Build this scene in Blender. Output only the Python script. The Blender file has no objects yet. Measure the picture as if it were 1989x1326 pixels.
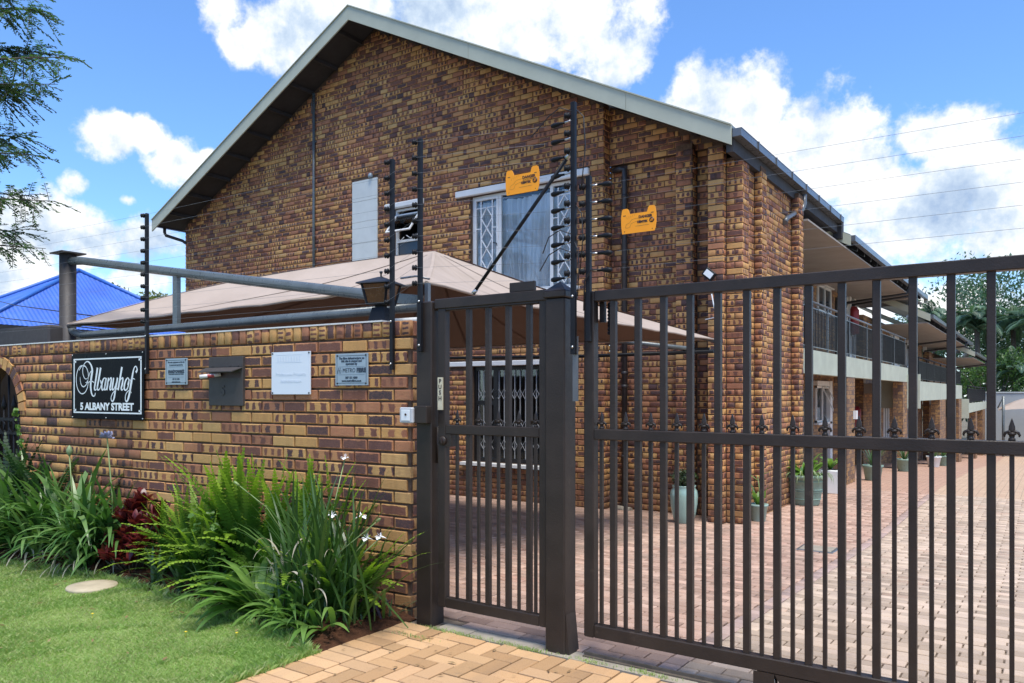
import bpy, bmesh, math, random
import numpy as np
from mathutils import Vector, Matrix
R = math.radians
rnd = random.Random(7)
scene = bpy.context.scene
col = scene.collection

# ------------------------------------------------------------------ camera
cd = bpy.data.cameras.new('camera')
cam = bpy.data.objects.new('camera', cd)
col.objects.link(cam)
cam.location = (0, 0, 1.46)
cam.rotation_euler = (R(90), 0, R(34.52))
cd.sensor_width = 36.0
cd.lens = 27.197
cd.shift_y = 0.0513
cd.clip_start = 0.05
cd.clip_end = 3000
scene.camera = cam

# ------------------------------------------------------------------ exposure
SUN_DIR = Vector((0.30, -0.22, 1.0)).normalized()
SUN_STRENGTH = 2.2
SKY_STRENGTH = 0.093
scene.view_settings.view_transform = 'Standard'
scene.view_settings.look = 'None'
scene.view_settings.gamma = 1.0
scene.view_settings.use_curve_mapping = False
scene.view_settings.exposure = 1.24
scene.render.film_transparent = False

# ------------------------------------------------------------------ node helpers
class NT:
    def __init__(s, nt):
        s.nt = nt; s.n = nt.nodes; s.l = nt.links
    def put(s, sock, v):
        if v is None: return
        if isinstance(v, bpy.types.NodeSocket): s.l.new(v, sock)
        elif isinstance(v, (tuple, list)) and len(v) == 3 and sock.type == 'RGBA': sock.default_value = (*v, 1)
        else: sock.default_value = v
    def math(s, op, a, b=None, c=None, clamp=False):
        n = s.n.new('ShaderNodeMath'); n.operation = op; n.use_clamp = clamp
        for i, v in enumerate((a, b, c)): s.put(n.inputs[i], v)
        return n.outputs[0]
    def vmath(s, op, a, b=None, scale=None):
        n = s.n.new('ShaderNodeVectorMath'); n.operation = op
        s.put(n.inputs[0], a); s.put(n.inputs[1], b)
        if scale is not None: s.put(n.inputs['Scale'], scale)
        return n.outputs['Value'] if op in ('DOT_PRODUCT', 'DISTANCE', 'LENGTH') else n.outputs[0]
    def noise(s, vec, scale, detail=3, rough=0.55, color=False):
        n = s.n.new('ShaderNodeTexNoise')
        s.put(n.inputs['Vector'], vec); n.inputs['Scale'].default_value = scale
        n.inputs['Detail'].default_value = detail; n.inputs['Roughness'].default_value = rough
        return n.outputs[1] if color else n.outputs[0]
    def smooth(s, v, a, b, lo=0.0, hi=1.0):
        n = s.n.new('ShaderNodeMapRange'); n.interpolation_type = 'SMOOTHSTEP'
        s.put(n.inputs[0], v); s.put(n.inputs[1], a); s.put(n.inputs[2], b); s.put(n.inputs[3], lo); s.put(n.inputs[4], hi)
        return n.outputs[0]
    def mix(s, f, a, b, mode='MIX'):
        n = s.n.new('ShaderNodeMix'); n.data_type = 'RGBA'; n.blend_type = mode
        s.put(n.inputs[0], f); s.put(n.inputs[6], a); s.put(n.inputs[7], b)
        return n.outputs[2]
    def ramp(s, f, stops):
        n = s.n.new('ShaderNodeValToRGB'); e = n.color_ramp.elements
        while len(e) < len(stops): e.new(0.5)
        for el, (p, c) in zip(e, stops): el.position = p; el.color = (*c, 1) if len(c) == 3 else c
        s.put(n.inputs[0], f); return n.outputs[0]
    def sep(s, v):
        n = s.n.new('ShaderNodeSeparateXYZ'); s.put(n.inputs[0], v); return n.outputs
    def comb(s, x, y, z):
        n = s.n.new('ShaderNodeCombineXYZ')
        for i, v in enumerate((x, y, z)): s.put(n.inputs[i], v)
        return n.outputs[0]
    def coord(s, which='Object'):
        n = s.n.new('ShaderNodeTexCoord'); return n.outputs[which]
    def attr(s, name):
        n = s.n.new('ShaderNodeAttribute'); n.attribute_name = name; return n
    def bump(s, h, strength=0.3, dist=0.01):
        n = s.n.new('ShaderNodeBump'); n.inputs['Strength'].default_value = strength
        n.inputs['Distance'].default_value = dist; s.put(n.inputs['Height'], h); return n.outputs[0]

# ------------------------------------------------------------------ sky: Nishita + procedural cumulus
world = bpy.data.worlds.new('World'); scene.world = world; world.use_nodes = True
def px_dir(u, v):
    a = R(34.52); r = (u - 994.5) / 1502.6
    return Vector((-math.sin(a) + r * math.cos(a), math.cos(a) + r * math.sin(a), -(v - 765) / 1502.6)).normalized()
def build_world():
    t = NT(world.node_tree); t.n.clear()
    sky = t.n.new('ShaderNodeTexSky'); sky.sky_type = 'NISHITA'; sky.sun_disc = False
    sky.sun_elevation = math.asin(SUN_DIR.z); sky.sun_rotation = math.atan2(SUN_DIR.x, SUN_DIR.y)
    sky.altitude = 1500; sky.air_density = 1.25; sky.dust_density = 0.7; sky.ozone_density = 2.2
    d = t.coord('Generated')
    # cumulus heaps that stand in the sky (direction, size, flatness), more of them come from the noise all around
    heaps = [(560, 60, .085, 1.25), (700, 20, .10, 1.25), (860, 20, .13, 1.35), (1010, 40, .12, 1.3), (1130, 70, .095, 1.2), (1190, 120, .05, 1.3), (430, 10, .045, 1.2), (470, 90, .04, 1.2),
             (1380, 200, .062, 1.0), (1460, 230, .085, 1.1), (1560, 270, .09, 1.15), (1640, 330, .10, 1.3), (1345, 190, .03, 1.0), (1800, 265, .05, 1.1), (1865, 262, .055, 1.1), (1900, 340, .10, 1.3), (1800, 420, .12, 1.4), (1980, 430, .12, 1.5), (1960, 330, .05, 1.2),
             (215, 262, .038, 1.1), (290, 265, .030, 1.0), (340, 312, .042, 1.35), (400, 300, .022, 1.2), (148, 358, .026, 1.05), (245, 388, .026, 1.7), (60, 460, .085, 1.6), (180, 470, .07, 1.5), (270, 470, .06, 1.5), (30, 540, .08, 1.8), (260, 540, .06, 1.6), (1900, 600, .09, 1.9), (1690, 560, .07, 1.8)]
    f = None
    for (u, v, r, k) in heaps:
        c = px_dir(u, v)
        dv = t.vmath('SUBTRACT', d, tuple(c))
        dv = t.vmath('MULTIPLY', dv, (1, 1, k))
        ds = t.vmath('LENGTH', dv)
        g = t.math('MULTIPLY_ADD', ds, -1.0 / r, 1.0 if r > 0.028 else 0.62)
        f = g if f is None else t.math('MAXIMUM', f, g)
    # cloud field everywhere else, flattened towards the horizon
    x, y, z = t.sep(d)
    zz = t.math('ADD', t.math('MAXIMUM', z, 0.0), 0.22)
    flat = t.comb(t.math('DIVIDE', x, zz), t.math('DIVIDE', y, zz), 3.7)
    big = t.noise(flat, 0.75, 2, 0.5)
    fwd = px_dir(994, 500)
    away = t.smooth(t.vmath('DOT_PRODUCT', d, tuple(fwd)), 0.72, 0.55)
    fieldf = t.math('MULTIPLY_ADD', t.math('SUBTRACT', big, 0.52), 5.0, 0.0)
    fieldf = t.math('MULTIPLY', fieldf, away)
    fieldf = t.math('SUBTRACT', fieldf, t.math('MULTIPLY_ADD', away, -1.0, 1.0))
    f = t.math('MAXIMUM', f, fieldf)
    f = t.math('MAXIMUM', f, -1.0)
    n1 = t.noise(d, 7.0, 7, 0.62)
    n2 = t.noise(d, 26.0, 5, 0.6)
    bil = t.math('ADD', t.math('MULTIPLY', t.math('SUBTRACT', n1, 0.5), 2.3), t.math('MULTIPLY', t.math('SUBTRACT', n2, 0.5), 1.1))
    dens = t.math('ADD', f, bil)
    cov = t.smooth(dens, 0.06, 0.50)
    # shading: thick heaps are grey-blue below and inside, bright on top where they face the sun
    n3 = t.noise(t.vmath('ADD', d, (0.012, 0.01, 0.03)), 7.0, 7, 0.62)
    lit = t.math('MULTIPLY_ADD', t.math('SUBTRACT', n1, n3), 3.0, 0.62)
    thick = t.smooth(dens, 0.5, 1.7)
    lit = t.math('SUBTRACT', lit, t.math('MULTIPLY', thick, 0.52), clamp=True)
    ccol = t.ramp(lit, [(0.0, (0.34, 0.46, 0.66)), (0.35, (0.55, 0.66, 0.80)), (0.62, (0.84, 0.88, 0.93)), (1.0, (1.08, 1.06, 1.03))])
    b1 = t.n.new('ShaderNodeBackground'); b1.inputs[1].default_value = SKY_STRENGTH
    tint = t.mix(1.0, sky.outputs[0], (0.66, 0.90, 1.18), 'MULTIPLY')
    t.put(b1.inputs[0], tint)
    b2 = t.n.new('ShaderNodeBackground'); t.put(b2.inputs[0], ccol); b2.inputs[1].default_value = 0.52
    m = t.n.new('ShaderNodeMixShader')
    hz = t.smooth(z, -0.02, 0.20, 0.5, 0.0)
    cov = t.math('MAXIMUM', cov, hz)
    t.put(m.inputs[0], cov); t.l.new(b1.outputs[0], m.inputs[1]); t.l.new(b2.outputs[0], m.inputs[2])
    o = t.n.new('ShaderNodeOutputWorld'); t.l.new(m.outputs[0], o.inputs[0])
    world.cycles.sampling_method = 'MANUAL'; world.cycles.sample_map_resolution = 1024
build_world()
sl = bpy.data.lights.new('sun', 'SUN'); sl.energy = SUN_STRENGTH; sl.angle = R(28); sl.color = (1.0, 0.94, 0.85)
so = bpy.data.objects.new('sun', sl); col.objects.link(so)
so.rotation_euler = SUN_DIR.to_track_quat('Z', 'Y').to_euler(); so.location = (0, 0, 30)

# ------------------------------------------------------------------ materials
MATS = {}
def principled(name):
    m = bpy.data.materials.new(name); m.use_nodes = True
    t = NT(m.node_tree); b = t.n['Principled BSDF']; MATS[name] = m
    return m, t, b
def mat(name, c, rough=0.6, metal=0.0, var=0.15, scale=6.0, bump=0.0, bscale=60.0, dirt=None, spec=0.5, coat=0.0, bdist=0.004):
    """plain paint / metal / plaster with uneven tone, fine relief and optional dirt of its own"""
    m, t, b = principled(name)
    co = t.coord('Object')
    n = t.noise(co, scale, 5, 0.6)
    dark = tuple(x * (1 - var) for x in c); lite = tuple(min(1, x * (1 + var)) for x in c)
    cc = t.ramp(n, [(0.3, dark), (0.7, lite)])
    if dirt:
        n2 = t.noise(co, dirt[1], 6, 0.7)
        cc = t.mix(t.smooth(n2, dirt[2], dirt[2] + 0.18), cc, dirt[0])
    t.put(b.inputs['Base Color'], cc)
    rr = t.math('MULTIPLY_ADD', t.math('SUBTRACT', t.noise(co, scale * 3, 3), 0.5), 0.25, rough)
    t.put(b.inputs['Roughness'], rr)
    b.inputs['Metallic'].default_value = metal
    b.inputs['Specular IOR Level'].default_value = spec
    if coat: b.inputs['Coat Weight'].default_value = coat
    if bump: t.put(b.inputs['Normal'], t.bump(t.noise(co, bscale, 4, 0.6), bump, bdist))
    return m

def brick_material():
    m, t, b = principled('flashed_face_brick')
    a = t.attr('bk'); r, g, bl = t.sep(a.outputs['Color'])
    uv = t.n.new('ShaderNodeUVMap'); u, v, _ = t.sep(uv.outputs[0])
    loc = t.comb(t.math('MULTIPLY', u, 0.222), t.math('MULTIPLY', v, 0.073), t.math('MULTIPLY', g, 37.0))
    loc = t.vmath('ADD', loc, t.comb(t.math('MULTIPLY', g, 91.0), t.math('MULTIPLY', r, 53.0), 0.0))
    nz = t.noise(loc, 22.0, 3, 0.5)
    nf = t.noise(loc, 90.0, 4, 0.65)
    dz = t.math('ADD', t.math('SUBTRACT', nz, 0.5), t.math('MULTIPLY', t.math('SUBTRACT', nf, 0.5), 0.45))
    # two or three kiln "kisses" across each face
    k = t.math('ADD', 2.0, t.math('FLOOR', t.math('MULTIPLY', t.math('FRACT', t.math('MULTIPLY', g, 13.7)), 1.99)))
    ph = t.math('MULTIPLY', g, 1.0)
    arg = t.math('ADD', t.math('MULTIPLY', u, k), t.math('MULTIPLY_ADD', dz, 0.5, ph))
    w = t.math('COSINE', t.math('MULTIPLY', arg, 6.2832))
    vm = t.math('SUBTRACT', 0.5, t.math('ABSOLUTE', t.math('SUBTRACT', v, 0.5)))
    ve = t.math('MULTIPLY_ADD', dz, 0.35, vm)
    um = t.math('SUBTRACT', 0.5, t.math('ABSOLUTE', t.math('SUBTRACT', u, 0.5)))
    ue = t.math('MULTIPLY_ADD', dz, 0.12, t.math('MULTIPLY', um, 2.6))
    spot = t.math('MULTIPLY', t.smooth(t.math('MULTIPLY_ADD', nf, 0.5, w), 0.05, 0.75), t.smooth(ve, 0.04, 0.24))
    frame = t.smooth(t.math('MINIMUM', ve, ue), 0.06, 0.17)
    half = t.smooth(t.math('COSINE', t.math('MULTIPLY_ADD', u, 3.6, t.math('MULTIPLY', g, 6.28))), -0.05, 0.25)
    w_spot = t.ramp(r, [(0.0, (0.0,) * 3), (0.18, (0.15,) * 3), (0.26, (1.0,) * 3), (0.62, (1.0,) * 3), (0.66, (0.0,) * 3)])
    w_frame = t.ramp(r, [(0.62, (0.0,) * 3), (0.66, (1.0,) * 3), (0.86, (1.0,) * 3), (0.88, (0.0,) * 3)])
    w_half = t.ramp(r, [(0.86, (0.0,) * 3), (0.88, (1.0,) * 3)])
    D = t.math('ADD', t.math('ADD', t.math('MULTIPLY', spot, w_spot), t.math('MULTIPLY', frame, w_frame)), t.math('MULTIPLY', half, w_half), clamp=True)
    ochre = t.ramp(bl, [(0.0, (0.62, 0.365, 0.135)), (0.35, (0.59, 0.315, 0.105)), (0.58, (0.55, 0.265, 0.10)), (0.74, (0.42, 0.17, 0.088)), (1.0, (0.33, 0.125, 0.075))])
    dark = t.ramp(t.math('FRACT', t.math('MULTIPLY', g, 7.13)), [(0.0, (0.20, 0.082, 0.052)), (0.35, (0.135, 0.064, 0.052)), (0.7, (0.082, 0.051, 0.053)), (1.0, (0.046, 0.039, 0.046))])
    ochre = t.mix(t.smooth(nf, 0.25, 0.75, 0.0, 0.4), ochre, (0.44, 0.255, 0.11))
    halo = t.mix(t.smooth(D, 0.0, 0.5), ochre, (0.34, 0.135, 0.07))
    c = t.mix(t.math('MULTIPLY', t.smooth(D, 0.25, 1.0), t.smooth(nf, 0.2, 0.65, 0.55, 0.97)), halo, dark)
    geo = t.n.new('ShaderNodeNewGeometry'); pos = geo.outputs['Position']
    wx = t.noise(pos, 0.7, 5, 0.6); st = t.noise(t.vmath('MULTIPLY', pos, (5.0, 5.0, 0.5)), 1.0, 5, 0.65)
    wear = t.math('MULTIPLY', t.smooth(wx, 0.3, 0.7, 0.88, 1.12), t.smooth(st, 0.45, 0.75, 1.0, 0.76))
    c = t.mix(1.0, c, t.comb(wear, wear, wear), 'MULTIPLY')
    c = t.mix(t.smooth(t.noise(pos, 9.0, 5, 0.7), 0.62, 0.78, 0.0, 0.35), c, (0.42, 0.36, 0.28))
    px_, py_, pz_ = t.sep(pos)
    spl = t.smooth(t.math('ADD', pz_, t.math('MULTIPLY', t.noise(pos, 6.0, 4, 0.6), -0.5)), -0.10, 0.16, 0.55, 0.0)
    c = t.mix(spl, c, (0.15, 0.075, 0.045))
    pits = t.smooth(t.noise(loc, 150.0, 4, 0.7), 0.60, 0.70)
    c = t.mix(t.math('MULTIPLY', pits, 0.7), c, (0.06, 0.038, 0.03))
    t.put(b.inputs['Base Color'], c)
    t.put(b.inputs['Roughness'], t.smooth(nz, 0.2, 0.8, 0.62, 0.85))
    b.inputs['Specular IOR Level'].default_value = 0.35
    t.put(b.inputs['Normal'], t.bump(t.math('ADD', nf, t.math('MULTIPLY', pits, -0.8)), 0.7, 0.006))
    return m
brick_material()

def paver_material(name, cols, speck):
    m, t, b = principled(name)
    a = t.attr('bk'); r, g, bl = t.sep(a.outputs['Color'])
    geo = t.n.new('ShaderNodeNewGeometry'); p = geo.outputs['Position']
    base = t.ramp(r, cols)
    n = t.noise(p, 260.0, 2, 0.6)
    c = t.mix(t.smooth(n, 0.35, 0.7, 0.0, 0.6), base, speck)
    c = t.mix(t.smooth(t.noise(p, 420.0, 1, 0.5), 0.62, 0.7, 0.0, 0.55), c, (0.14, 0.09, 0.055))
    st = t.noise(p, 1.1, 5, 0.6)
    c = t.mix(t.smooth(st, 0.55, 0.75, 0.0, 0.35), c, (0.20, 0.155, 0.115))
    c = t.mix(t.smooth(t.noise(p, 5.0, 5, 0.65), 0.56, 0.75, 0.0, 0.4), c, (0.17, 0.13, 0.10))
    ty = t.noise(t.vmath('MULTIPLY', p, (2.6, 0.22, 1.0)), 1.0, 5, 0.6)
    c = t.mix(t.smooth(ty, 0.50, 0.72, 0.0, 0.4), c, (0.19, 0.15, 0.12))
    c = t.mix(t.smooth(t.noise(p, 0.45, 4, 0.6), 0.5, 0.75, 0.0, 0.25), c, (0.50, 0.42, 0.33))
    tv = t.smooth(bl, 0.0, 1.0, 0.78, 1.12); c = t.mix(1.0, c, t.comb(tv, tv, tv), 'MULTIPLY')
    t.put(b.inputs['Base Color'], c); b.inputs['Roughness'].default_value = 0.85
    b.inputs['Specular IOR Level'].default_value = 0.25
    t.put(b.inputs['Normal'], t.bump(n, 0.5, 0.004))
    return m
paver_material('clay_paver_gold', [(0.0, (0.44, 0.25, 0.115)), (0.5, (0.51, 0.31, 0.15)), (0.85, (0.54, 0.34, 0.18)), (1.0, (0.46, 0.225, 0.115))], (0.58, 0.39, 0.22))
paver_material('clay_paver_pink', [(0.0, (0.39, 0.24, 0.175)), (0.5, (0.46, 0.30, 0.225)), (0.85, (0.49, 0.33, 0.25)), (1.0, (0.37, 0.205, 0.15))], (0.51, 0.37, 0.29))
paver_material('clay_paver_cream', [(0.0, (0.43, 0.325, 0.235)), (0.5, (0.50, 0.385, 0.285)), (0.85, (0.53, 0.41, 0.315)), (1.0, (0.44, 0.30, 0.215))], (0.55, 0.44, 0.34))
paver_material('clay_paver_mauve', [(0.0, (0.33, 0.235, 0.21)), (0.5, (0.39, 0.285, 0.25)), (1.0, (0.45, 0.31, 0.245))], (0.43, 0.33, 0.28))

def far_brick_material():
    m, t, b = principled('distant_face_brick')
    geo = t.n.new('ShaderNodeNewGeometry'); p = geo.outputs['Position']; x, y, z = t.sep(p)
    vec = t.comb(t.math('ADD', x, y), z, 0.0)
    br = t.n.new('ShaderNodeTexBrick'); t.put(br.inputs['Vector'], vec)
    br.inputs['Scale'].default_value = 1.0; br.inputs['Brick Width'].default_value = 0.234; br.inputs['Row Height'].default_value = 0.085
    br.inputs['Mortar Size'].default_value = 0.006; br.inputs['Bias'].default_value = -0.1
    br.inputs['Color1'].default_value = (0.40, 0.22, 0.08, 1); br.inputs['Color2'].default_value = (0.12, 0.066, 0.05, 1); br.inputs['Mortar'].default_value = (0.10, 0.07, 0.055, 1)
    n = t.noise(vec, 17.0, 2)
    c = t.mix(t.smooth(n, 0.5, 0.6, 0, 0.8), br.outputs[0], (0.10, 0.06, 0.05))
    t.put(b.inputs['Base Color'], c); b.inputs['Roughness'].default_value = 0.8
    t.put(b.inputs['Normal'], t.bump(br.outputs[1], -0.5, 0.008))
far_brick_material()

def leaf_material(name, c0, c1, c2, rough=0.38, trans=0.3, tip=None):
    """green of its own per leaf, light seeping through"""
    m, t, b = principled(name)
    oi = t.n.new('ShaderNodeObjectInfo')
    a = t.attr('lf'); ar, ag, ab = t.sep(a.outputs['Color'])
    rv = t.math('FRACT', t.math('ADD', oi.outputs['Random'], ar))
    c = t.ramp(rv, [(0.0, c0), (0.5, c1), (1.0, c2)])
    if tip: c = t.mix(t.smooth(ag, 0.55, 1.0, 0.0, 0.8), c, tip)
    n = t.noise(t.coord('Object'), 40.0, 3)
    c = t.mix(t.smooth(n, 0.4, 0.8, 0.0, 0.25), c, tuple(x * 0.5 for x in c0))
    t.put(b.inputs['Base Color'], c); b.inputs['Roughness'].default_value = rough
    b.inputs['Specular IOR Level'].default_value = 0.45
    tr = t.n.new('ShaderNodeBsdfTranslucent'); t.put(tr.inputs[0], t.mix(1.0, c, (1.5, 1.7, 0.8), 'MULTIPLY'))
    mx = t.n.new('ShaderNodeMixShader'); mx.inputs[0].default_value = trans
    t.l.new(b.outputs[0], mx.inputs[1]); t.l.new(tr.outputs[0], mx.inputs[2])
    out = t.n['Material Output']; t.l.new(mx.outputs[0], out.inputs[0])
    return m
leaf_material('agapanthus_leaf', (0.04, 0.11, 0.025), (0.075, 0.17, 0.04), (0.16, 0.27, 0.085), 0.33, 0.25)
leaf_material('iris_leaf', (0.028, 0.075, 0.02), (0.045, 0.11, 0.028), (0.085, 0.16, 0.04), 0.36, 0.22)
leaf_material('lily_leaf', (0.09, 0.19, 0.035), (0.13, 0.25, 0.05), (0.18, 0.31, 0.075), 0.35, 0.3)
leaf_material('fern_leaf', (0.03, 0.085, 0.012), (0.05, 0.13, 0.016), (0.09, 0.19, 0.022), 0.5, 0.35, (0.32, 0.48, 0.04))
leaf_material('dark_fern_leaf', (0.016, 0.048, 0.018), (0.025, 0.065, 0.022), (0.04, 0.09, 0.03), 0.5, 0.25)
leaf_material('red_leaf', (0.06, 0.008, 0.010), (0.11, 0.014, 0.017), (0.17, 0.03, 0.03), 0.3, 0.25)
leaf_material('blue_green_leaf', (0.05, 0.10, 0.05), (0.07, 0.13, 0.06), (0.09, 0.16, 0.075), 0.4, 0.2)
leaf_material('dry_leaf', (0.42, 0.36, 0.24), (0.5, 0.45, 0.34), (0.55, 0.5, 0.4), 0.7, 0.2)
leaf_material('purple_leaf', (0.03, 0.015, 0.03), (0.045, 0.02, 0.04), (0.06, 0.03, 0.055), 0.45, 0.2)
leaf_material('tree_leaf', (0.03, 0.08, 0.025), (0.05, 0.115, 0.035), (0.085, 0.16, 0.05), 0.4, 0.35)
leaf_material('yellow_tree_leaf', (0.10, 0.12, 0.02), (0.15, 0.17, 0.03), (0.21, 0.22, 0.045), 0.5, 0.35)
leaf_material('palm_leaf', (0.05, 0.10, 0.06), (0.08, 0.15, 0.09), (0.14, 0.23, 0.15), 0.4, 0.25)
leaf_material('bush_leaf', (0.05, 0.11, 0.025), (0.075, 0.15, 0.035), (0.11, 0.2, 0.045), 0.5, 0.3)
leaf_material('grass_blade', (0.23, 0.36, 0.095), (0.31, 0.45, 0.125), (0.48, 0.50, 0.25), 0.55, 0.35)
leaf_material('pot_plant_leaf', (0.03, 0.055, 0.025), (0.05, 0.08, 0.035), (0.085, 0.11, 0.05), 0.4, 0.2)
leaf_material('pale_grass_leaf', (0.16, 0.24, 0.10), (0.25, 0.33, 0.17), (0.34, 0.42, 0.25), 0.5, 0.3)

mat('gate_paint', (0.030, 0.022, 0.0175), 0.42, 0.0, 0.28, 5, 0.5, 110, ((0.085, 0.062, 0.045), 9, 0.62), 0.34, 0, 0.003)
mat('black_steel', (0.012, 0.013, 0.016), 0.45, 0.0, 0.2, 12, 0.1, 200, None, 0.2)
mat('black_plastic', (0.009, 0.010, 0.012), 0.5, 0.0, 0.2, 20, 0, 1, None, 0.2)
mat('steel', (0.55, 0.57, 0.58), 0.35, 0.9, 0.15, 20)
mat('grey_tube', (0.115, 0.135, 0.14), 0.3, 0.15, 0.15, 8, 0.05, 120)
mat('brown_post', (0.05, 0.044, 0.042), 0.6, 0.0, 0.15, 8, 0.1, 100)
mat('mortar', (0.115, 0.075, 0.052), 0.9, 0.0, 0.3, 30, 0.6, 180, None, 0.2)
mat('white_cap', (0.72, 0.71, 0.68), 0.7, 0, 0.12, 8, 0.3, 80, ((0.3, 0.27, 0.24), 10, 0.6))
mat('white_paint', (0.74, 0.75, 0.73), 0.5, 0, 0.06, 4, 0.1, 80, ((0.42, 0.41, 0.38), 7, 0.68))
mat('pale_panel', (0.66, 0.69, 0.65), 0.6, 0, 0.07, 3, 0.1, 60)
mat('sage_barge', (0.42, 0.44, 0.345), 0.55, 0, 0.07, 2.5, 0.08, 90, ((0.22, 0.22, 0.17), 5, 0.68))
mat('sage_plaster', (0.43, 0.47, 0.38), 0.8, 0, 0.1, 2.5, 0.35, 60, ((0.28, 0.29, 0.23), 3, 0.64))
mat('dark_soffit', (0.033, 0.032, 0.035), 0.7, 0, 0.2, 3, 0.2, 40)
mat('soffit_board', (0.30, 0.27, 0.24), 0.75, 0, 0.1, 2, 0.1, 30)
mat('roof_metal', (0.22, 0.24, 0.22), 0.45, 0.3, 0.12, 2)
mat('gutter_metal', (0.13, 0.14, 0.15), 0.3, 0.25, 0.12, 5)
mat('gutter_dark', (0.035, 0.035, 0.038), 0.4, 0.1, 0.15, 5)
mat('pipe_brown', (0.036, 0.032, 0.032), 0.45, 0.0, 0.15, 8)
mat('dark_frame', (0.014, 0.014, 0.015), 0.35, 0, 0.2, 8)
mat('trellis_grey', (0.36, 0.37, 0.38), 0.45, 0, 0.08, 8)
mat('trellis_white', (0.86, 0.87, 0.86), 0.45, 0, 0.08, 8)
mat('orange_plastic', (1.0, 0.35, 0.003), 0.5, 0, 0.06, 12, 0.08, 150, ((0.9, 0.36, 0.03), 25, 0.66))
mat('print_black', (0.03, 0.012, 0.01), 0.5, 0, 0.1, 10)
mat('print_faded', (0.46, 0.20, 0.012), 0.5, 0, 0.2, 60)
mat('sign_black', (0.005, 0.007, 0.010), 0.3, 0, 0.2, 3, 0.0, 1, None, 0.05)
mat('sign_white', (0.76, 0.80, 0.80), 0.45, 0, 0.04, 8)
mat('sign_silver', (0.33, 0.41, 0.46), 0.38, 0.25, 0.05, 4)
mat('sign_ink', (0.03, 0.05, 0.075), 0.5, 0, 0.1, 8)
mat('board_white', (0.72, 0.77, 0.82), 0.4, 0, 0.02, 3)
mat('board_faded', (0.655, 0.72, 0.795), 0.45, 0, 0.05, 30)
mat('brass_plate', (0.66, 0.60, 0.42), 0.4, 0.15, 0.08, 20)
mat('keypad_grey', (0.50, 0.52, 0.53), 0.4, 0.1, 0.06, 12)
mat('lamp_amber', (0.13, 0.055, 0.018), 0.25, 0, 0.3, 25, 0.3, 60)
mat('paper_roll', (0.72, 0.68, 0.66), 0.6, 0, 0.1, 30)
mat('paper_red', (0.35, 0.05, 0.05), 0.6, 0, 0.1, 30)
mat('terracotta_soil', (0.085, 0.038, 0.020), 0.95, 0, 0.35, 12, 0.9, 45, ((0.045, 0.02, 0.012), 20, 0.55), 0.15, 0, 0.03)
mat('paving_sand', (0.19, 0.15, 0.112), 0.95, 0, 0.3, 10, 0.5, 120, None, 0.15)
mat('concrete', (0.30, 0.265, 0.21), 0.9, 0, 0.2, 6, 0.5, 70, ((0.19, 0.18, 0.15), 9, 0.55), 0.2)
mat('concrete_tan', (0.42, 0.36, 0.25), 0.9, 0, 0.15, 8, 0.5, 90, ((0.26, 0.21, 0.14), 14, 0.58), 0.2)
mat('lawn_soil', (0.19, 0.23, 0.085), 0.95, 0, 0.35, 3.0, 0.6, 80, ((0.24, 0.20, 0.12), 4, 0.62), 0.15)
mat('earth', (0.16, 0.14, 0.10), 0.95, 0, 0.25, 0.6, 0.3, 10, None, 0.15)
mat('tarmac', (0.05, 0.05, 0.05), 0.9, 0, 0.2, 4, 0.4, 120)
mat('glazed_mint', (0.31, 0.47, 0.405), 0.22, 0, 0.08, 5, 0.0, 1, None, 0.6, 0.3)
mat('mint_plastic', (0.28, 0.40, 0.345), 0.45, 0, 0.08, 6)
mat('sage_resin', (0.22, 0.32, 0.255), 0.55, 0, 0.15, 6, 0.3, 60, ((0.13, 0.18, 0.14), 9, 0.55))
mat('potting_soil', (0.035, 0.024, 0.017), 0.95, 0, 0.3, 30, 0.8, 80)
mat('red_cover', (0.27, 0.018, 0.022), 0.55, 0, 0.15, 4, 0.2, 20)
mat('wall_grey', (0.40, 0.43, 0.43), 0.85, 0, 0.08, 0.8, 0.2, 30, ((0.28, 0.3, 0.3), 0.6, 0.6))
mat('house_wall', (0.50, 0.55, 0.57), 0.8, 0, 0.06, 1, 0.2, 30)
mat('bark', (0.10, 0.08, 0.06), 0.9, 0, 0.3, 12, 0.7, 40)
mat('twig', (0.065, 0.055, 0.035), 0.8, 0, 0.2, 12)
mat('petal_white', (0.82, 0.83, 0.85), 0.5, 0, 0.04, 20)
mat('petal_purple', (0.25, 0.26, 0.38), 0.5, 0, 0.2, 20)
mat('bud_green', (0.20, 0.28, 0.10), 0.45, 0, 0.15, 20)
mat('wire', (0.22, 0.23, 0.24), 0.55, 0.3, 0.1, 5)
mat('cable_black', (0.012, 0.012, 0.014), 0.5)
mat('globe_white', (0.75, 0.75, 0.73), 0.3)
mat('slat_white', (0.34, 0.355, 0.32), 0.6, 0, 0.06, 5)
mat('yellow_petal', (0.8, 0.6, 0.03), 0.5)
def curtain():
    m, t, b = principled('curtain_fabric')
    c = t.ramp(t.noise(t.coord('Object'), 3.0, 3), [(0.3, (0.76, 0.80, 0.84)), (0.7, (0.84, 0.87, 0.90))])
    t.put(b.inputs['Base Color'], c); b.inputs['Roughness'].default_value = 0.9
curtain()
def glass(name, tint, alpha):
    m, t, b = principled(name)
    b.inputs['Base Color'].default_value = (*tint, 1); b.inputs['Roughness'].default_value = 0.04
    b.inputs['Specular IOR Level'].default_value = 0.5
    tr = t.n.new('ShaderNodeBsdfTransparent')
    mx = t.n.new('ShaderNodeMixShader'); mx.inputs[0].default_value = alpha
    t.l.new(tr.outputs[0], mx.inputs[1]); t.l.new(b.outputs[0], mx.inputs[2])
    t.l.new(mx.outputs[0], t.n['Material Output'].inputs[0])
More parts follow.
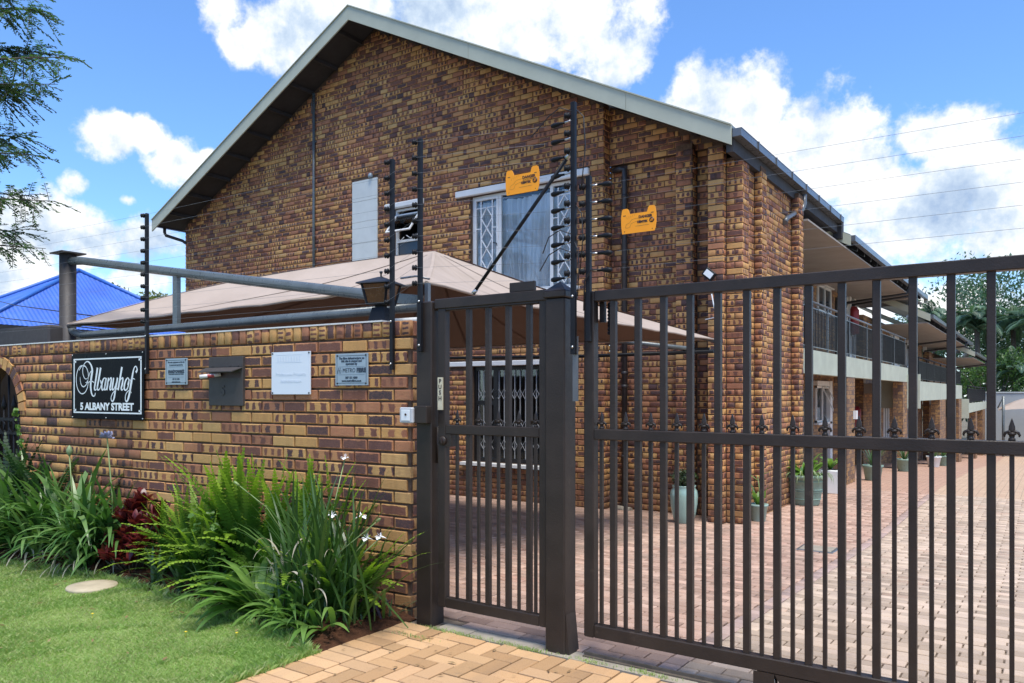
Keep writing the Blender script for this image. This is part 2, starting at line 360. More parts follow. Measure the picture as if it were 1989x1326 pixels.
def pane_glass(name, k, tint):
    m, t, b = principled(name)
    tr = t.n.new('ShaderNodeBsdfTransparent'); tr.inputs[0].default_value = (*tint, 1)
    gl = t.n.new('ShaderNodeBsdfGlossy'); gl.inputs['Roughness'].default_value = 0.03
    fr = t.n.new('ShaderNodeFresnel'); fr.inputs[0].default_value = 1.5
    t.put(fr.inputs['Normal'], t.bump(t.noise(t.coord('Object'), 1.5, 2), 0.12, 0.02)); t.put(gl.inputs['Normal'], fr.inputs['Normal'].links[0].from_socket)
    mx = t.n.new('ShaderNodeMixShader'); t.put(mx.inputs[0], t.math('MULTIPLY', fr.outputs[0], k, clamp=True))
    t.l.new(tr.outputs[0], mx.inputs[1]); t.l.new(gl.outputs[0], mx.inputs[2]); t.l.new(mx.outputs[0], t.n['Material Output'].inputs[0])
pane_glass('clear_glass', 1.0, (0.97, 0.98, 0.98)); pane_glass('dark_glass', 1.6, (0.75, 0.8, 0.8))
glass('louvre_glass', (0.035, 0.05, 0.065), 0.92)
def sail():
    m, t, b = principled('shade_cloth')
    co = t.coord('Object')
    c = t.ramp(t.noise(co, 2.2, 5, 0.6), [(0.3, (0.36, 0.295, 0.245)), (0.7, (0.43, 0.355, 0.30))])
    wv = t.noise(t.vmath('MULTIPLY', co, (30, 260, 30)), 1.0, 2)
    c = t.mix(t.smooth(wv, 0.45, 0.7, 0, 0.14), c, (0.30, 0.22, 0.18))
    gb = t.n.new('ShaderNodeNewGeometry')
    c = t.mix(gb.outputs['Backfacing'], c, t.mix(0.5, (0.17, 0.105, 0.078), c, 'MULTIPLY'))  # shade under the sail painted in: back faces get a darker brown
    t.put(b.inputs['Base Color'], c); b.inputs['Roughness'].default_value = 0.85
    b.inputs['Specular IOR Level'].default_value = 0.2
    tr = t.n.new('ShaderNodeBsdfTranslucent'); tr.inputs[0].default_value = (0.30, 0.17, 0.11, 1)
    mx = t.n.new('ShaderNodeMixShader'); mx.inputs[0].default_value = 0.04
    t.l.new(b.outputs[0], mx.inputs[1]); t.l.new(tr.outputs[0], mx.inputs[2]); t.l.new(mx.outputs[0], t.n['Material Output'].inputs[0])
sail()
def blue_roof():
    m, t, b = principled('blue_roof_sheet')
    c = t.ramp(t.noise(t.coord('Object'), 0.9, 5, 0.6), [(0.25, (0.04, 0.10, 0.40)), (0.5, (0.05, 0.14, 0.54)), (0.75, (0.10, 0.20, 0.56))])
    t.put(b.inputs['Base Color'], c); b.inputs['Roughness'].default_value = 0.45
blue_roof()
mat('blue_trim', (0.03, 0.13, 0.45), 0.5, 0, 0.1, 3)

# ------------------------------------------------------------------ geometry helpers
def root_loc(o):
    while o.parent: o = o.parent
    return Vector(o.location)
def tag(o, label, cat=None, group=None, kind=None):
    if label: o['label'] = label
    if cat: o['category'] = cat
    if group: o['group'] = group
    if kind: o['kind'] = kind
    return o
def thing(name, label, cat, loc=(0, 0, 0), group=None):
    o = bpy.data.objects.new(name, None); col.objects.link(o); o.location = loc; o.empty_display_size = 0.1
    return tag(o, label, cat, group)
def link(name, me, parent=None, m=None):
    o = bpy.data.objects.new(name, me); col.objects.link(o)
    if parent: o.parent = parent
    if m and not me.materials: me.materials.append(MATS[m])
    return o
class MB:
    def __init__(s, M=None): s.v = []; s.f = []; s.sm = []; s.M = M; s.smooth = False
    def add(s, vs, fs):
        b = len(s.v)
        s.v += [(s.M @ Vector(p)) if s.M else Vector(p) for p in vs]
        s.f += [tuple(i + b for i in f) for f in fs]; s.sm += [s.smooth] * len(fs)
        return s
    def box(s, x0, x1, y0, y1, z0, z1, c=0.0):
        if c <= 0:
            vs = [(x0, y0, z0), (x1, y0, z0), (x1, y1, z0), (x0, y1, z0), (x0, y0, z1), (x1, y0, z1), (x1, y1, z1), (x0, y1, z1)]
            return s.add(vs, [(0, 3, 2, 1), (4, 5, 6, 7), (0, 1, 5, 4), (1, 2, 6, 5), (2, 3, 7, 6), (3, 0, 4, 7)])
        # vertical edges and top/bottom edges chamfered
        ring = lambda z, k: [(x0 + k, y0, z), (x1 - k, y0, z), (x1, y0 + k, z), (x1, y1 - k, z), (x1 - k, y1, z), (x0 + k, y1, z), (x0, y1 - k, z), (x0, y0 + k, z)]
        def ring2(z):
            a = c
            return [(x0 + 1.6 * a, y0 + a, z), (x1 - 1.6 * a, y0 + a, z), (x1 - a, y0 + 1.6 * a, z), (x1 - a, y1 - 1.6 * a, z), (x1 - 1.6 * a, y1 - a, z), (x0 + 1.6 * a, y1 - a, z), (x0 + a, y1 - 1.6 * a, z), (x0 + a, y0 + 1.6 * a, z)]
        vs = ring2(z0) + ring(z0 + c, c) + ring(z1 - c, c) + ring2(z1)
        fs = [tuple(range(7, -1, -1)), tuple(range(24, 32))]
        for k in range(3):
            for i in range(8):
                j = (i + 1) % 8; fs.append((k * 8 + i, k * 8 + j, k * 8 + 8 + j, k * 8 + 8 + i))
        return s.add(vs, fs)
    def bar(s, p0, p1, w, h, up=(0, 0, 1)):
        p0, p1 = Vector(p0), Vector(p1); d = (p1 - p0).normalized(); upv = Vector(up)
        if abs(d.dot(upv)) > 0.99: upv = Vector((0, 1, 0))
        x = d.cross(upv).normalized() * w / 2; y = x.cross(d).normalized() * h / 2
        vs = [p0 - x - y, p0 + x - y, p0 + x + y, p0 - x + y, p1 - x - y, p1 + x - y, p1 + x + y, p1 - x + y]
        return s.add(vs, [(0, 3, 2, 1), (4, 5, 6, 7), (0, 1, 5, 4), (1, 2, 6, 5), (2, 3, 7, 6), (3, 0, 4, 7)])
    def tube(s, pts, r, n=10, caps=True):
        pts = [Vector(p) for p in pts]; rs = r if isinstance(r, (list, tuple)) else [r] * len(pts)
        vs = []; prev = None
        for i, p in enumerate(pts):
            d = (pts[min(i + 1, len(pts) - 1)] - pts[max(i - 1, 0)]).normalized()
            if prev is None:
                a = Vector((0, 0, 1)) if abs(d.z) < 0.9 else Vector((1, 0, 0)); x = d.cross(a).normalized()
            else: x = (prev - d * prev.dot(d)).normalized()
            prev = x; y = d.cross(x)
            for k in range(n):
                t = 2 * math.pi * k / n; vs.append(p + (x * math.cos(t) + y * math.sin(t)) * rs[i])
        fs = []
        for i in range(len(pts) - 1):
            for k in range(n):
                j = (k + 1) % n; fs.append((i * n + k, i * n + j, i * n + n + j, i * n + n + k))
        sm = s.smooth; s.smooth = True; s.add(vs, fs)
        s.smooth = False
        if caps:
            m = len(s.v) - len(vs)
            s.f += [tuple(m + k for k in range(n - 1, -1, -1)), tuple(m + (len(pts) - 1) * n + k for k in range(n))]; s.sm += [False, False]
        s.smooth = sm; return s
    def lathe(s, prof, c=(0, 0, 0), n=20, axis='z'):
        c = Vector(c); vs = []
        for (r, h) in prof:
            for k in range(n):
                t = 2 * math.pi * k / n; q = (r * math.cos(t), r * math.sin(t), h)
                if axis == 'y': q = (q[0], -q[2], q[1])
                if axis == 'x': q = (q[2], q[0], q[1])
                vs.append(c + Vector(q))
        fs = []
        for i in range(len(prof) - 1):
            for k in range(n):
                j = (k + 1) % n; fs.append((i * n + k, i * n + j, i * n + n + j, i * n + n + k))
        fs += [tuple(range(n - 1, -1, -1)), tuple((len(prof) - 1) * n + k for k in range(n))]
        sm = s.smooth; s.smooth = True; s.add(vs, fs); s.smooth = sm; return s
    def prism(s, poly, y0, y1):
        """polygon in local x,z pushed from y0 (front) to y1"""
        n = len(poly); vs = [(x, y0, z) for x, z in poly] + [(x, y1, z) for x, z in poly]
        fs = [tuple(range(n)), tuple(range(2 * n - 1, n - 1, -1))] + [(i, i + n, (i + 1) % n + n, (i + 1) % n) for i in range(n)]
        return s.add(vs, fs)
    def quad(s, a, b, c, d): return s.add([a, b, c, d], [(0, 1, 2, 3)])
    def build(s, name, m, parent=None, fix=True):
        off = root_loc(parent) if parent else Vector((0, 0, 0))
        me = bpy.data.meshes.new(name)
        me.from_pydata([tuple(p - off) for p in s.v], [], s.f)
        if fix:
            bm = bmesh.new(); bm.from_mesh(me); bmesh.ops.recalc_face_normals(bm, faces=bm.faces); bm.to_mesh(me); bm.free()
        me.polygons.foreach_set('use_smooth', s.sm)
        me.update()
        return link(name, me, parent, m)
def frame(ox, oy, oz, th): return Matrix.Translation((ox, oy, oz)) @ Matrix.Rotation(th, 4, 'Z')

# individual pieces share mesh data -----------------------------------------
PIECE = {}
def piece_template(L, H, D, c):
    v = [(0, D, 0), (L, D, 0), (L, D, H), (0, D, H), (0, c, 0), (L, c, 0), (L, c, H), (0, c, H), (c, 0, c), (L - c, 0, c), (L - c, 0, H - c), (c, 0, H - c)]
    return v
PFACE = [(8, 9, 10, 11), (4, 5, 9, 8), (5, 6, 10, 9), (6, 7, 11, 10), (7, 4, 8, 11), (0, 1, 5, 4), (1, 2, 6, 5), (2, 3, 7, 6), (3, 0, 4, 7)]
def piece_arrays(L, H, D, c, rv, rot=0):
    v = piece_template(L, H, D, c)
    uv = [((x + (y if x > L / 2 else -y) * 0.9) / 0.222, z / H) for x, y, z in v] if not rot else [(x / L, (z + (y if z > H / 2 else -y) * 0.9) / 0.222) for x, y, z in v]
    return v, uv
def piece_mesh(key, L, H, D, c, m, rv, flat=False, upright=False):
    k = (key, round(L, 3), round(H, 3), m, rv)
    if k in PIECE: return PIECE[k]
    v, uv = piece_arrays(L, H, D, c, rv)
    if upright: uv = [(b, a * 0.222 / L) for a, b in uv]
    if flat: v = [(x, z, -y) for x, y, z in v]
    me = bpy.data.meshes.new(key); me.from_pydata(v, [], PFACE)
    ul = me.uv_layers.new(name='UVMap')
    for lp in me.loops: ul.data[lp.index].uv = uv[lp.vertex_index]
    at = me.color_attributes.new('bk', 'FLOAT_COLOR', 'POINT')
    for d in at.data: d.color = (*rv, 1)
    me.materials.append(MATS[m]); me.update(); PIECE[k] = me
    return me
RV = [(rnd.random(), rnd.random(), rnd.random()) for _ in range(48)]
def joined_pieces(name, items, m, parent, flat=False, D=0.03, c=0.004, zf=None):
    """items: (x, y, z, theta, L, H, upright)"""
    N = len(items)
    if not N: return None
    V = np.zeros((N, 12, 3)); U = np.zeros((N, 12, 2)); A = np.ones((N, 12, 4))
    for i, it in enumerate(items):
        x, y, z, th, L, H, up = it[:7]
        v, uv = piece_arrays(L, H, D, c, None)
        v = np.array(v); uv = np.array(uv)
        if up: uv = np.stack([uv[:, 1], uv[:, 0] * 0.222 / L], 1)
        if flat: v = np.stack([v[:, 0], v[:, 2], -v[:, 1]], 1)
        ct, st = math.cos(th), math.sin(th)
        V[i, :, 0] = x + v[:, 0] * ct - v[:, 1] * st; V[i, :, 1] = y + v[:, 0] * st + v[:, 1] * ct; V[i, :, 2] = z + v[:, 2]
        if zf is not None: V[i, :, 2] += np.array([zf(q) for q in V[i, :, 1]]) - zf(y)
        U[i] = uv; A[i, :, :3] = (rnd.random(), rnd.random(), rnd.random())
    off = np.array(root_loc(parent)) if parent else 0
    F = (np.array(PFACE)[None] + (np.arange(N) * 12)[:, None, None]).reshape(-1, 4)
    me = bpy.data.meshes.new(name)
    me.vertices.add(N * 12); me.vertices.foreach_set('co', (V - off).reshape(-1))
    me.loops.add(F.size); me.loops.foreach_set('vertex_index', F.reshape(-1))
    me.polygons.add(len(F)); me.polygons.foreach_set('loop_start', np.arange(len(F)) * 4)
    me.update(calc_edges=True)
    ul = me.uv_layers.new(name='UVMap'); ul.data.foreach_set('uv', U.reshape(-1, 2)[F.reshape(-1)].reshape(-1))
    at = me.color_attributes.new('bk', 'FLOAT_COLOR', 'POINT'); at.data.foreach_set('color', A.reshape(-1))
    o = link(name, me, parent, m); o['kind'] = 'stuff'
    return o
CAMP = Vector((0, 0, 1.46))
def place_pieces(name, items, m, parent, limit=300, flat=False, D=0.03, c=0.004, rest='brick_field', slope=None, zf=None, show=None):
    """the ones that show largest become objects of their own, the rest one mesh"""
    fw = Vector((-math.sin(R(34.52)), math.cos(R(34.52)), 0)); rt = Vector((fw.y, -fw.x, 0))
    def size(it):
        p = Vector(it[:3]) - CAMP; d = p.dot(fw)
        if d < 0.5: return 0
        u = p.dot(rt) / d; v = p.z / d
        if not (-0.66 < u < 0.665 and -0.376 < v < 0.51): return 0
        if show and not show(it): return 0
        return it[4] * it[5] / d / d
    order = sorted(items, key=size, reverse=True)
    near = order[:limit]; far = order[limit:]
    off = root_loc(parent)
    for it in near:
        x, y, z, th, L, H, up = it[:7]
        me = piece_mesh(name, round(L, 3), round(H, 3), D, c, m, RV[rnd.randrange(48)], flat, up)
        o = bpy.data.objects.new(name, me); col.objects.link(o); o.parent = parent
        o.location = Vector((x, y, z)) - off
        o.rotation_euler = (0, 0, th)
        if slope: o.rotation_euler = (slope(y) * math.cos(th), -slope(y) * math.sin(th), th)
    return joined_pieces(rest, far, m, parent, flat, D, c, zf)
CH = 0.085
BH = 0.0715
def brick_run(items, F, u0, u1, zb, n, off=0.0, holes=(), top=None, course0=0, left=None, right=None, proud=0.0):
    """stretcher bond in a wall frame F=(ox,oy,oz,th): local u along the wall, z up; front face at local y=0"""
    ox, oy, oz, th = F; ct, st = math.cos(th), math.sin(th)
    for k in range(n):
        z = zb + k * CH
        a, b = u0, u1
        if left: a = max(a, left(z + 0.09))
        if right: b = min(b, right(z + 0.09))
        if top and z + 0.073 > top: break
        if b - a < 0.05: continue
        x = u0 - 0.234 + off + (0.117 if (k + course0) % 2 else 0.0)
        while x < b:
            segs = [(max(x, a), min(x + 0.2205, b))]
            for (h0, h1, hz0, hz1) in holes:
                if z + 0.06 > hz0 and z + 0.012 < hz1:
                    ns = []
                    for p, q in segs:
                        if q <= h0 or p >= h1: ns.append((p, q)); continue
                        if p < h0: ns.append((p, h0))
                        if q > h1: ns.append((h1, q))
                    segs = ns
            for p, q in segs:
                if q - p > 0.03:
                    yy = rnd.uniform(-0.0025, 0.0015) - proud; dz = rnd.uniform(-0.0015, 0.0015)
                    items.append((ox + p * ct - yy * st, oy + p * st + yy * ct, oz + z + dz, th, q - p, BH, False))
            x += 0.234
def text_mesh(body, size, F, u, z, y, name, m, parent, align='CENTER', bold=0.0, sx=1.0, vertical=False, shear=0.0, extr=0.0006):
    """flat lettering on a wall frame F (Matrix), text plane facing local -y"""
    cu = bpy.data.curves.new('t', 'FONT'); cu.body = body; cu.size = size; cu.align_x = align; cu.align_y = 'CENTER'
    cu.extrude = extr; cu.offset = bold; cu.shear = shear; cu.resolution_u = 3; cu.fill_mode = 'FRONT'
    o = bpy.data.objects.new('t', cu); col.objects.link(o)
    dg = bpy.context.evaluated_depsgraph_get(); me = bpy.data.meshes.new_from_object(o.evaluated_get(dg))
    bpy.data.objects.remove(o); bpy.data.curves.remove(cu)
    T = F @ Matrix.Translation((u, y, z)) @ Matrix.Rotation(R(90), 4, 'X') @ Matrix.Diagonal((sx, 1, 1, 1))
    me.transform(Matrix.Translation(-root_loc(parent)) @ T); me.name = name
    me.materials.clear(); me.materials.append(MATS[m])
    return link(name, me, parent)
def stroke(mb, pts, ws, y0, y1):
    """a pen stroke of changing width in local x,z"""
    # resample with Catmull-Rom
    P = [Vector(p).to_2d() if len(p) > 2 else Vector(p) for p in pts]; out = []
    n = len(P)
    for i in range(n - 1):
        a, b, c, d = P[max(i - 1, 0)], P[i], P[i + 1], P[min(i + 2, n - 1)]
        w0, w1 = ws[i], ws[i + 1]
        for k in range(6):
            t = k / 6
            q = 0.5 * ((2 * b) + (c - a) * t + (2 * a - 5 * b + 4 * c - d) * t * t + (3 * b - a - 3 * c + d) * t ** 3)
            out.append((q, w0 + (w1 - w0) * t))
    out.append((P[-1], ws[-1]))
    L = []; Rr = []
    for i, (q, w) in enumerate(out):
        t = out[min(i + 1, len(out) - 1)][0] - out[max(i - 1, 0)][0]
        t = t.normalized() if t.length > 1e-9 else Vector((1, 0)); nn = Vector((-t.y, t.x)) * w / 2
        L.append(q + nn); Rr.append(q - nn)
    m = len(out); vs = [(p.x, y0, p.y) for p in L] + [(p.x, y0, p.y) for p in Rr]
    mb.add(vs, [(i, i + 1, m + i + 1, m + i) for i in range(m - 1)])

# plants ---------------------------------------------------------------------
def ribbon_mesh(name, m, length, a0, bend, w, seg=7, fold=0.25, twist=0.0, droop=1.0, prof=None):
    """one strap leaf: starts at the origin leaning a0 from vertical towards +x and bends over"""
    vs = []; fs = []; x = z = 0.0; a = a0; st = length / seg; tipv = []
    for i in range(seg + 1):
        t = i / seg
        ww = (prof(t) if prof else (0.55 + 0.45 * min(1, t * 4)) * (1 - t ** 3.2)) * w / 2 + 0.0006
        tw = twist * t
        nx, nz = -math.cos(a), math.sin(a)   # leaf's upper normal
        for s in (-1, 0, 1):
            yy = s * ww * math.cos(tw); up = (abs(s) * fold * ww + s * ww * math.sin(tw))
            vs.append((x + nx * up * -1, yy, z + nz * up)); tipv.append(t)
        a += bend / seg * (0.35 + 1.3 * t) * droop
        x += math.sin(a) * st; z += math.cos(a) * st
    for i in range(seg):
        for k in range(2):
            b = i * 3 + k; fs.append((b, b + 1, b + 4, b + 3))
    me = bpy.data.meshes.new(name); me.from_pydata(vs, [], fs)
    me.polygons.foreach_set('use_smooth', [True] * len(fs))
    at = me.color_attributes.new('lf', 'FLOAT_COLOR', 'POINT'); rr = rnd.random()
    for d, t in zip(at.data, tipv): d.color = (rr, t, 0, 1)
    me.materials.append(MATS[m]); me.update(); return me
def frond_mesh(name, m, length, a0, bend, w, pairs=30, curl=0.2):
    """a sword-fern frond: midrib with many separate leaflets"""
    vs = []; fs = []; at_ = []; x = z = 0.0; a = a0; st = length / pairs
    pos = []
    for i in range(pairs + 1):
        pos.append((x, z, a)); a += bend / pairs * (0.4 + 1.2 * i / pairs); x += math.sin(a) * st; z += math.cos(a) * st
    for i in range(pairs):
        t = i / pairs; px, pz, pa = pos[i]; qx, qz, qa = pos[i + 1]
        b = len(vs); rw = 0.0022 * (1 - 0.7 * t)
        vs += [(px, -rw, pz), (px, rw, pz), (qx, rw, qz), (qx, -rw, qz)]; at_ += [t] * 4; fs.append((b, b + 1, b + 2, b + 3))
        L = w / 2 * min(1.0, 0.45 + t * 4) * (1 - t ** 2.6) + 0.004
        for s in (-1, 1):
            jj = rnd.uniform(0.88, 1.1); l = L * jj; sw = st * 0.46
            dx, dz = math.sin(pa), math.cos(pa); nx, nz = -math.cos(pa), math.sin(pa)
            lift = rnd.uniform(-0.15, 0.3) * l; sweep = 0.25 * l
            b = len(vs)
            for (f, ww) in ((0.0, 0.8), (0.55, 1.0), (1.0, 0.12)):
                cx = px + dx * sweep * f - nx * lift * f * f; cz = pz + dz * sweep * f - nz * lift * f * f
                vs.append((cx - dx * sw * ww, s * l * f, cz - dz * sw * ww)); vs.append((cx + dx * sw * ww, s * l * f, cz + dz * sw * ww)); at_ += [t, t]
            fs += [(b, b + 1, b + 3, b + 2), (b + 2, b + 3, b + 5, b + 4)]
    me = bpy.data.meshes.new(name); me.from_pydata(vs, [], fs)
    at = me.color_attributes.new('lf', 'FLOAT_COLOR', 'POINT'); rr = rnd.random()
    for d, t in zip(at.data, at_): d.color = (rr, t, 0, 1)
    me.materials.append(MATS[m]); me.update(); return me
def put(me, name, parent, loc, yaw, scale=1.0, tilt=0.0, roll=0.0):
    o = bpy.data.objects.new(name, me); col.objects.link(o); o.parent = parent
    o.location = Vector(loc) - root_loc(parent); o.rotation_euler = (roll, tilt, yaw); o.scale = (scale,) * 3
    return o
def leaf_cloud(name, parent, pts, size, m, jitter=0.4, quad=False, aspect=0.45):
    """many leaf-sized faces; pts = iterable of (position, outward normal)"""
    pts = list(pts); N = len(pts)
    V = np.zeros((N, 4, 3)); A = np.ones((N, 4, 4))
    for i, (p, nrm) in enumerate(pts):
        d = Vector((rnd.gauss(0, 1), rnd.gauss(0, 1), rnd.gauss(0, 1) - 0.3)).normalized()
        n = (Vector(nrm) + Vector((rnd.gauss(0, 1), rnd.gauss(0, 1), rnd.gauss(0, 1) + 0.4)) * 0.7)
        s = n.cross(d); s = s.normalized() if s.length > 1e-5 else Vector((1, 0, 0))
        L = size * rnd.uniform(0.6, 1.4); p = Vector(p)
        V[i, 0] = p - d * L / 2; V[i, 1] = p + s * L * aspect / 2; V[i, 2] = p + d * L / 2; V[i, 3] = p - s * L * aspect / 2
        A[i, :, 0] = rnd.random()
        A[i, :, 1] = 0.3
    return cloud_obj(name, parent, V, A, m)
def cloud_obj(name, parent, V, A, m):
    N = len(V); off = np.array(root_loc(parent)) if parent else 0
    me = bpy.data.meshes.new(name); me.vertices.add(N * 4); me.vertices.foreach_set('co', (V - off).reshape(-1))
    me.loops.add(N * 4); me.loops.foreach_set('vertex_index', np.arange(N * 4)); me.polygons.add(N)
    me.polygons.foreach_set('loop_start', np.arange(N) * 4); me.update(calc_edges=True)
    at = me.color_attributes.new('lf', 'FLOAT_COLOR', 'POINT'); at.data.foreach_set('color', A.reshape(-1))
    return link(name, me, parent, m)

# ================================================================== SETTING
GP = [(-80, 0), (3.95, 0), (10.2, -0.27), (14, -0.30), (17, -0.34), (25, -0.66), (38, -1.42), (52, -1.9), (400, -1.9)]
def g(y):
    for (a, za), (b, zb) in zip(GP, GP[1:]):
        if y <= b: return za + (zb - za) * (y - a) / (b - a)
    return GP[-1][1]
def gs(y):
    for (a, za), (b, zb) in zip(GP, GP[1:]):
        if y <= b: return math.atan((zb - za) / (b - a))
    return 0.0
def sheet(name, x0, x1, ys, dz, m, label=None, kind='structure'):
    mb = MB()
    for a, b in zip(ys, ys[1:]):
        mb.quad((x0, a, g(a) + dz), (x1, a, g(a) + dz), (x1, b, g(b) + dz), (x0, b, g(b) + dz))
    return tag(mb.build(name, m), label, kind=kind)
sheet('ground', -600, 600, [-80, 3.95, 10.2, 14, 17, 25, 38, 52, 900], -0.16, 'earth')
sheet('street', -60, 60, [-14, -2.2], -0.02, 'tarmac')
tag(MB().box(-60, 60, -2.2, -2.05, -0.1, 0.03, 0.015).build('kerb', 'concrete'), None, kind='structure')

# ---- lawn and planting bed
EDGE = [(-14, 2.3), (-9.5, 2.75), (-7.46, 3.01), (-6.82, 3.14), (-6.19, 3.24), (-5.47, 3.245), (-4.72, 3.17), (-4.08, 3.11), (-3.7, 3.07), (-3.47, 2.98)]
def edge_y(x):
    for (a, ya), (b, yb) in zip(EDGE, EDGE[1:]):
        if a <= x <= b: return ya + (yb - ya) * (x - a) / (b - a)
    return EDGE[0][1] if x < EDGE[0][0] else EDGE[-1][1]
def wall_y(x): return 3.81 + (x + 3.315) * math.tan(R(3.0))
mb = MB()
xs = [-14 + 0.25 * i for i in range(43)] + [-3.47]
for a, b in zip(xs, xs[1:]):
    mb.quad((a, -2.05, -0.012), (b, -2.05, -0.012), (b, edge_y(b) + 0.03, -0.006), (a, edge_y(a) + 0.03, -0.006))
mb.quad((-3.47, -2.05, -0.012), (-3.378, -2.05, -0.012), (-3.378, 3.0, -0.008), (-3.47, 3.0, -0.008))
tag(mb.build('lawn', 'lawn_soil'), None, kind='structure')
mb = MB(); NX, NY = 110, 9
P = {}
for i in range(NX + 1):
    x = -13.5 + (13.5 - 3.372) * i / NX
    for j in range(NY + 1):
        t = j / NY; y = edge_y(x) - 0.02 + (wall_y(x) + 0.02 - edge_y(x)) * t
        mf = max(0.0, min(1.0, (-3.40 - x) / 0.22)); P[i, j] = (x, y, -0.006 + (0.068 * math.sin(min(1, t * 2.2) * 1.57) + rnd.uniform(-0.010, 0.012)) * mf)
for i in range(NX):
    for j in range(NY):
        mb.smooth = True; mb.quad(P[i, j], P[i + 1, j], P[i + 1, j + 1], P[i, j + 1])
tag(mb.build('planting_bed', 'terracotta_soil'), None, kind='structure')
# clods and bark crumbs on the soil
V = []; A = []
for k in range(2600):
    x = rnd.uniform(-9, -3.42); t = rnd.random() ** 1.6; y = edge_y(x) + (wall_y(x) - edge_y(x)) * t
    z = -0.006 + 0.068 * math.sin(min(1, t * 2.2) * 1.57) + 0.004; s = rnd.uniform(0.006, 0.02); a = rnd.uniform(0, 6.3)
    dx, dy = math.cos(a) * s, math.sin(a) * s
    V.append([(x - dx, y - dy, z), (x + dy * 0.5, y - dx * 0.5, z + s * 0.4), (x + dx, y + dy, z + s * 0.5 * rnd.random()), (x - dy * 0.5, y + dx * 0.5, z + s * 0.6)]); A.append([[rnd.random(), 0, 0, 1]] * 4)
tag(cloud_obj('bark_mulch', None, np.array(V), np.array(A), 'terracotta_soil'), 'brown bark crumbs and soil clods on the planting bed', 'mulch', kind='stuff')
# grass: real blades
N = 120000; V = np.zeros((N, 4, 3)); A = np.ones((N, 4, 4)); i = 0
patch = [(rnd.uniform(-7.5, -3.5), rnd.uniform(1.4, 3.2), rnd.uniform(0.10, 0.3)) for _ in range(46)]
while i < N:
    x = -3.38 - (rnd.random() ** 1.35) * 5.6; y = rnd.uniform(0.7, 3.26)
    ed = edge_y(x) + 0.03 * math.sin(x * 23) + 0.02 * math.sin(x * 61) if x < -3.47 else 2.98
    if y > ed: continue
    d = -x * 0.5667 + y * 0.8239; r = x * 0.8239 + y * 0.5667
    if r / d < -0.70 or 1.46 / d > 0.42: continue
    bare = any((x - px) ** 2 + (y - py) ** 2 < pr * pr for px, py, pr in patch)
    if bare and rnd.random() < 0.3: continue
    h = rnd.uniform(0.012, 0.032) * (0.7 if bare else 1.0); a = rnd.uniform(0, 6.283); w = rnd.uniform(0.0012, 0.0024)
    ln = rnd.uniform(0.3, 1.5) * h; b = rnd.uniform(0, 6.283); bx, by = math.cos(b) * ln, math.sin(b) * ln
    cx, cy = math.cos(a) * w, math.sin(a) * w
    V[i, 0] = (x - cx, y - cy, -0.012); V[i, 1] = (x + cx, y + cy, -0.012)
    V[i, 2] = (x + cx * 0.7 + bx * 0.45, y + cy * 0.7 + by * 0.45, -0.012 + h * 0.65); V[i, 3] = (x + bx, y + by, -0.012 + h)
    mot = 0.16 * math.sin(x * 3.1 + 2 * math.sin(y * 2.3)) + 0.13 * math.sin(y * 5.7 + 1.5 * math.sin(x * 4.1)) + 0.08 * math.sin(x * 13 + y * 9)
    A[i, :, 0] = min(0.999, max(0, rnd.gauss(0.80 if bare else 0.42, 0.18) + mot)); A[i, :, 1] = 0
    i += 1
N2 = 4200; V2 = np.zeros((N2, 4, 3)); A2 = np.ones((N2, 4, 4))   # ragged longer tufts along the bed and paving edge
for i in range(N2):
    if i % 5: x = -3.45 - rnd.random() ** 1.2 * 4.8; y = edge_y(x) + rnd.gauss(-0.01, 0.022) + 0.02 * math.sin(x * 17)
    else: x = -3.385 + rnd.gauss(0, 0.012); y = rnd.uniform(1.8, 2.98)
    h = rnd.uniform(0.02, 0.055); a = rnd.uniform(0, 6.283); ln = rnd.uniform(0.3, 1.2) * h; w = 0.0019; bx, by = math.cos(a) * ln, math.sin(a) * ln; cx, cy = -math.sin(a) * w, math.cos(a) * w
    V2[i, 0] = (x - cx, y - cy, -0.01); V2[i, 1] = (x + cx, y + cy, -0.01); V2[i, 2] = (x + cx * .7 + bx * .45, y + cy * .7 + by * .45, h * .65); V2[i, 3] = (x + bx, y + by, h)
    A2[i, :, 0] = min(.999, max(0, rnd.gauss(0.45, 0.3))); A2[i, :, 1] = 0
V = np.concatenate([V, V2]); A = np.concatenate([A, A2])
tag(cloud_obj('grass', None, V, A, 'grass_blade'), 'short green lawn grass in front of the planting bed', 'grass', kind='stuff')

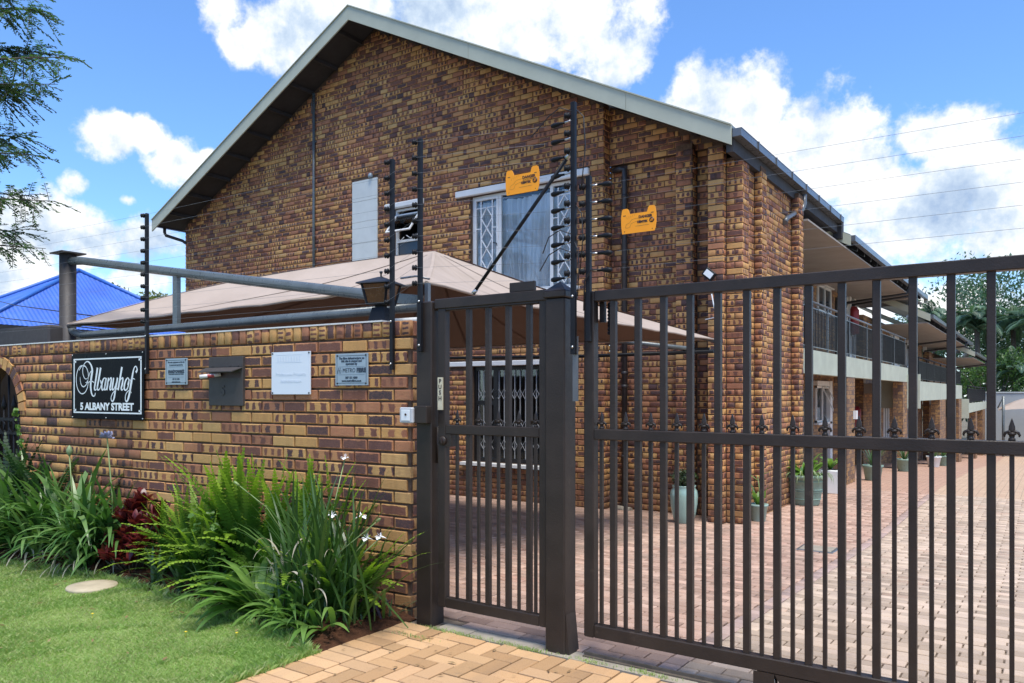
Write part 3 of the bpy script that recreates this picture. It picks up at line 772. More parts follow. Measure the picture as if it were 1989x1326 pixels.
# ---- front paving, herringbone, with a soldier border along the bed
mb = MB(); mb.quad((-3.385, -2.05, -0.018), (12, -2.05, -0.018), (12, 3.96, -0.018), (-3.385, 3.96, -0.018))
fp = tag(mb.build('front_paving', 'paving_sand'), None, kind='structure')
items = []; W, Lp, J = 0.100, 0.206, 0.010
y = 3.70; 
while y > 1.2:                       # border
    items.append((-3.375 + rnd.uniform(-.004, .004), y - W, rnd.uniform(-0.001, 0.002), 0, 0.222, W, False)); y -= W + J
w = W + J
for a in range(-60, 90):             # 90 degree herringbone in unit cells of the paver width
    for b in range(-60, 60):
        for kind in (0, 1):
            if (a - b) % 4 != (0 if kind == 0 else 0): continue
            if kind == 0: x0, y0, lx, ly = a * w, b * w, 2, 1
            else: x0, y0, lx, ly = (a - 1) * w, b * w, 1, 2
            x0 -= 3.15; y0 += 1.6
            x1 = x0 + lx * w - J; y1 = y0 + ly * w - J
            x0c, x1c, y0c, y1c = max(x0, -3.142), min(x1, 3.0), max(y0, 0.9), min(y1, 3.70)
            if x1c - x0c < 0.03 or y1c - y0c < 0.03: continue
            z = rnd.uniform(-0.0025, 0.002)
            if lx == 2: items.append((x0c, y0c, z, 0, x1c - x0c, y1c - y0c, False))
            else: items.append((x1c, y0c, z, R(90), y1c - y0c, x1c - x0c, False))
place_pieces('paver', items, 'clay_paver_gold', fp, 300, True, 0.02, 0.004, 'paver_field')
# concrete strip and steel track under the gate
mb = MB()
for k in range(26):
    x0 = -3.13 + k * 0.24
    mb.box(x0, x0 + 0.24, 3.705, 3.832, -0.05, -0.004 + rnd.uniform(-0.004, 0.003))
tag(mb.build('gate_threshold', 'concrete'), None, kind='structure')
mb = MB(); mb.box(-2.12, 3.2, 3.795, 3.803, -0.01, 0.020); mb.box(-2.12, 3.2, 3.775, 3.823, -0.01, 0.0035)
tag(mb.build('gate_track', 'bark'), 'dark steel guide rail set in the ground under the sliding gate', 'rail')

# ---- driveway beyond the gate
dr = sheet('driveway', -17, 9, [3.83, 10.2, 14, 17, 25, 38, 52], -0.014, 'paving_sand')
pink, cream, mauve = [], [], []
w, l = 0.109, 0.219
row = 0; y = 3.838
while y < 15.6:
    x = -9.6 - (l / 2 if row % 2 else 0)
    while x < 3.2:
        x0, x1 = x, x + l - 0.009; x += l
        zz = g(y) + rnd.uniform(-0.003, 0.003)
        for lo, hi, dst in ((-9.6, -1.715, pink), (-1.60, 3.2, cream)):
            a, b = max(x0, lo), min(x1, hi)
            if y < 3.93 and lo < -5 and a < -3.17: continue
            if b - a > 0.03: dst.append((a, y, zz, 0, b - a, w - 0.011, False))
    mauve.append((-1.709, y, g(y) + rnd.uniform(-.001, .002), 0, 0.103, w - 0.008, False))
    row += 1; y += w
tot = [('clay_paver_pink', pink, 130), ('clay_paver_cream', cream, 150), ('clay_paver_mauve', mauve, 20)]
for m, it, n in tot:
    place_pieces('paver', it, m, dr, n, True, 0.016, 0.005, 'paver_field', gs, g)
mb = MB()
for a, b in ((15.6, 17), (17, 25), (25, 38), (38, 52)):
    mb.quad((-9.6, a, g(a) - 0.002), (9, a, g(a) - 0.002), (9, b, g(b) - 0.002), (-9.6, b, g(b) - 0.002))
def far_paving():
    m, t, b = principled('far_paving')
    geo = t.n.new('ShaderNodeNewGeometry'); p = geo.outputs['Position']; x, y, z = t.sep(p)
    br = t.n.new('ShaderNodeTexBrick'); t.put(br.inputs['Vector'], t.comb(x, y, 0.0)); br.inputs['Scale'].default_value = 1.0
    br.inputs['Brick Width'].default_value = 0.219; br.inputs['Row Height'].default_value = 0.109; br.inputs['Mortar Size'].default_value = 0.005
    br.inputs['Color1'].default_value = (0.46, 0.29, 0.20, 1); br.inputs['Color2'].default_value = (0.39, 0.23, 0.16, 1); br.inputs['Mortar'].default_value = (0.12, 0.09, 0.07, 1)
    b2 = t.mix(1.0, br.outputs[0], (1.15, 1.3, 1.25), 'MULTIPLY')
    c = t.mix(t.smooth(x, -1.66, -1.64), br.outputs[0], b2)
    t.put(b.inputs['Base Color'], c); b.inputs['Roughness'].default_value = 0.85
far_paving()
tag(mb.build('far_paving', 'far_paving', dr), None, kind='stuff')
# inspection cover in the drive
c0 = thing('inspection_cover', 'pale square inspection cover set in the pink driveway paving', 'cover', (-1.99, 8.69, g(8.69)))
mb = MB(); mb.box(-2.19, -1.81, 8.52, 8.86, g(8.7) - 0.02, g(8.7) + 0.012, 0.006); mb.build('rim', 'gutter_metal', c0)
mb = MB(); mb.box(-2.16, -1.84, 8.55, 8.83, g(8.7) - 0.01, g(8.7) + 0.017, 0.004); mb.build('lid', 'concrete', c0)
# round stone in the lawn
mb = MB(); mb.lathe([(0.165, -0.03), (0.178, 0.004), (0.172, 0.016), (0.10, 0.018), (0.0001, 0.018)], (-5.93, 3.02, 0.0), 40)
mb2 = MB()
o = tag(mb.build('stepping_stone', 'concrete_tan'), 'round tan stepping stone lying in the lawn by the bed', 'stone')

# ================================================================== GARDEN WALL
TH = R(3.0); WM = frame(-3.315, 3.81, 0, TH); WF = (-3.315, 3.81, 0, TH)
def WP(u, y, z): return WM @ Vector((u, y, z))
gw = thing('garden_wall', 'front garden wall of flashed yellow and brown bricks with soldier course and arch', 'wall', WP(-0.11, 0.1, 0))
AC, AR, AZ = -5.50, 0.45, 1.29
mb = MB(WM)
arc = [(AC + AR * math.cos(t), AZ + AR * math.sin(t)) for t in [math.pi * k / 16 for k in range(16, -1, -1)]]
mb.prism([(-9.5, -0.1), (AC - AR, -0.1)] + arc + [(AC + AR, -0.1), (-0.119, -0.1), (-0.119, 1.944), (-9.5, 1.944)], 0.015, 0.205)
mb.build('mortar_core', 'mortar', gw)
items = []
for k in range(22):
    z = -0.028 + k * CH
    zz = z + 0.04 - AZ; ro = AR + 0.115
    h = AR if zz < 0 else (math.sqrt(max(0, ro * ro - zz * zz)) if zz < ro else 0)
    holes = [(AC - h - 0.008, AC + h + 0.008, -1, 9)] if h else []
    brick_run(items, WF, -7.2, -0.11, z, 1, off=(0.117 if k % 2 else 0.0) + 0.05, holes=holes)
u = -7.2
while u < -0.13:
    yy = rnd.uniform(-.003, .001)
    p = WM @ Vector((u, yy, 1.8455)); L = min(0.073, -0.11 - u)
    if L > 0.03: items.append((p.x, p.y, p.z, TH, L, 0.1, True))
    u += 0.0845
EF = WM @ Matrix.Translation((-0.11, 0, 0)); e0 = EF @ Vector((0, 0, 0))
for k in range(22): brick_run(items, (e0.x, e0.y, 0, TH + R(90)), 0.034, 0.205, -0.028 + k * CH, 1, off=0.1 if k % 2 else 0.2)
p = WM @ Vector((-0.11, 0.034, 1.8455)); items.append((p.x, p.y, p.z, TH + R(90), 0.17, 0.1, False))
place_pieces('brick', items, 'flashed_face_brick', gw, 300, False, 0.03, 0.005, 'brick_field', show=lambda it: it[0] > -8.6)
n = 17
for k in range(n):
    t0 = math.pi * (k + 0.07) / n; t1 = math.pi * (k + 0.93) / n
    mb = MB(WM); mb.prism([(AC + r * math.cos(t), AZ + r * math.sin(t)) for r, t in ((AR - 0.004, t0), (AR + 0.11, t0), (AR + 0.11, t1), (AR - 0.004, t1))], -0.006 + rnd.uniform(-.003, .002), 0.03)
    o = mb.build('brick', 'flashed_face_brick', gw); rv = (rnd.random() * 0.8, rnd.random(), rnd.random() * 0.8)
    ul = o.data.uv_layers.new(name='UVMap'); at = o.data.color_attributes.new('bk', 'FLOAT_COLOR', 'POINT')
    for d in at.data: d.color = (*rv, 1)
    for lp in o.data.loops: ul.data[lp.index].uv = (0.15 + 0.35 * (lp.vertex_index % 4 in (1, 2)), 0.1 + 0.8 * (lp.vertex_index % 4 > 1))
mb = MB(WM); mb.box(-9.5, -0.35, -0.005, 0.21, 1.9465, 1.957); mb.build('coping', 'white_cap', gw)

# iron gate in the arch with pale slats behind
ag = thing('arch_gate', 'dark ornamental iron gate inside the brick arch at the left end', 'gate', WP(AC, 0.1, 0))
for k in range(9):
    u = AC - 0.40 + k * 0.1; zt = AZ + math.sqrt(max(0, (AR - 0.02) ** 2 - (u - AC) ** 2)) if k % 2 == 0 else 1.30
    mb = MB(WM); mb.tube([(u, 0.12, 0.05), (u, 0.12, zt)], 0.011, 8)
    if k % 2: mb.lathe([(0.012, 1.30), (0.03, 1.34), (0.018, 1.38), (0.001, 1.46)], (u, 0.12, 0), 8)
    mb.build('bar', 'black_steel', ag)
for z in (0.15, 1.06, 1.2):
    mb = MB(WM); mb.bar((AC - 0.44, 0.12, z), (AC + 0.44, 0.12, z), 0.03, 0.03); mb.build('rail', 'black_steel', ag)
mb = MB(WM)
for k in range(4):
    cx = AC - 0.3 + k * 0.2
    mb.tube([(cx + 0.07 * math.cos(t) * (1 - t / 16), 0.10, 1.13 + 0.055 * math.sin(t)) for t in [0.5 * i for i in range(20)]], 0.006, 6)
mb.build('scroll', 'black_steel', ag)
sp = thing('slatted_screen', 'pale slatted screen seen through the brick arch', 'screen', WP(AC, 0.9, 0))
for k in range(15):
    mb = MB(WM); z = 0.1 + k * 0.13; mb.box(AC - 0.9, AC + 1.0, 0.95, 0.985, z, z + 0.116, 0.006); mb.build('slat', 'slat_white', sp)
mb = MB(WM); mb.box(AC - 0.9, AC + 1.0, 1.0, 1.03, 0.05, 2.0); mb.build('backing', 'slat_white', sp)
mb = MB(WM); mb.box(AC - 1.2, AC + 0.12, 0.45, 0.75, -0.1, 2.2, 0.02); tag(mb.build('inner_pier', 'brown_post'), 'dark pier standing in shade inside the brick arch', 'pier')

# ================================================================== APARTMENT BUILDING
bd = thing('apartment_building', 'long two storey apartment building of flashed brick with steep gable and balconies', 'building', (-10.2, 10.35, g(10.35)))
AX, AZT, SL, SR = -10.19, 8.36, 0.485, 0.504      # apex and roof slopes
def roofz(x): return AZT - (SL * (AX - x) if x < AX else SR * (x - AX))
YG = 10.35
holesG = [(-7.98, -5.92, 3.12, 4.79), (-8.28, -5.69, 4.79, 4.905), (-9.72, -9.10, 3.3, 4.81), (-9.94, -9.0, 4.81, 4.92), (-10.785, -10.125, 2.9, 5.465), (-7.95, -6.10, 0.33, 1.92), (-8.42, -5.88, 1.92, 2.01), (-8.14, -5.98, 0.265, 0.33)]
cutG = [(-7.98, -5.92, 3.12, 4.79), (-9.72, -9.10, 3.3, 4.81), (-7.95, -6.10, 0.33, 1.92)]
def wall_cells(mb, u0, u1, z0, z1, holes, y0, y1):
    us = sorted({u0, u1, *[h[i] for h in holes for i in (0, 1)]}); zs = sorted({z0, z1, *[h[i] for h in holes for i in (2, 3)]})
    for a, b in zip(us, us[1:]):
        run = None
        for c, d in zip(zs, zs[1:]):
            inside = any(h[0] <= (a + b) / 2 <= h[1] and h[2] <= (c + d) / 2 <= h[3] for h in holes)
            if inside:
                if run: mb.box(a, b, y0, y1, run[0], run[1]); run = None
            else: run = (run[0], d) if run else (c, d)
        if run: mb.box(a, b, y0, y1, run[0], run[1])
# cores (mortar) ------------------------------------------------------------
gwall = MB()
wall_cells(gwall, -16.185, -5.459, -0.6, 5.2, cutG, YG + 0.014, YG + 0.2)
gwall.prism([(-16.185, 5.2), (-5.459, 5.2), (-5.459, roofz(-5.459) - 0.13), (AX, AZT - 0.13), (-16.185, roofz(-16.185) - 0.13)], YG + 0.014, YG + 0.2)
gable = gwall.build('gable_wall', 'mortar', bd)
mb = MB()
def core(x0, x1, y0, y1, z1, z0=-0.6): mb.box(x0, x1, y0, y1, z0, z1)
core(-5.464, -3.6, 10.614, 10.8, 4.95)               # recess
mb.box(-5.455, -3.36, 10.552, 10.609, 4.925, 5.0); mb.prism([(-5.455, 5.0), (-3.36, 5.0), (-3.36, roofz(-3.36) - 0.1), (-5.455, roofz(-5.455) - 0.14)], 10.5515, 10.75)
core(-4.329, -4.089, 10.429, 10.608, 5.0)           # pilaster 1
core(-3.719, -3.519, 10.059, 10.6085, 4.78)         # pilaster 2
core(-3.5191, -3.299, 10.179, 10.45, 4.62)          # pilaster 3
core(-3.6, -3.359, 10.4501, 13.0, 4.7)              # side wall
core(-3.3591, -3.259, 10.879, 11.121, 4.65)
core(-3.3591, -3.329, 11.1211, 12.68, 4.65)
core(-3.3291, -3.209, 12.689, 12.961, 4.65)
side = mb.build('return_wall', 'mortar', bd)
gi, si = [], []
NC = 105
lf = lambda z: AX - (AZT - 0.14 - z) / SL
rf = lambda z: AX + (AZT - 0.14 - z) / SR
brick_run(gi, (0, YG, 0, 0), -16.19, -5.45, -0.34, NC, holes=holesG, left=lf, right=rf)
def face(x, y0, y1, ztop, z0=-0.34, ob=0.0):       # faces +X
    brick_run(si, (x, 0, 0, R(90)), y0 + 0.034, y1, z0, 80, off=ob, top=ztop)
def front(y, x0, x1, ztop, z0=-0.34, ob=0.0, r=None):
    brick_run(si, (0, y, 0, 0), x0, x1, z0, 90, off=ob, top=ztop, right=r)
face(-5.45, YG, 10.6, 5.85)
front(10.6, -5.445, -4.335, 4.92, ob=0.05)
nz = 4.93
brick_run(si, (0, 10.543, 0, 0), -5.445, -3.36, nz, 20, right=rf)
front(10.42, -4.33, -4.08, 4.92, ob=0.0); face(-4.08, 10.42, 10.6, 4.92)
front(10.6, -4.075, -3.725, 4.92, ob=0.03)
front(10.05, -3.72, -3.51, 4.78); face(-3.51, 10.05, 10.165, 4.78)
front(10.17, -3.505, -3.29, 4.62); face(-3.29, 10.17, 10.45, 4.62)
face(-3.35, 10.42, 10.865, 4.62, ob=0.08)
front(10.87, -3.345, -3.25, 4.62); face(-3.25, 10.87, 11.13, 4.62)
face(-3.32, 11.10, 12.675, 4.62)
front(12.68, -3.315, -3.2, 4.62); face(-3.2, 12.68, 12.97, 4.62)
place_pieces('brick', gi, 'flashed_face_brick', gable, 150, False, 0.03, 0.005, 'brick_field')
place_pieces('brick', si, 'flashed_face_brick', side, 150, False, 0.03, 0.005, 'brick_field')

# roof ------------------------------------------------------------------------
def slope_slab(mb, x0, x1, y0, y1, d0, d1):
    v = []
    for y in (y0, y1):
        for x, dd in ((x0, d0), (x1, d0), (x1, d1), (x0, d1)): v.append((x, y, roofz(x) - dd))
    mb.add(v, [(0, 1, 2, 3), (7, 6, 5, 4), (0, 4, 5, 1), (1, 5, 6, 2), (2, 6, 7, 3), (3, 7, 4, 0)])
mb = MB(); slope_slab(mb, -16.42, AX, 9.70, 15.8, -0.01, 0.03); slope_slab(mb, AX, -3.27, 9.70, 15.8, -0.01, 0.03)
rfm = mb.build('roof', 'roof_metal', bd)
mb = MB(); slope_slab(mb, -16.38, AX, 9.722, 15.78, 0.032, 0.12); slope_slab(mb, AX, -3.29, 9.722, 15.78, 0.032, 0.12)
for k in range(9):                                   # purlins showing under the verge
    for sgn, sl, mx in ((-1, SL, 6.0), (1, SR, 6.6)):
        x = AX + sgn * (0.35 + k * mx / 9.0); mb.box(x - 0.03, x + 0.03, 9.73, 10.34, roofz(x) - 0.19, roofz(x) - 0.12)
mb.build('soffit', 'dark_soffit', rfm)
def barge(xa, xb, first):
    mb = MB(); mb.prism([(xa, roofz(xa) - 0.245), (xb, roofz(xb) - 0.245), (xb, roofz(xb)), (xa, roofz(xa))], 9.676, 9.70); o = mb.build('bargeboard', 'sage_barge', bd)
    mb = MB(); mb.prism([(xa, roofz(xa) + 0.002), (xb, roofz(xb) + 0.002), (xb, roofz(xb) + 0.02), (xa, roofz(xa) + 0.02)], 9.655, 9.73); mb.build('flashing', 'sage_barge', o)
for a, b in ((-16.42, AX - 0.002), (AX + 0.002, -7.50), (-7.494, -4.755), (-4.749, -3.275)): barge(a, b, 0)
mb = MB(); mb.box(-3.268, -3.155, 9.70, 15.8, 4.735, 4.83); mb.box(-3.262, -3.151, 9.705, 15.79, 4.83, 4.838)
for k in range(7): mb.box(-3.2685, -3.140, 10.4 + k * 0.85, 10.43 + k * 0.85, 4.73, 4.841)
mb.build('gutter', 'gutter_metal', bd)
mb = MB(); mb.box(-3.36, -3.27, 9.74, 15.8, 4.56, 4.78); mb.box(-3.355, -3.2, 15.80, 16.0, 4.45, 4.86); mb.build('fascia', 'dark_soffit', bd)
mb = MB(); mb.quad((-4.9, 9.75, 4.605), (-3.36, 9.75, 4.605), (-3.36, 10.0, 4.605), (-4.9, 10.0, 4.605)); 
mb = MB(); mb.box(-3.62, -3.36, 12.98, 15.78, 4.60, 4.64); mb.build('eave_lining', 'dark_soffit', bd)
mb = MB(); mb.tube([(-3.2, 13.0, 4.69), (-3.2, 13.0, 4.55), (-3.22, 12.95, 4.44), (-3.26, 12.8, 4.37), (-3.30, 12.35, 4.20), (-3.29, 12.2, 4.1)], 0.04, 10); mb.build('downpipe', 'gutter_metal', bd)
mb = MB(); mb.box(-16.50, -16.40, 9.75, 15.7, 5.22, 5.33); mb.build('gutter', 'gutter_dark', bd)
mb = MB(); mb.tube([(-16.45, 10.0, 5.23), (-16.45, 10.0, 5.13), (-16.43, 10.02, 5.06), (-16.22, 10.30, 4.96), (-16.12, 10.31, 4.90)], 0.035, 10)
mb.build('downpipe', 'pipe_brown', bd)
# pipes on the gable
mb = MB(); mb.tube([(-11.82, YG - 0.035, 2.6), (-11.82, YG - 0.035, roofz(-11.82) - 0.2)], 0.028, 10)
for z in (4.3, 6.4): mb.box(-11.87, -11.77, YG - 0.03, YG, z, z + 0.03)
mb.tube([(-11.84, YG - 0.03, 6.95), (-11.89, YG - 0.03, 7.02), (-11.89, YG - 0.03, 7.2), (-11.86, YG - 0.03, 7.3)], 0.008, 6)
mb.build('downpipe', 'grey_tube', bd)
mb = MB(); px, py = -5.19, 10.53
mb.tube([(-5.38, 10.53, 4.84), (-5.26, 10.53, 4.85), (px, py, 4.83), (px, py, 4.70), (px, py, -0.30)], 0.043, 12)
for z in (0.5, 1.55, 1.75, 3.4, 4.4): mb.lathe([(0.05, z), (0.05, z + 0.05)], (px, py, 0), 12)
mb.build('downpipe', 'pipe_brown', bd)
mb = MB(); mb.tube([(-5.40, 10.52, -0.26), (-5.05, 10.45, -0.27)], 0.05, 8); mb.build('gully', 'concrete', bd)

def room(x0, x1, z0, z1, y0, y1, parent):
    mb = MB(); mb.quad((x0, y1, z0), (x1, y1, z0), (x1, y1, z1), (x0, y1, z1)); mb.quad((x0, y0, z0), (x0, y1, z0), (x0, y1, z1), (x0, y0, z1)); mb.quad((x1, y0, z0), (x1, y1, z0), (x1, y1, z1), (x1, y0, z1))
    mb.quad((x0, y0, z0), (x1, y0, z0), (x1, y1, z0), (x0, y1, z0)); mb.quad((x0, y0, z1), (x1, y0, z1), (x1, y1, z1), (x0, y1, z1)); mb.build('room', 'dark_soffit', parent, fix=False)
# windows of the gable ----------------------------------------------------------
def burglar(mb, x0, x1, z0, z1, y, n):
    cx = (x0 + x1) / 2; w = (x1 - x0) * 0.27
    for x in (cx - w, cx + w): mb.bar((x, y, z0), (x, y, z1), 0.017, 0.012)
    zt = z1 - 0.12
    mb.bar((x0, y, zt), (x1, y, zt), 0.017, 0.012)
    h = (zt - z0) / n; zz = zt
    mb.bar((x0, y, zt - h), (x0 + (cx - w - x0), y, zt - h), 0.017, 0.012); mb.bar((cx + w, y, zt - h), (x1, y, zt - h), 0.017, 0.012)
    for k in range(n):
        a = zt - k * h; b = a - h
        mb.bar((cx, y, a) if k % 1 == 0 else (cx, y, a), (cx - w, y, a - h / 2), 0.017, 0.012); mb.bar((cx, y, a), (cx + w, y, a - h / 2), 0.017, 0.012)
        mb.bar((cx - w, y, a - h / 2), (cx, y, b), 0.017, 0.012); mb.bar((cx + w, y, a - h / 2), (cx, y, b), 0.017, 0.012)
def rectframe(mb, x0, x1, z0, z1, y0, y1, t):
    mb.box(x0, x1, y0, y1, z1 - t, z1); mb.box(x0, x1, y0, y1, z0, z0 + t)
    mb.box(x0, x0 + t, y0, y1, z0 + t, z1 - t); mb.box(x1 - t, x1, y0, y1, z0 + t, z1 - t)
wy = YG + 0.075
mb = MB(); rectframe(mb, -7.975, -5.925, 3.125, 4.785, wy, wy + 0.05, 0.045)
mb.box(-7.44, -7.385, wy, wy + 0.05, 3.17, 4.74); mb.box(-6.44, -6.385, wy, wy + 0.05, 3.17, 4.74)
win = mb.build('window', 'white_paint', bd); win['label'] = 'large upper window with white steel frame and drawn pale curtains'
mb = MB(); rectframe(mb, -7.93, -7.44, 3.17, 4.74, wy - 0.02, wy + 0.02, 0.035); mb.build('casement', 'white_paint', win)
for x0, x1 in ((-7.895, -7.475), (-7.385, -6.44), (-6.385, -5.97)):
    mb = MB(); mb.box(x0, x1, wy + 0.012, wy + 0.018, 3.20, 4.71); mb.build('pane', 'clear_glass', win)
mb = MB(); burglar(mb, -7.90, -7.47, 3.2, 4.70, wy + 0.003, 4); mb.build('burglar_bars', 'trellis_white', win)
mb = MB(); burglar(mb, -6.385, -5.97, 3.2, 4.70, wy + 0.003, 4); mb.build('burglar_bars', 'trellis_white', win)
mb = MB(); mb.smooth = True; nfold = 150
pts = []; ph = 0.0
for k in range(nfold + 1):
    x = -8.05 + 2.2 * k / nfold; ph += 0.5 * abs(math.sin(k * 0.063) + 0.6 * math.sin(k * 0.17 + 1)) + rnd.uniform(0.05, 0.35)
    dp = 0.03 * math.sin(ph) + 0.014 * math.sin(ph * 2.3 + 1)
    if -7.2 < x < -6.95: dp += 0.06
    pts.append((x, wy + 0.12 + dp))
for k in range(nfold):
    (x0, y0), (x1, y1) = pts[k], pts[k + 1]
    q = 0.10 * math.sin(k * 0.045); mb.quad((x0 + q, y0, 3.05), (x1 + q, y1, 3.05), (x1, y1, 4.69), (x0, y0, 4.69))
mb.build('curtain', 'curtain_fabric', win)
room(-8.1, -5.85, 2.95, 4.9, YG + 0.19, wy + 1.2, win)
mb = MB(); mb.tube([(-7.46, wy - 0.02, 3.92), (-7.44, wy - 0.06, 3.95), (-7.50, wy - 0.07, 3.96)], 0.008, 6); mb.build('stay', 'dark_frame', win)
mb = MB(); mb.box(-8.275, -5.695, YG - 0.04, YG + 0.16, 4.792, 4.902, 0.012); mb.build('lintel', 'white_paint', bd)
mb = MB(); mb.box(-8.05, -5.86, YG - 0.05, YG + 0.12, 3.06, 3.118, 0.012); mb.build('sill', 'white_paint', bd)
# small window, top sash pushed open
mb = MB(); rectframe(mb, -9.715, -9.105, 3.305, 4.805, wy - 0.03, wy + 0.02, 0.04); mb.box(-9.675, -9.145, wy - 0.03, wy + 0.02, 4.20, 4.245)
w2 = mb.build('window', 'white_paint', bd); w2['label'] = 'small upper window with its top sash pushed open'
ang = R(38); SM = Matrix.Translation((0, wy - 0.035, 4.70)) @ Matrix.Rotation(-ang, 4, 'X')
mb = MB(SM); rectframe(mb, -9.70, -9.12, -0.46, 0.0, -0.012, 0.012, 0.03); sash = mb.build('sash', 'white_paint', w2)
mb = MB(SM); mb.box(-9.67, -9.15, -0.003, 0.003, -0.43, -0.03); mb.build('pane', 'clear_glass', w2)
mb = MB(); mb.box(-9.675, -9.145, wy, wy + 0.006, 3.345, 4.20); mb.build('pane', 'louvre_glass', w2)
room(-9.9, -8.9, 3.2, 4.95, YG + 0.19, wy + 1.2, w2)
mb = MB(); mb.tube([(-9.14, wy - 0.02, 4.33), (-9.3, wy - 0.1, 4.24), (-9.36, wy - 0.14, 4.29)], 0.008, 6); mb.tube([(-9.66, wy - 0.02, 4.28), (-9.55, wy - 0.08, 4.22), (-9.45, wy - 0.1, 4.27)], 0.007, 6); mb.build('stay', 'trellis_white', w2)
mb = MB(); mb.box(-9.935, -9.005, YG - 0.045, YG + 0.16, 4.812, 4.918, 0.02); mb.build('lintel', 'white_paint', bd)
# pale panel strip
for k in range(7):
    z1 = 5.46 - k * 0.39; mb = MB(); mb.box(-10.78, -10.13, YG - 0.012, YG + 0.05, z1 - 0.386, z1, 0.003); mb.build('panel', 'pale_panel', bd)
mb = MB(); mb.lathe([(0.04, 0), (0.05, 0.03), (0.03, 0.08)], (-10.28, YG - 0.03, 5.47), 8); mb.build('spotlight', 'sign_silver', bd)
# ground floor window with white trellis behind dark frames
mb = MB(); rectframe(mb, -7.945, -6.105, 0.335, 1.915, wy, wy + 0.06, 0.06)
for x in (-7.50, -6.56): mb.box(x - 0.045, x + 0.045, wy + 0.001, wy + 0.06, 0.395, 1.855)
for x0, x1 in ((-7.885, -7.545), (-6.515, -6.165)):
    for z in (0.86, 1.28): mb.box(x0, x1, wy + 0.002, wy + 0.055, z, z + 0.07)
w3 = mb.build('window', 'dark_frame', bd); w3['label'] = 'ground floor window with dark frames and white trellis guard inside'
mb = MB(); mb.box(-7.885, -6.165, wy + 0.03, wy + 0.034, 0.395, 1.855); mb.build('pane', 'dark_glass', w3)
mb = MB(); ty = wy + 0.016
x = -7.86
while x < -6.15:
    mb.bar((x, ty, 0.40), (x, ty, 1.85), 0.011, 0.011); x += 0.105
for zc in (1.46, 0.94, 0.62):
    x = -7.86
    while x < -6.2:
        for s in (-1, 1):
            mb.bar((x, ty - 0.01, zc + s * 0.085), (x + 0.0525, ty - 0.01, zc), 0.010, 0.005); mb.bar((x + 0.0525, ty - 0.01, zc), (x + 0.105, ty - 0.01, zc + s * 0.085), 0.010, 0.005)
        x += 0.105
mb.build('trellis', 'trellis_grey', w3)
room(-8.2, -5.9, 0.2, 2.1, YG + 0.19, wy + 1.2, w3)
mb = MB(); mb.box(-8.41, -5.89, YG - 0.03, YG + 0.16, 1.925, 2.005, 0.008); mb.build('lintel', 'white_paint', bd)
mb = MB(); mb.add([(-8.13, YG - 0.09, 0.268), (-5.99, YG - 0.09, 0.268), (-5.99, YG - 0.09, 0.315), (-8.13, YG - 0.09, 0.315), (-8.13, YG + 0.11, 0.268), (-5.99, YG + 0.11, 0.268), (-5.99, YG + 0.11, 0.332), (-8.13, YG + 0.11, 0.332)], [(0, 1, 2, 3), (7, 6, 5, 4), (0, 4, 5, 1), (1, 5, 6, 2), (2, 6, 7, 3), (3, 7, 4, 0)])
mb.build('sill', 'white_paint', bd)

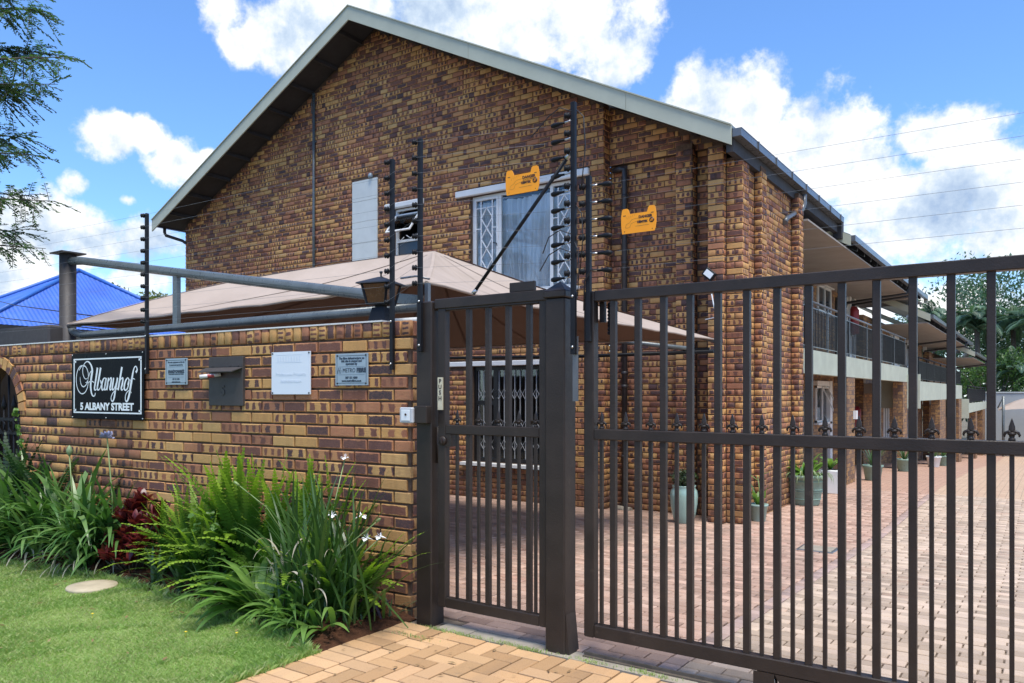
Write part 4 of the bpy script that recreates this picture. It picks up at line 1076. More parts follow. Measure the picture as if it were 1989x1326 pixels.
# side: balconies, steps of the row -----------------------------------------------
def sidebox(name, m, x0, x1, y0, y1, z0, z1, parent=bd, c=0.0, label=None):
    o = MB().box(x0, x1, y0, y1, z0, z1, c).build(name, m, parent)
    if label: o['label'] = label
    return o
sections = [dict(x=-3.2, y0=12.972, y1=24.6, zt=2.2, zb=1.80, rail=3.03, ez=4.42, r0=15.95, r1=27.2),
            dict(x=-2.88, y0=24.6, y1=38.0, zt=1.82, zb=1.27, rail=2.50, ez=3.70, r0=25.6, r1=41.0),
            dict(x=-2.62, y0=38.0, y1=50.3, zt=1.05, zb=0.66, rail=1.80, ez=3.20, r0=39.2, r1=50.5)]
for si_, s in enumerate(sections):
    X, xi = s['x'], s['x'] - 1.5
    iw = sidebox('inner_wall', 'distant_face_brick', xi - 0.25, xi, s['y0'] + 0.01, s['y1'], g(s['y1']) - 0.4, s['ez'] + 0.1)
    bal = sidebox('balcony_slab', 'sage_plaster', X - 0.16, X, s['y0'], s['y1'], s['zb'], s['zt'])
    sidebox('balcony_floor', 'soffit_board', xi + 0.01, X - 0.161, s['y0'] + 0.01, s['y1'], s['zb'] + 0.2, s['zt'] - 0.05)
    if si_ > 0: sidebox('balcony_end', 'sage_plaster', X - 1.0, X - 0.001, s['y0'] - 0.16, s['y0'] - 0.001, s['zb'] - 0.22, s['zt'] + 0.2)
    rl = MB().tube([(X - 0.06, s['y0'] + 0.02, s['rail']), (X - 0.06, s['y1'] - 0.02, s['rail'])], 0.022, 8)
    rl.bar((X - 0.06, s['y0'] + 0.02, s['rail'] - 0.10), (X - 0.06, s['y1'] - 0.02, s['rail'] - 0.10), 0.02, 0.012)
    rl.bar((X - 0.06, s['y0'] + 0.02, s['zt'] + 0.07), (X - 0.06, s['y1'] - 0.02, s['zt'] + 0.07), 0.02, 0.012)
    y = s['y0'] + 0.03
    while y < s['y1']: rl.bar((X - 0.06, y, s['zt'] - 0.02), (X - 0.06, y, s['rail']), 0.03, 0.03); y += 1.9
    rail = rl.build('railing', 'gutter_metal' if si_ == 0 else 'black_steel', bd)
    n = int((s['y1'] - s['y0']) / 0.11)
    if si_ == 0:
        me = None
        for k in range(n):
            yy = s['y0'] + 0.06 + k * 0.11
            if me is None:
                b = MB().bar((0, 0, s['zt'] + 0.075), (0, 0, s['rail'] - 0.105), 0.014, 0.014).build('baluster', 'dark_frame', None); me = b.data; bpy.data.objects.remove(b)
            o = bpy.data.objects.new('baluster', me); col.objects.link(o); o.parent = rail; o.location = Vector((X - 0.06, yy, 0)) - root_loc(rail)
    else:
        b = MB()
        for k in range(n):
            yy = s['y0'] + 0.06 + k * 0.11; b.bar((X - 0.06, yy, s['zt'] + 0.075), (X - 0.06, yy, s['rail'] - 0.105), 0.02, 0.02)
        b.build('balusters', 'dark_frame', rail)['kind'] = 'stuff'
    # roof of the section: sheet, sloping lining, rafter ends, gutter
    ex, ez, y0, y1 = X + 0.12, s['ez'], s['r0'], s['r1']
    def rz(x): return ez + 0.06 - 0.5 * (x - ex)
    for nm, m, a, b_, yy0, yy1, xr in (('roof', 'roof_metal', 0.03, 0.06, y0, y1, xi - 4.5), ('gable_infill', 'roof_metal', 0.0, 0.02, y0 + 0.05, y1 - 0.05, xi - 4.4)):
        mb = MB(); e2 = ex if nm == 'roof' else ex - 0.22
        v = []
        for yy in (yy0, yy1):
            for x, dz in ((xr, a), (e2, a), (e2, b_), (xr, b_)): v.append((x, yy, rz(x) + dz))
        mb.add(v, [(0, 1, 2, 3), (7, 6, 5, 4), (0, 4, 5, 1), (1, 5, 6, 2), (2, 6, 7, 3), (3, 7, 4, 0)]); mb.build(nm, m, bd)
    k = 0; yy = y0 + 0.2
    while yy < y1:
        mb = MB(); v = []
        for q in (yy, yy + 0.06):
            for x, dz in ((ex - 0.5, -0.12), (ex - 0.05, -0.15), (ex - 0.02, 0.02), (ex - 0.5, 0.02)): v.append((x, q, rz(x) + dz))
        mb.add(v, [(0, 1, 2, 3), (7, 6, 5, 4), (0, 4, 5, 1), (1, 5, 6, 2), (2, 6, 7, 3), (3, 7, 4, 0)])
        if si_ == 0: mb.build('rafter_end', 'gutter_dark', bd)
        yy += 0.75
        if si_ > 0 and k % 2 == 0: mb.build('rafter_end', 'gutter_dark', bd)
        k += 1
    sidebox('eave_lining', 'soffit_board', xi - 0.2, ex - 0.06, (12.99 if si_ == 0 else y0 + 0.02), y1 - 0.02, ez - 0.16, ez - 0.13)
    sidebox('gutter', 'gutter_metal', ex, ex + 0.1, y0, y1, ez - 0.02, ez + 0.09)
    mb = MB(); mb.prism([(xi - 2.5, rz(xi - 2.5) + 0.03), (ex + 0.02, rz(ex) + 0.03), (ex + 0.02, rz(ex) - 0.17), (xi - 2.5, rz(xi - 2.5) - 0.17)], y0 - 0.03, y0); mb.build('bargeboard', 'sage_barge', bd)
    sidebox('fascia_end', 'sage_barge', ex - 0.02, ex + 0.1, y1 + 0.001, y1 + 0.03, ez - 0.12, ez + 0.12)
    for yy in (y0 + 7.6, y1 - 3.0):
        mb = MB(); mb.tube([(ex + 0.05, yy, ez), (ex + 0.05, yy, ez - 0.12), (ex, yy - 0.02, ez - 0.22), (xi + 0.1, yy - 0.1, ez - 0.38), (xi + 0.06, yy - 0.1, ez - 0.5)], 0.04, 8); mb.build('downpipe', 'gutter_dark', bd)
        sidebox('pillar_strip', 'white_paint', xi + 0.002, xi + 0.12, yy + 0.2, yy + 0.42, s['zt'], ez + 0.4)
    sidebox('pillar_strip', 'white_paint', xi + 0.002, xi + 0.12, s['y0'] + 8.3, s['y0'] + 8.55, g(s['y1']), s['zb'])
    for yy in (s['y0'] + 4.0, s['y0'] + 8.8): 
        mb = MB(); mb.lathe([(0.05, 0.12), (0.13, 0.08), (0.15, 0.0), (0.11, -0.09), (0.001, -0.13)], (xi + 0.75, yy, rz(xi + 0.75) - 0.2), 14); mb.build('globe_light', 'globe_white', bd)
def side_window(y0, y1, z0, z1, xi, open_=False):
    mb = MB(); t = 0.05
    for a, b, c, d in ((y0, y1, z1 - t, z1), (y0, y1, z0, z0 + t), (y0, y0 + t, z0, z1), (y1 - t, y1, z0, z1), ((y0 + y1) / 2 - 0.03, (y0 + y1) / 2 + 0.03, z0, z1)):
        mb.box(xi + 0.003, xi + 0.05, a, b, c, d)
    w = mb.build('window', 'white_paint', bd)
    mb = MB(); mb.box(xi + 0.002, xi + 0.02, y0 + t, y1 - t, z0 + t, z1 - t); mb.build('pane', 'louvre_glass', w)
    mb = MB(); mb.box(xi + 0.0021, xi + 0.10, y0 - 0.12, y1 + 0.12, z1 + 0.01, z1 + 0.13); mb.build('lintel', 'white_paint', w)
    mb = MB(); mb.box(xi + 0.0021, xi + 0.12, y0 - 0.08, y1 + 0.08, z0 - 0.06, z0 - 0.005); mb.build('sill', 'white_paint', w)
    if open_:
        S = Matrix.Translation((xi + 0.06, (y0 + y1) / 2 - 0.1, z1 - 0.02)) @ Matrix.Rotation(R(-24), 4, 'Y')
        mb = MB(S); mb.box(-0.012, 0.012, 0, 0.62, -0.04, 0); mb.box(-0.012, 0.012, 0, 0.62, -0.7, -0.66); mb.box(-0.012, 0.012, 0, 0.04, -0.66, -0.04); mb.box(-0.012, 0.012, 0.58, 0.62, -0.66, -0.04); mb.build('sash', 'white_paint', w)
    return w
side_window(20.1, 21.4, 0.75, 1.66, -4.7, True); side_window(20.3, 21.75, 3.55, 4.22, -4.7); side_window(23.7, 24.45, 3.2, 4.3, -4.7)
side_window(16.4, 17.6, 0.75, 1.66, -4.7); side_window(16.4, 17.6, 3.5, 4.22, -4.7)
side_window(28.0, 28.9, -0.3, 1.1, -4.38); side_window(29.4, 30.6, 2.5, 3.4, -4.38); side_window(33.0, 34.0, 2.5, 3.4, -4.38); side_window(32.5, 33.6, -0.3, 0.9, -4.38)
for y0, y1, z0, z1, xi in ((22.3, 23.1, -0.75, 1.5, -4.7), (18.6, 19.4, -0.5, 1.5, -4.7), (18.6, 19.4, 2.2, 4.1, -4.7), (22.4, 23.2, 2.2, 4.1, -4.7), (31.0, 31.8, -1.1, 0.9, -4.38), (31.2, 32.0, 1.9, 3.6, -4.38), (26.6, 27.3, 1.9, 3.6, -4.38)):
    d = sidebox('door', 'dark_frame', xi + 0.002, xi + 0.04, y0, y1, z0, z1); 
    mb = MB(); mb.tube([(xi + 0.04, y0 + 0.1, (z0 + z1) / 2), (xi + 0.08, y0 + 0.1, (z0 + z1) / 2), (xi + 0.08, y0 + 0.22, (z0 + z1) / 2)], 0.012, 6); mb.build('handle', 'steel', d)
for (x0, x1, y0, y1, zt) in ((-3.46, -3.205, 16.35, 17.1, 1.80), (-3.46, -3.205, 23.7, 24.5, 1.80), (-3.15, -2.885, 29.6, 31.4, 1.27), (-3.15, -2.885, 36.6, 37.9, 1.27), (-2.9, -2.63, 42.0, 43.0, 0.66), (-2.9, -2.63, 47.0, 49.0, 0.66)):
    sidebox('pier', 'distant_face_brick', x0, x1, y0, y1, g(y1) - 0.2, zt - 0.001)
sidebox('meter_box', 'white_paint', -3.20, -3.14, 16.9, 17.05, 0.95, 1.12)
# flood light on the second pilaster
fl = thing('flood_light', 'small square flood light tilted on the brick pilaster above the gate', 'light', (-3.66, 10.0, 3.04))
M = Matrix.Translation((-3.66, 9.93, 3.05)) @ Matrix.Rotation(R(40), 4, 'Y')
MB(M).box(-0.085, 0.085, -0.02, 0.03, -0.062, 0.062, 0.008).build('housing', 'black_plastic', fl)
MB(M).box(-0.060, 0.060, -0.024, -0.019, -0.040, 0.040).build('lens', 'sign_white', fl)
MB().tube([(-3.66, 9.95, 3.0), (-3.66, 10.045, 2.9)], 0.015, 6).build('bracket', 'black_steel', fl)
MB().tube([(-3.66, 9.97, 2.9), (-3.60, 9.99, 2.55), (-3.62, 10.03, 2.48), (-3.75, 10.035, 2.46)], 0.008, 6).build('cable', 'sign_white', fl)

# ================================================================== GATES
fr = thing('gateway', 'brown steel gate posts and head rail framing the pedestrian gate', 'gateway', (-2.28, 3.81, 0))
MB().box(-3.325, -3.195, 3.745, 3.875, -0.05, 2.05, 0.008).build('post', 'gate_paint', fr)
mb = MB(); mb.box(-2.345, -2.215, 3.74, 3.87, -0.05, 2.005, 0.008); pst = mb.build('post', 'gate_paint', fr); pst['label'] = 'thick square post with pyramid cap between the two gates'
mb = MB(); mb.box(-2.355, -2.205, 3.73, 3.88, 2.005, 2.045, 0.006); mb.add([(-2.352, 3.733, 2.045), (-2.208, 3.733, 2.045), (-2.208, 3.877, 2.045), (-2.352, 3.877, 2.045), (-2.28, 3.805, 2.105)], [(0, 1, 4), (1, 2, 4), (2, 3, 4), (3, 0, 4)]); mb.build('cap', 'gate_paint', pst)
MB().box(-3.194, -2.346, 3.768, 3.838, 1.998, 2.062, 0.005).build('head_rail', 'gate_paint', fr)
MB().box(-2.62, -2.44, 3.78, 3.80, 2.063, 2.12, 0.003).build('closer_plate', 'gate_paint', fr)
mb = MB(); mb.add([(-2.213, 3.75, 0.22), (-2.213, 3.86, 0.22), (-2.188, 3.75, -0.03), (-2.188, 3.86, -0.03), (-2.2145, 3.75, -0.03), (-2.2145, 3.86, -0.03)], [(0, 2, 3, 1), (0, 4, 2), (1, 3, 5), (0, 1, 5, 4), (4, 5, 3, 2)]); mb.build('gusset', 'gate_paint', fr)
def finial(mb, x, y, z, s=1.0):
    """cast spear on a collar with two down-curled barbs"""
    mb.lathe([(0.016 * s, z), (0.016 * s, z + 0.018 * s), (0.011 * s, z + 0.022 * s), (0.013 * s, z + 0.04 * s), (0.02 * s, z + 0.044 * s), (0.018 * s, z + 0.055 * s), (0.012 * s, z + 0.06 * s)], (x, y, 0), 10)
    # flat leaf point
    pr = [(-0.010, 0.055), (-0.0145, 0.075), (-0.0135, 0.095), (-0.006, 0.13), (0, 0.152), (0.006, 0.13), (0.0135, 0.095), (0.0145, 0.075), (0.010, 0.055)]
    P0 = [(x + a * s, y - 0.004, z + b * s) for a, b in pr]; P1 = [(x + a * s, y + 0.004, z + b * s) for a, b in pr]; n = len(pr)
    ridge = [(x, y - 0.010 * s, z + 0.07 * s), (x, y + 0.010 * s, z + 0.07 * s)]
    mb.add(P0 + P1 + ridge, [(i, i + 1, 2 * n) for i in range(n - 1)] + [(n - 1, 0, 2 * n)] + [(n + i + 1, n + i, 2 * n + 1) for i in range(n - 1)] + [(n, 2 * n - 1, 2 * n + 1)] + [(i, n + i, n + i + 1, i + 1) for i in range(n - 1)])
    for sg in (-1, 1):
        mb.tube([(x, y, z + 0.060 * s), (x + sg * 0.014 * s, y, z + 0.064 * s), (x + sg * 0.026 * s, y, z + 0.056 * s), (x + sg * 0.032 * s, y, z + 0.040 * s), (x + sg * 0.030 * s, y, z + 0.028 * s)], [0.009 * s, 0.009 * s, 0.008 * s, 0.006 * s, 0.003 * s], 8)
fin_mesh = None
def put_finial(parent, x, y, z):
    global fin_mesh
    if fin_mesh is None:
        b = MB(Matrix.Diagonal((0.84, 0.84, 0.64, 1))); finial(b, 0, 0, 0, 1.0); o = b.build('finial', 'gate_paint'); fin_mesh = o.data; bpy.data.objects.remove(o)
    o = bpy.data.objects.new('finial', fin_mesh); col.objects.link(o); o.parent = parent; o.location = Vector((x, y, z)) - root_loc(parent)
# pedestrian leaf
pg = thing('pedestrian_gate', 'narrow brown steel pedestrian gate with spear finials and PUSH plate', 'gate', (-2.75, 3.82, 0.1))
yl0, yl1 = 3.775, 3.825
for x0, x1 in ((-3.168, -3.108), (-2.408, -2.356)): MB().box(x0, x1, yl0, yl1, 0.115, 2.004, 0.004).build('stile', 'gate_paint', pg)
for z0, z1 in ((0.115, 0.178), (1.208, 1.266), (1.985, 2.004)): MB().box(-3.107, -2.409, yl0 + 0.001, yl1 - 0.001, z0, z1, 0.004).build('rail', 'gate_paint', pg)
for x in (-2.936, -2.787, -2.638, -2.489): MB().box(x - 0.016, x + 0.016, 3.784, 3.816, 0.15, 1.99, 0.003).build('bar', 'gate_paint', pg)
for x in (-3.03, -2.861, -2.712, -2.563, -2.445):
    MB().box(x - 0.008, x + 0.008, 3.792, 3.808, 0.15, 1.22).build('thin_bar', 'gate_paint', pg); put_finial(pg, x, 3.80, 1.264)
pl = MB().box(-3.162, -3.122, 3.767, 3.7745, 1.36, 1.565).build('push_plate', 'brass_plate', pg)
PM = frame(-3.142, 3.7665, 0, 0)
for k, ch in enumerate('PUSH'): text_mesh(ch, 0.038, PM, 0, 1.54 - k * 0.036, -0.0008, 'lettering', 'print_black', pl, bold=0.0008)
mb = MB(); mb.lathe([(0.027, 0), (0.030, 0.004), (0.026, 0.012), (0.001, 0.012)], (-3.125, 3.775, 1.165), 16, 'y'); mb.build('lock_rose', 'gate_paint', pg)
mb = MB(); mb.box(-3.13, -3.12, 3.759, 3.7628, 1.15, 1.18); mb.build('keyhole', 'print_black', pg)
MB().box(-3.107, -3.06, 3.777, 3.823, 1.13, 1.207).build('lock_case', 'gate_paint', pg)
mb = MB(); mb.tube([(-3.185, 3.80, 1.02), (-3.185, 3.80, 1.25)], 0.012, 10); mb.build('hinge', 'gate_paint', pg)
# sliding leaf
sg = thing('sliding_gate', 'wide brown steel sliding gate with spear finials across the driveway', 'gate', (-1.2, 3.81, 0.02))
XE = 2.35
MB().box(-2.115, -2.053, 3.78, 3.84, 0.11, 2.03, 0.005).build('stile', 'gate_paint', sg)
MB().box(XE, XE + 0.06, 3.78, 3.84, 0.11, 2.03, 0.005).build('stile', 'gate_paint', sg)
for z0, z1 in ((0.112, 0.182), (1.208, 1.266), (1.972, 2.03)): MB().box(-2.052, XE - 0.001, 3.781, 3.839, z0, z1, 0.004).build('rail', 'gate_paint', sg)
x = -1.944; k = 0
while x < XE - 0.02:
    MB().box(x - 0.0165, x + 0.0165, 3.793, 3.827, 0.16, 1.99, 0.003).build('bar', 'gate_paint', sg)
    x += 0.1468; k += 1
x = -2.018
while x < XE - 0.05:
    MB().box(x - 0.009, x + 0.009, 3.801, 3.819, 0.16, 1.22).build('thin_bar', 'gate_paint', sg); put_finial(sg, x, 3.81, 1.264); x += 0.1468
for x in (-1.12, 1.6):
    mb = MB(); mb.box(x - 0.05, x + 0.05, 3.778, 3.784, 0.01, 0.111); mb.box(x - 0.05, x + 0.05, 3.836, 3.842, 0.01, 0.111)
    mb.add([(x + 0.052, 3.78, 0.111), (x + 0.40, 3.78, 0.111), (x + 0.30, 3.78, 0.045), (x + 0.09, 3.78, 0.045), (x + 0.052, 3.84, 0.111), (x + 0.40, 3.84, 0.111), (x + 0.30, 3.84, 0.045), (x + 0.09, 3.84, 0.045)], [(0, 3, 2, 1), (4, 5, 6, 7), (0, 1, 5, 4), (1, 2, 6, 5), (2, 3, 7, 6), (3, 0, 4, 7)])
    wb = mb.build('wheel_box', 'gate_paint', sg)
    mb = MB(); mb.lathe([(0.04, -0.012), (0.045, -0.01), (0.038, 0), (0.045, 0.01), (0.04, 0.012)], (x, 3.81, 0.056), 18, 'y'); mb.build('wheel', 'steel', wb)
MB().box(-2.05, -2.02, 3.845, 3.87, 1.86, 1.99).build('guide_bracket', 'gate_paint', sg)
mb = MB()
for k in range(9): mb.lathe([(0.022, 1.79 + k * 0.02), (0.027, 1.80 + k * 0.02), (0.022, 1.81 + k * 0.02)], (-1.985, 3.87, 0), 10)
mb.build('guide_brush', 'black_plastic', sg)
MB().box(-2.16, -2.125, 3.735, 3.74, 1.42, 1.78).build('strike_plate', 'gutter_metal', pst)
# keypad reader beside the post
kp = thing('gate_reader', 'small grey access reader in a dark hood beside the left gate post', 'keypad', (-3.25, 3.72, 1.3))
mb = MB(); mb.box(-3.30, -3.19, 3.69, 3.744, 1.275, 1.385, 0.004); mb.build('hood', 'gate_paint', kp)
M = frame(-3.345, 3.70, 1.325, R(0))
mb = MB(M); mb.box(-0.055, 0.055, -0.03, 0.0, -0.05, 0.05, 0.006); mb.build('housing', 'keypad_grey', kp)
mb = MB(M); mb.box(-0.036, 0.036, -0.034, -0.0305, -0.035, 0.035, 0.002); mb.build('cover_plate', 'sign_white', kp)
mb = MB(M); mb.lathe([(0.007, 0), (0.008, 0.003), (0.001, 0.004)], (0.004, -0.0345, 0.005), 10, 'y'); mb.build('button', 'print_black', kp)

# ================================================================== SIGNS ON THE WALL (children lettering lies flat on each)
def board(name, label, cat, u0, u1, z0, z1, m, screws, y0=-0.02, sm='steel'):
    t = thing(name, label, cat, WP((u0 + u1) / 2, y0, z0))
    MB(WM).box(u0, u1, y0, y0 + 0.008, z0, z1).build('board', m, t)
    mb = MB(WM)
    for (u, z) in screws: mb.lathe([(0.007, 0), (0.006, 0.004), (0.001, 0.006)], (u, y0, z), 8, 'y')
    if screws: mb.build('screw', sm, t)
    return t
U0, U1, Z0, Z1 = -4.055, -2.957, 1.238, 1.826
t = board('name_board', 'glossy black name board with white script name and street address', 'sign', U0, U1, Z0, Z1, 'sign_black',
          [(u, z) for u in (U0 + 0.015, (U0 + U1) / 2, U1 - 0.015) for z in (Z0 + 0.012, Z1 - 0.012)], -0.034)
yf = -0.0352
mb = MB(WM); a0, a1, b0, b1 = U0 + 0.035, U1 - 0.03, Z0 + 0.05, Z1 - 0.045; lw, lh = 0.016, 0.012
for x0, x1, z0, z1 in ((a0 + 0.02, a1 - 0.02, b1 - lh, b1), (a0 + 0.02, a1 - 0.02, b0, b0 + lh), (a0, a0 + lw, b0 + 0.03, b1 - 0.03), (a1 - lw, a1, b0 + 0.03, b1 - 0.03)): mb.box(x0, x1, yf, yf + 0.001, z0, z1)
for sx, x in ((1, a0), (-1, a1)):
    for sz, z in ((1, b0), (-1, b1)):
        for (p, q, r, s_) in ((0, 0.018, 0, 0.026), (0.022, 0.04, 0.018, 0.036)):
            xa, xb = sorted((x + sx * p, x + sx * q)); za, zb = sorted((z + sz * r, z + sz * s_)); mb.box(xa, xb, yf, yf + 0.0011, za, zb)
mb.build('border', 'sign_white', t)
text_mesh('5 ALBANY STREET', 0.088, WM, (U0 + U1) / 2, Z0 + 0.108, yf, 'lettering', 'sign_white', t, bold=0.0035, sx=1.14)
def cv(p):
    s = (p[0] - 38) / 1252.0; top = 105 - 55 * s; bot = 1195 + 60 * s
    return (U0 + s * (U1 - U0), Z1 - (p[1] - top) / (bot - top) * (Z1 - Z0))
K = (U1 - U0) / 1252.0
hl, tk = 11, 30
STR = [([(200, 490), (204, 560), (222, 630), (260, 662), (300, 640), (333, 585), (352, 510), (372, 440), (402, 392)], [4, 9, hl, hl, hl, hl, hl, hl, 8]),
       ([(240 + 112 * math.cos(q), 540 + 242 * math.sin(q)) for q in [0.2 + 6.2832 * k / 18 for k in range(15)]] , [hl] * 15),
       ([(318, 590), (345, 540), (352, 470), (335, 380), (300, 318), (262, 298), (225, 315), (180, 380)], [6, 9, hl, hl, hl, hl, hl, hl]),
       ([(345, 505), (310, 530), (275, 505), (248, 420), (255, 320), (290, 255), (335, 230), (380, 262), (412, 330), (420, 400), (405, 500), (392, 620), (398, 720), (418, 800), (448, 826), (472, 800), (476, 768)],
        [5, 8, hl, hl, hl, hl, 13, 20, 28, 34, 34, 32, 28, 20, 13, 12, 7]),
       ([(298, 590), (342, 592), (388, 572), (428, 574), (452, 596)], [6, 10, hl, hl, 5]),
       ([(515, 338), (488, 520), (462, 680), (470, 718), (492, 712), (520, 660)], [tk, tk, 26, 18, 10, 7]),
       ([(570, 338), (540, 520), (512, 670), (520, 716), (548, 708), (575, 650), (582, 590), (566, 548)], [tk, tk, 26, 18, 11, hl, hl, 8]),
       ([(566, 548), (572, 600), (598, 648)], [8, 9, 6]),
       ([(660, 522), (630, 520), (604, 570), (590, 650), (596, 714), (620, 712), (645, 640), (660, 540)], [8, 14, 24, 26, 20, 12, hl, 9]),
       ([(668, 515), (652, 610), (638, 690), (648, 722), (672, 690)], [26, 28, 24, 14, 7]),
       ([(708, 512), (694, 610), (676, 725)], [22, 28, 28]), ([(686, 660), (712, 570), (740, 520), (756, 530), (748, 610), (732, 695), (744, 722), (768, 690)], [6, 10, 14, 22, 28, 26, 14, 7]),
       ([(796, 512), (782, 610), (772, 690), (788, 722), (820, 660), (846, 560)], [22, 28, 26, 16, hl, 8]), ([(862, 512), (846, 610), (824, 730), (806, 850), (784, 912), (758, 905), (752, 850), (780, 780), (830, 722), (868, 692)], [26, 28, 28, 26, 18, 13, hl, hl, hl, 6]),
       ([(936, 328), (905, 520), (870, 728)], [tk, tk, 28]), ([(884, 650), (908, 565), (936, 520), (952, 530), (944, 610), (924, 695), (936, 728), (962, 700)], [6, 10, 14, 22, 28, 26, 14, 7]),
       ([(1034, 512), (1000, 560), (976, 650), (980, 716), (1006, 726), (1034, 680), (1052, 590), (1046, 530), (1020, 512)], [10, 22, 28, 22, 14, 18, 20, 14, 8]), ([(1030, 640), (1048, 570), (1075, 548)], [14, 12, 6]),
       ([(1166, 425), (1186, 380), (1170, 322), (1140, 342), (1118, 430), (1092, 590), (1062, 780), (1040, 880), (1016, 924), (994, 900), (996, 820), (1030, 752), (1068, 742), (1094, 782)], [30, 20, 13, 14, 24, 32, 32, 28, 20, 13, hl, hl, hl, 5]),
       ([(1070, 575), (1098, 540), (1130, 532), (1150, 548)], [6, 10, 10, 5])]
mb = MB(WM)
for pts, ws in STR: stroke(mb, [cv(p) for p in pts], [w * K * 0.92 for w in ws], yf - 0.0002, 0)
mb.build('script_lettering', 'sign_white', t, fix=False)
# engraved silver plates
def plate(name, label, u0, u1, z0, z1, lines, y0=-0.02):
    t = board(name, label, 'sign', u0, u1, z0, z1, 'sign_silver', [(u, z) for u in (u0 + 0.018, u1 - 0.018) for z in (z0 + 0.014, z1 - 0.014)], y0, 'dark_frame')
    mb = MB(WM); e = 0.014; yy = y0 - 0.001
    for a, b, c, d in ((u0 + e, u1 - e, z1 - e - 0.003, z1 - e), (u0 + e, u1 - e, z0 + e, z0 + e + 0.003), (u0 + e, u0 + e + 0.003, z0 + e + 0.004, z1 - e - 0.004), (u1 - e - 0.003, u1 - e, z0 + e + 0.004, z1 - e - 0.004)): mb.box(a, b, yy, yy + 0.0005, c, d)
    cu = (u0 + u1) / 2
    for it in lines:
        if it[0] == '-': mb.box(cu - it[2], cu + it[2], yy, yy + 0.0005, z1 - it[1], z1 - it[1] + 0.0012)
        else: text_mesh(it[0], it[2], WM, cu + it[4], z1 - it[1], yy, 'lettering', 'sign_ink', t, bold=it[3], sx=it[5])
    mb.build('border', 'sign_ink', t); return t
plate('power_plate', 'small engraved silver plate between the name board and the letter box', -2.682, -2.398, 1.537, 1.752,
      [('The solar equipment on this site', 0.032, 0.0165, 0.0006, 0, 1.0), ('is owned and operated by', 0.054, 0.0165, 0.0006, 0, 1.0), ('-', 0.070, 0.10), ('metrowatt', 0.105, 0.048, 0.0022, 0, 1.0), ('YOUR SMART CONNECTED POWER', 0.130, 0.0115, 0.0005, 0, 1.05), ('-', 0.154, 0.10), ('087 151 4000', 0.170, 0.0165, 0.0008, 0, 1.0), ('metrowatt.co.za', 0.192, 0.0165, 0.0008, 0, 1.0)])
t = plate('fibre_plate', 'engraved silver plate on the wall between the white board and the gate', -0.762, -0.462, 1.52, 1.74,
      [('The fibre infrastructure on', 0.034, 0.023, 0.0008, 0, 0.94), ('this site is owned and', 0.053, 0.023, 0.0008, 0, 0.94), ('operated by', 0.072, 0.023, 0.0008, 0, 0.94), ('-', 0.092, 0.12), ('METRO', 0.118, 0.042, 0.0, -0.022, 0.86), ('FIBRE', 0.118, 0.042, 0.0026, 0.090, 0.84), ('-', 0.147, 0.12), ('087 151 4000', 0.168, 0.021, 0.0010, 0, 0.95), ('www.metrofibre.co.za', 0.189, 0.021, 0.0008, 0, 0.95)])
mb = MB(WM)
for k in range(5):
    mb.bar((-0.742 + k * 0.0075, -0.021, 1.622 + (0.009 if k % 2 else -0.009) - 0.012), (-0.742 + k * 0.0075 + 0.004, -0.021, 1.622 + (0.009 if k % 2 else -0.009) + 0.012), 0.0035, 0.0006, (0, 1, 0))
mb.build('emblem', 'sign_ink', t)
t = board('faded_board', 'plain white board with sun-bleached unreadable print on the brick wall', 'sign', -1.408, -1.008, 1.458, 1.768, 'board_white', [(u, z) for u in (-1.396, -1.020) for z in (1.468, 1.757)], -0.02, 'dark_frame')
mb = MB(WM)
for a, b, c, d in ((-1.36, -1.09, 1.745, 1.749), (-1.36, -1.09, 1.690, 1.694)): mb.box(a, b, -0.0208, -0.0203, c, d)
for k in range(9): mb.box(-1.345 + k * 0.028, -1.33 + k * 0.028, -0.0208, -0.0203, 1.70, 1.735)
mb.build('faded_logo', 'board_faded', t)
text_mesh('Professional Property', 0.036, WM, -1.205, 1.605, -0.0208, 'lettering', 'board_faded', t, bold=0.0005)
text_mesh('Administration', 0.036, WM, -1.205, 1.555, -0.0208, 'lettering', 'board_faded', t, bold=0.0005)
# letter box
lb = thing('letter_box', 'dark steel letter box with number 5 and hood set in the brick wall', 'letter box', WP(-1.92, -0.02, 1.37))
MB(WM).box(-2.125, -1.725, -0.022, 0.03, 1.369, 1.75, 0.003).build('front_plate', 'brown_post', lb)
mb = MB(WM); mb.add([(-2.155, -0.0225, 1.668), (-1.727, -0.0225, 1.668), (-1.727, -0.026, 1.662), (-2.155, -0.026, 1.662), (-2.155, -0.10, 1.635), (-1.76, -0.10, 1.635), (-1.76, -0.10, 1.628), (-2.155, -0.10, 1.628)], [(0, 1, 5, 4), (4, 5, 6, 7), (3, 7, 6, 2), (0, 4, 7, 3), (1, 2, 6, 5)]); mb.build('hood', 'brown_post', lb)
mb = MB(WM); mb.box(-2.12, -1.73, -0.026, -0.0225, 1.672, 1.69)
for u in (-2.08, -1.86, -1.77): mb.lathe([(0.005, 0), (0.004, 0.003), (0.001, 0.004)], (u, -0.026, 1.681), 8, 'y')
mb.build('hinge_strip', 'brown_post', lb)
MB(WM).box(-2.10, -1.75, -0.0235, -0.022, 1.585, 1.625).build('slot', 'print_black', lb)
text_mesh('5', 0.105, WM, -1.955, 1.485, -0.0225, 'number', 'brown_post', lb, bold=0.004, extr=0.004)
pr = thing('paper_roll', 'rolled white and red leaflet stuck in the letter box slot', 'paper', WP(-2.03, -0.06, 1.6))
MB(WM).tube([(-1.97, -0.03, 1.612), (-2.065, -0.15, 1.592)], [0.014, 0.016], 12).build('roll', 'paper_roll', pr)
MB(WM).tube([(-2.0, -0.068, 1.6045), (-2.03, -0.106, 1.5982)], [0.0153, 0.0161], 12, False).build('red_band', 'paper_red', pr)
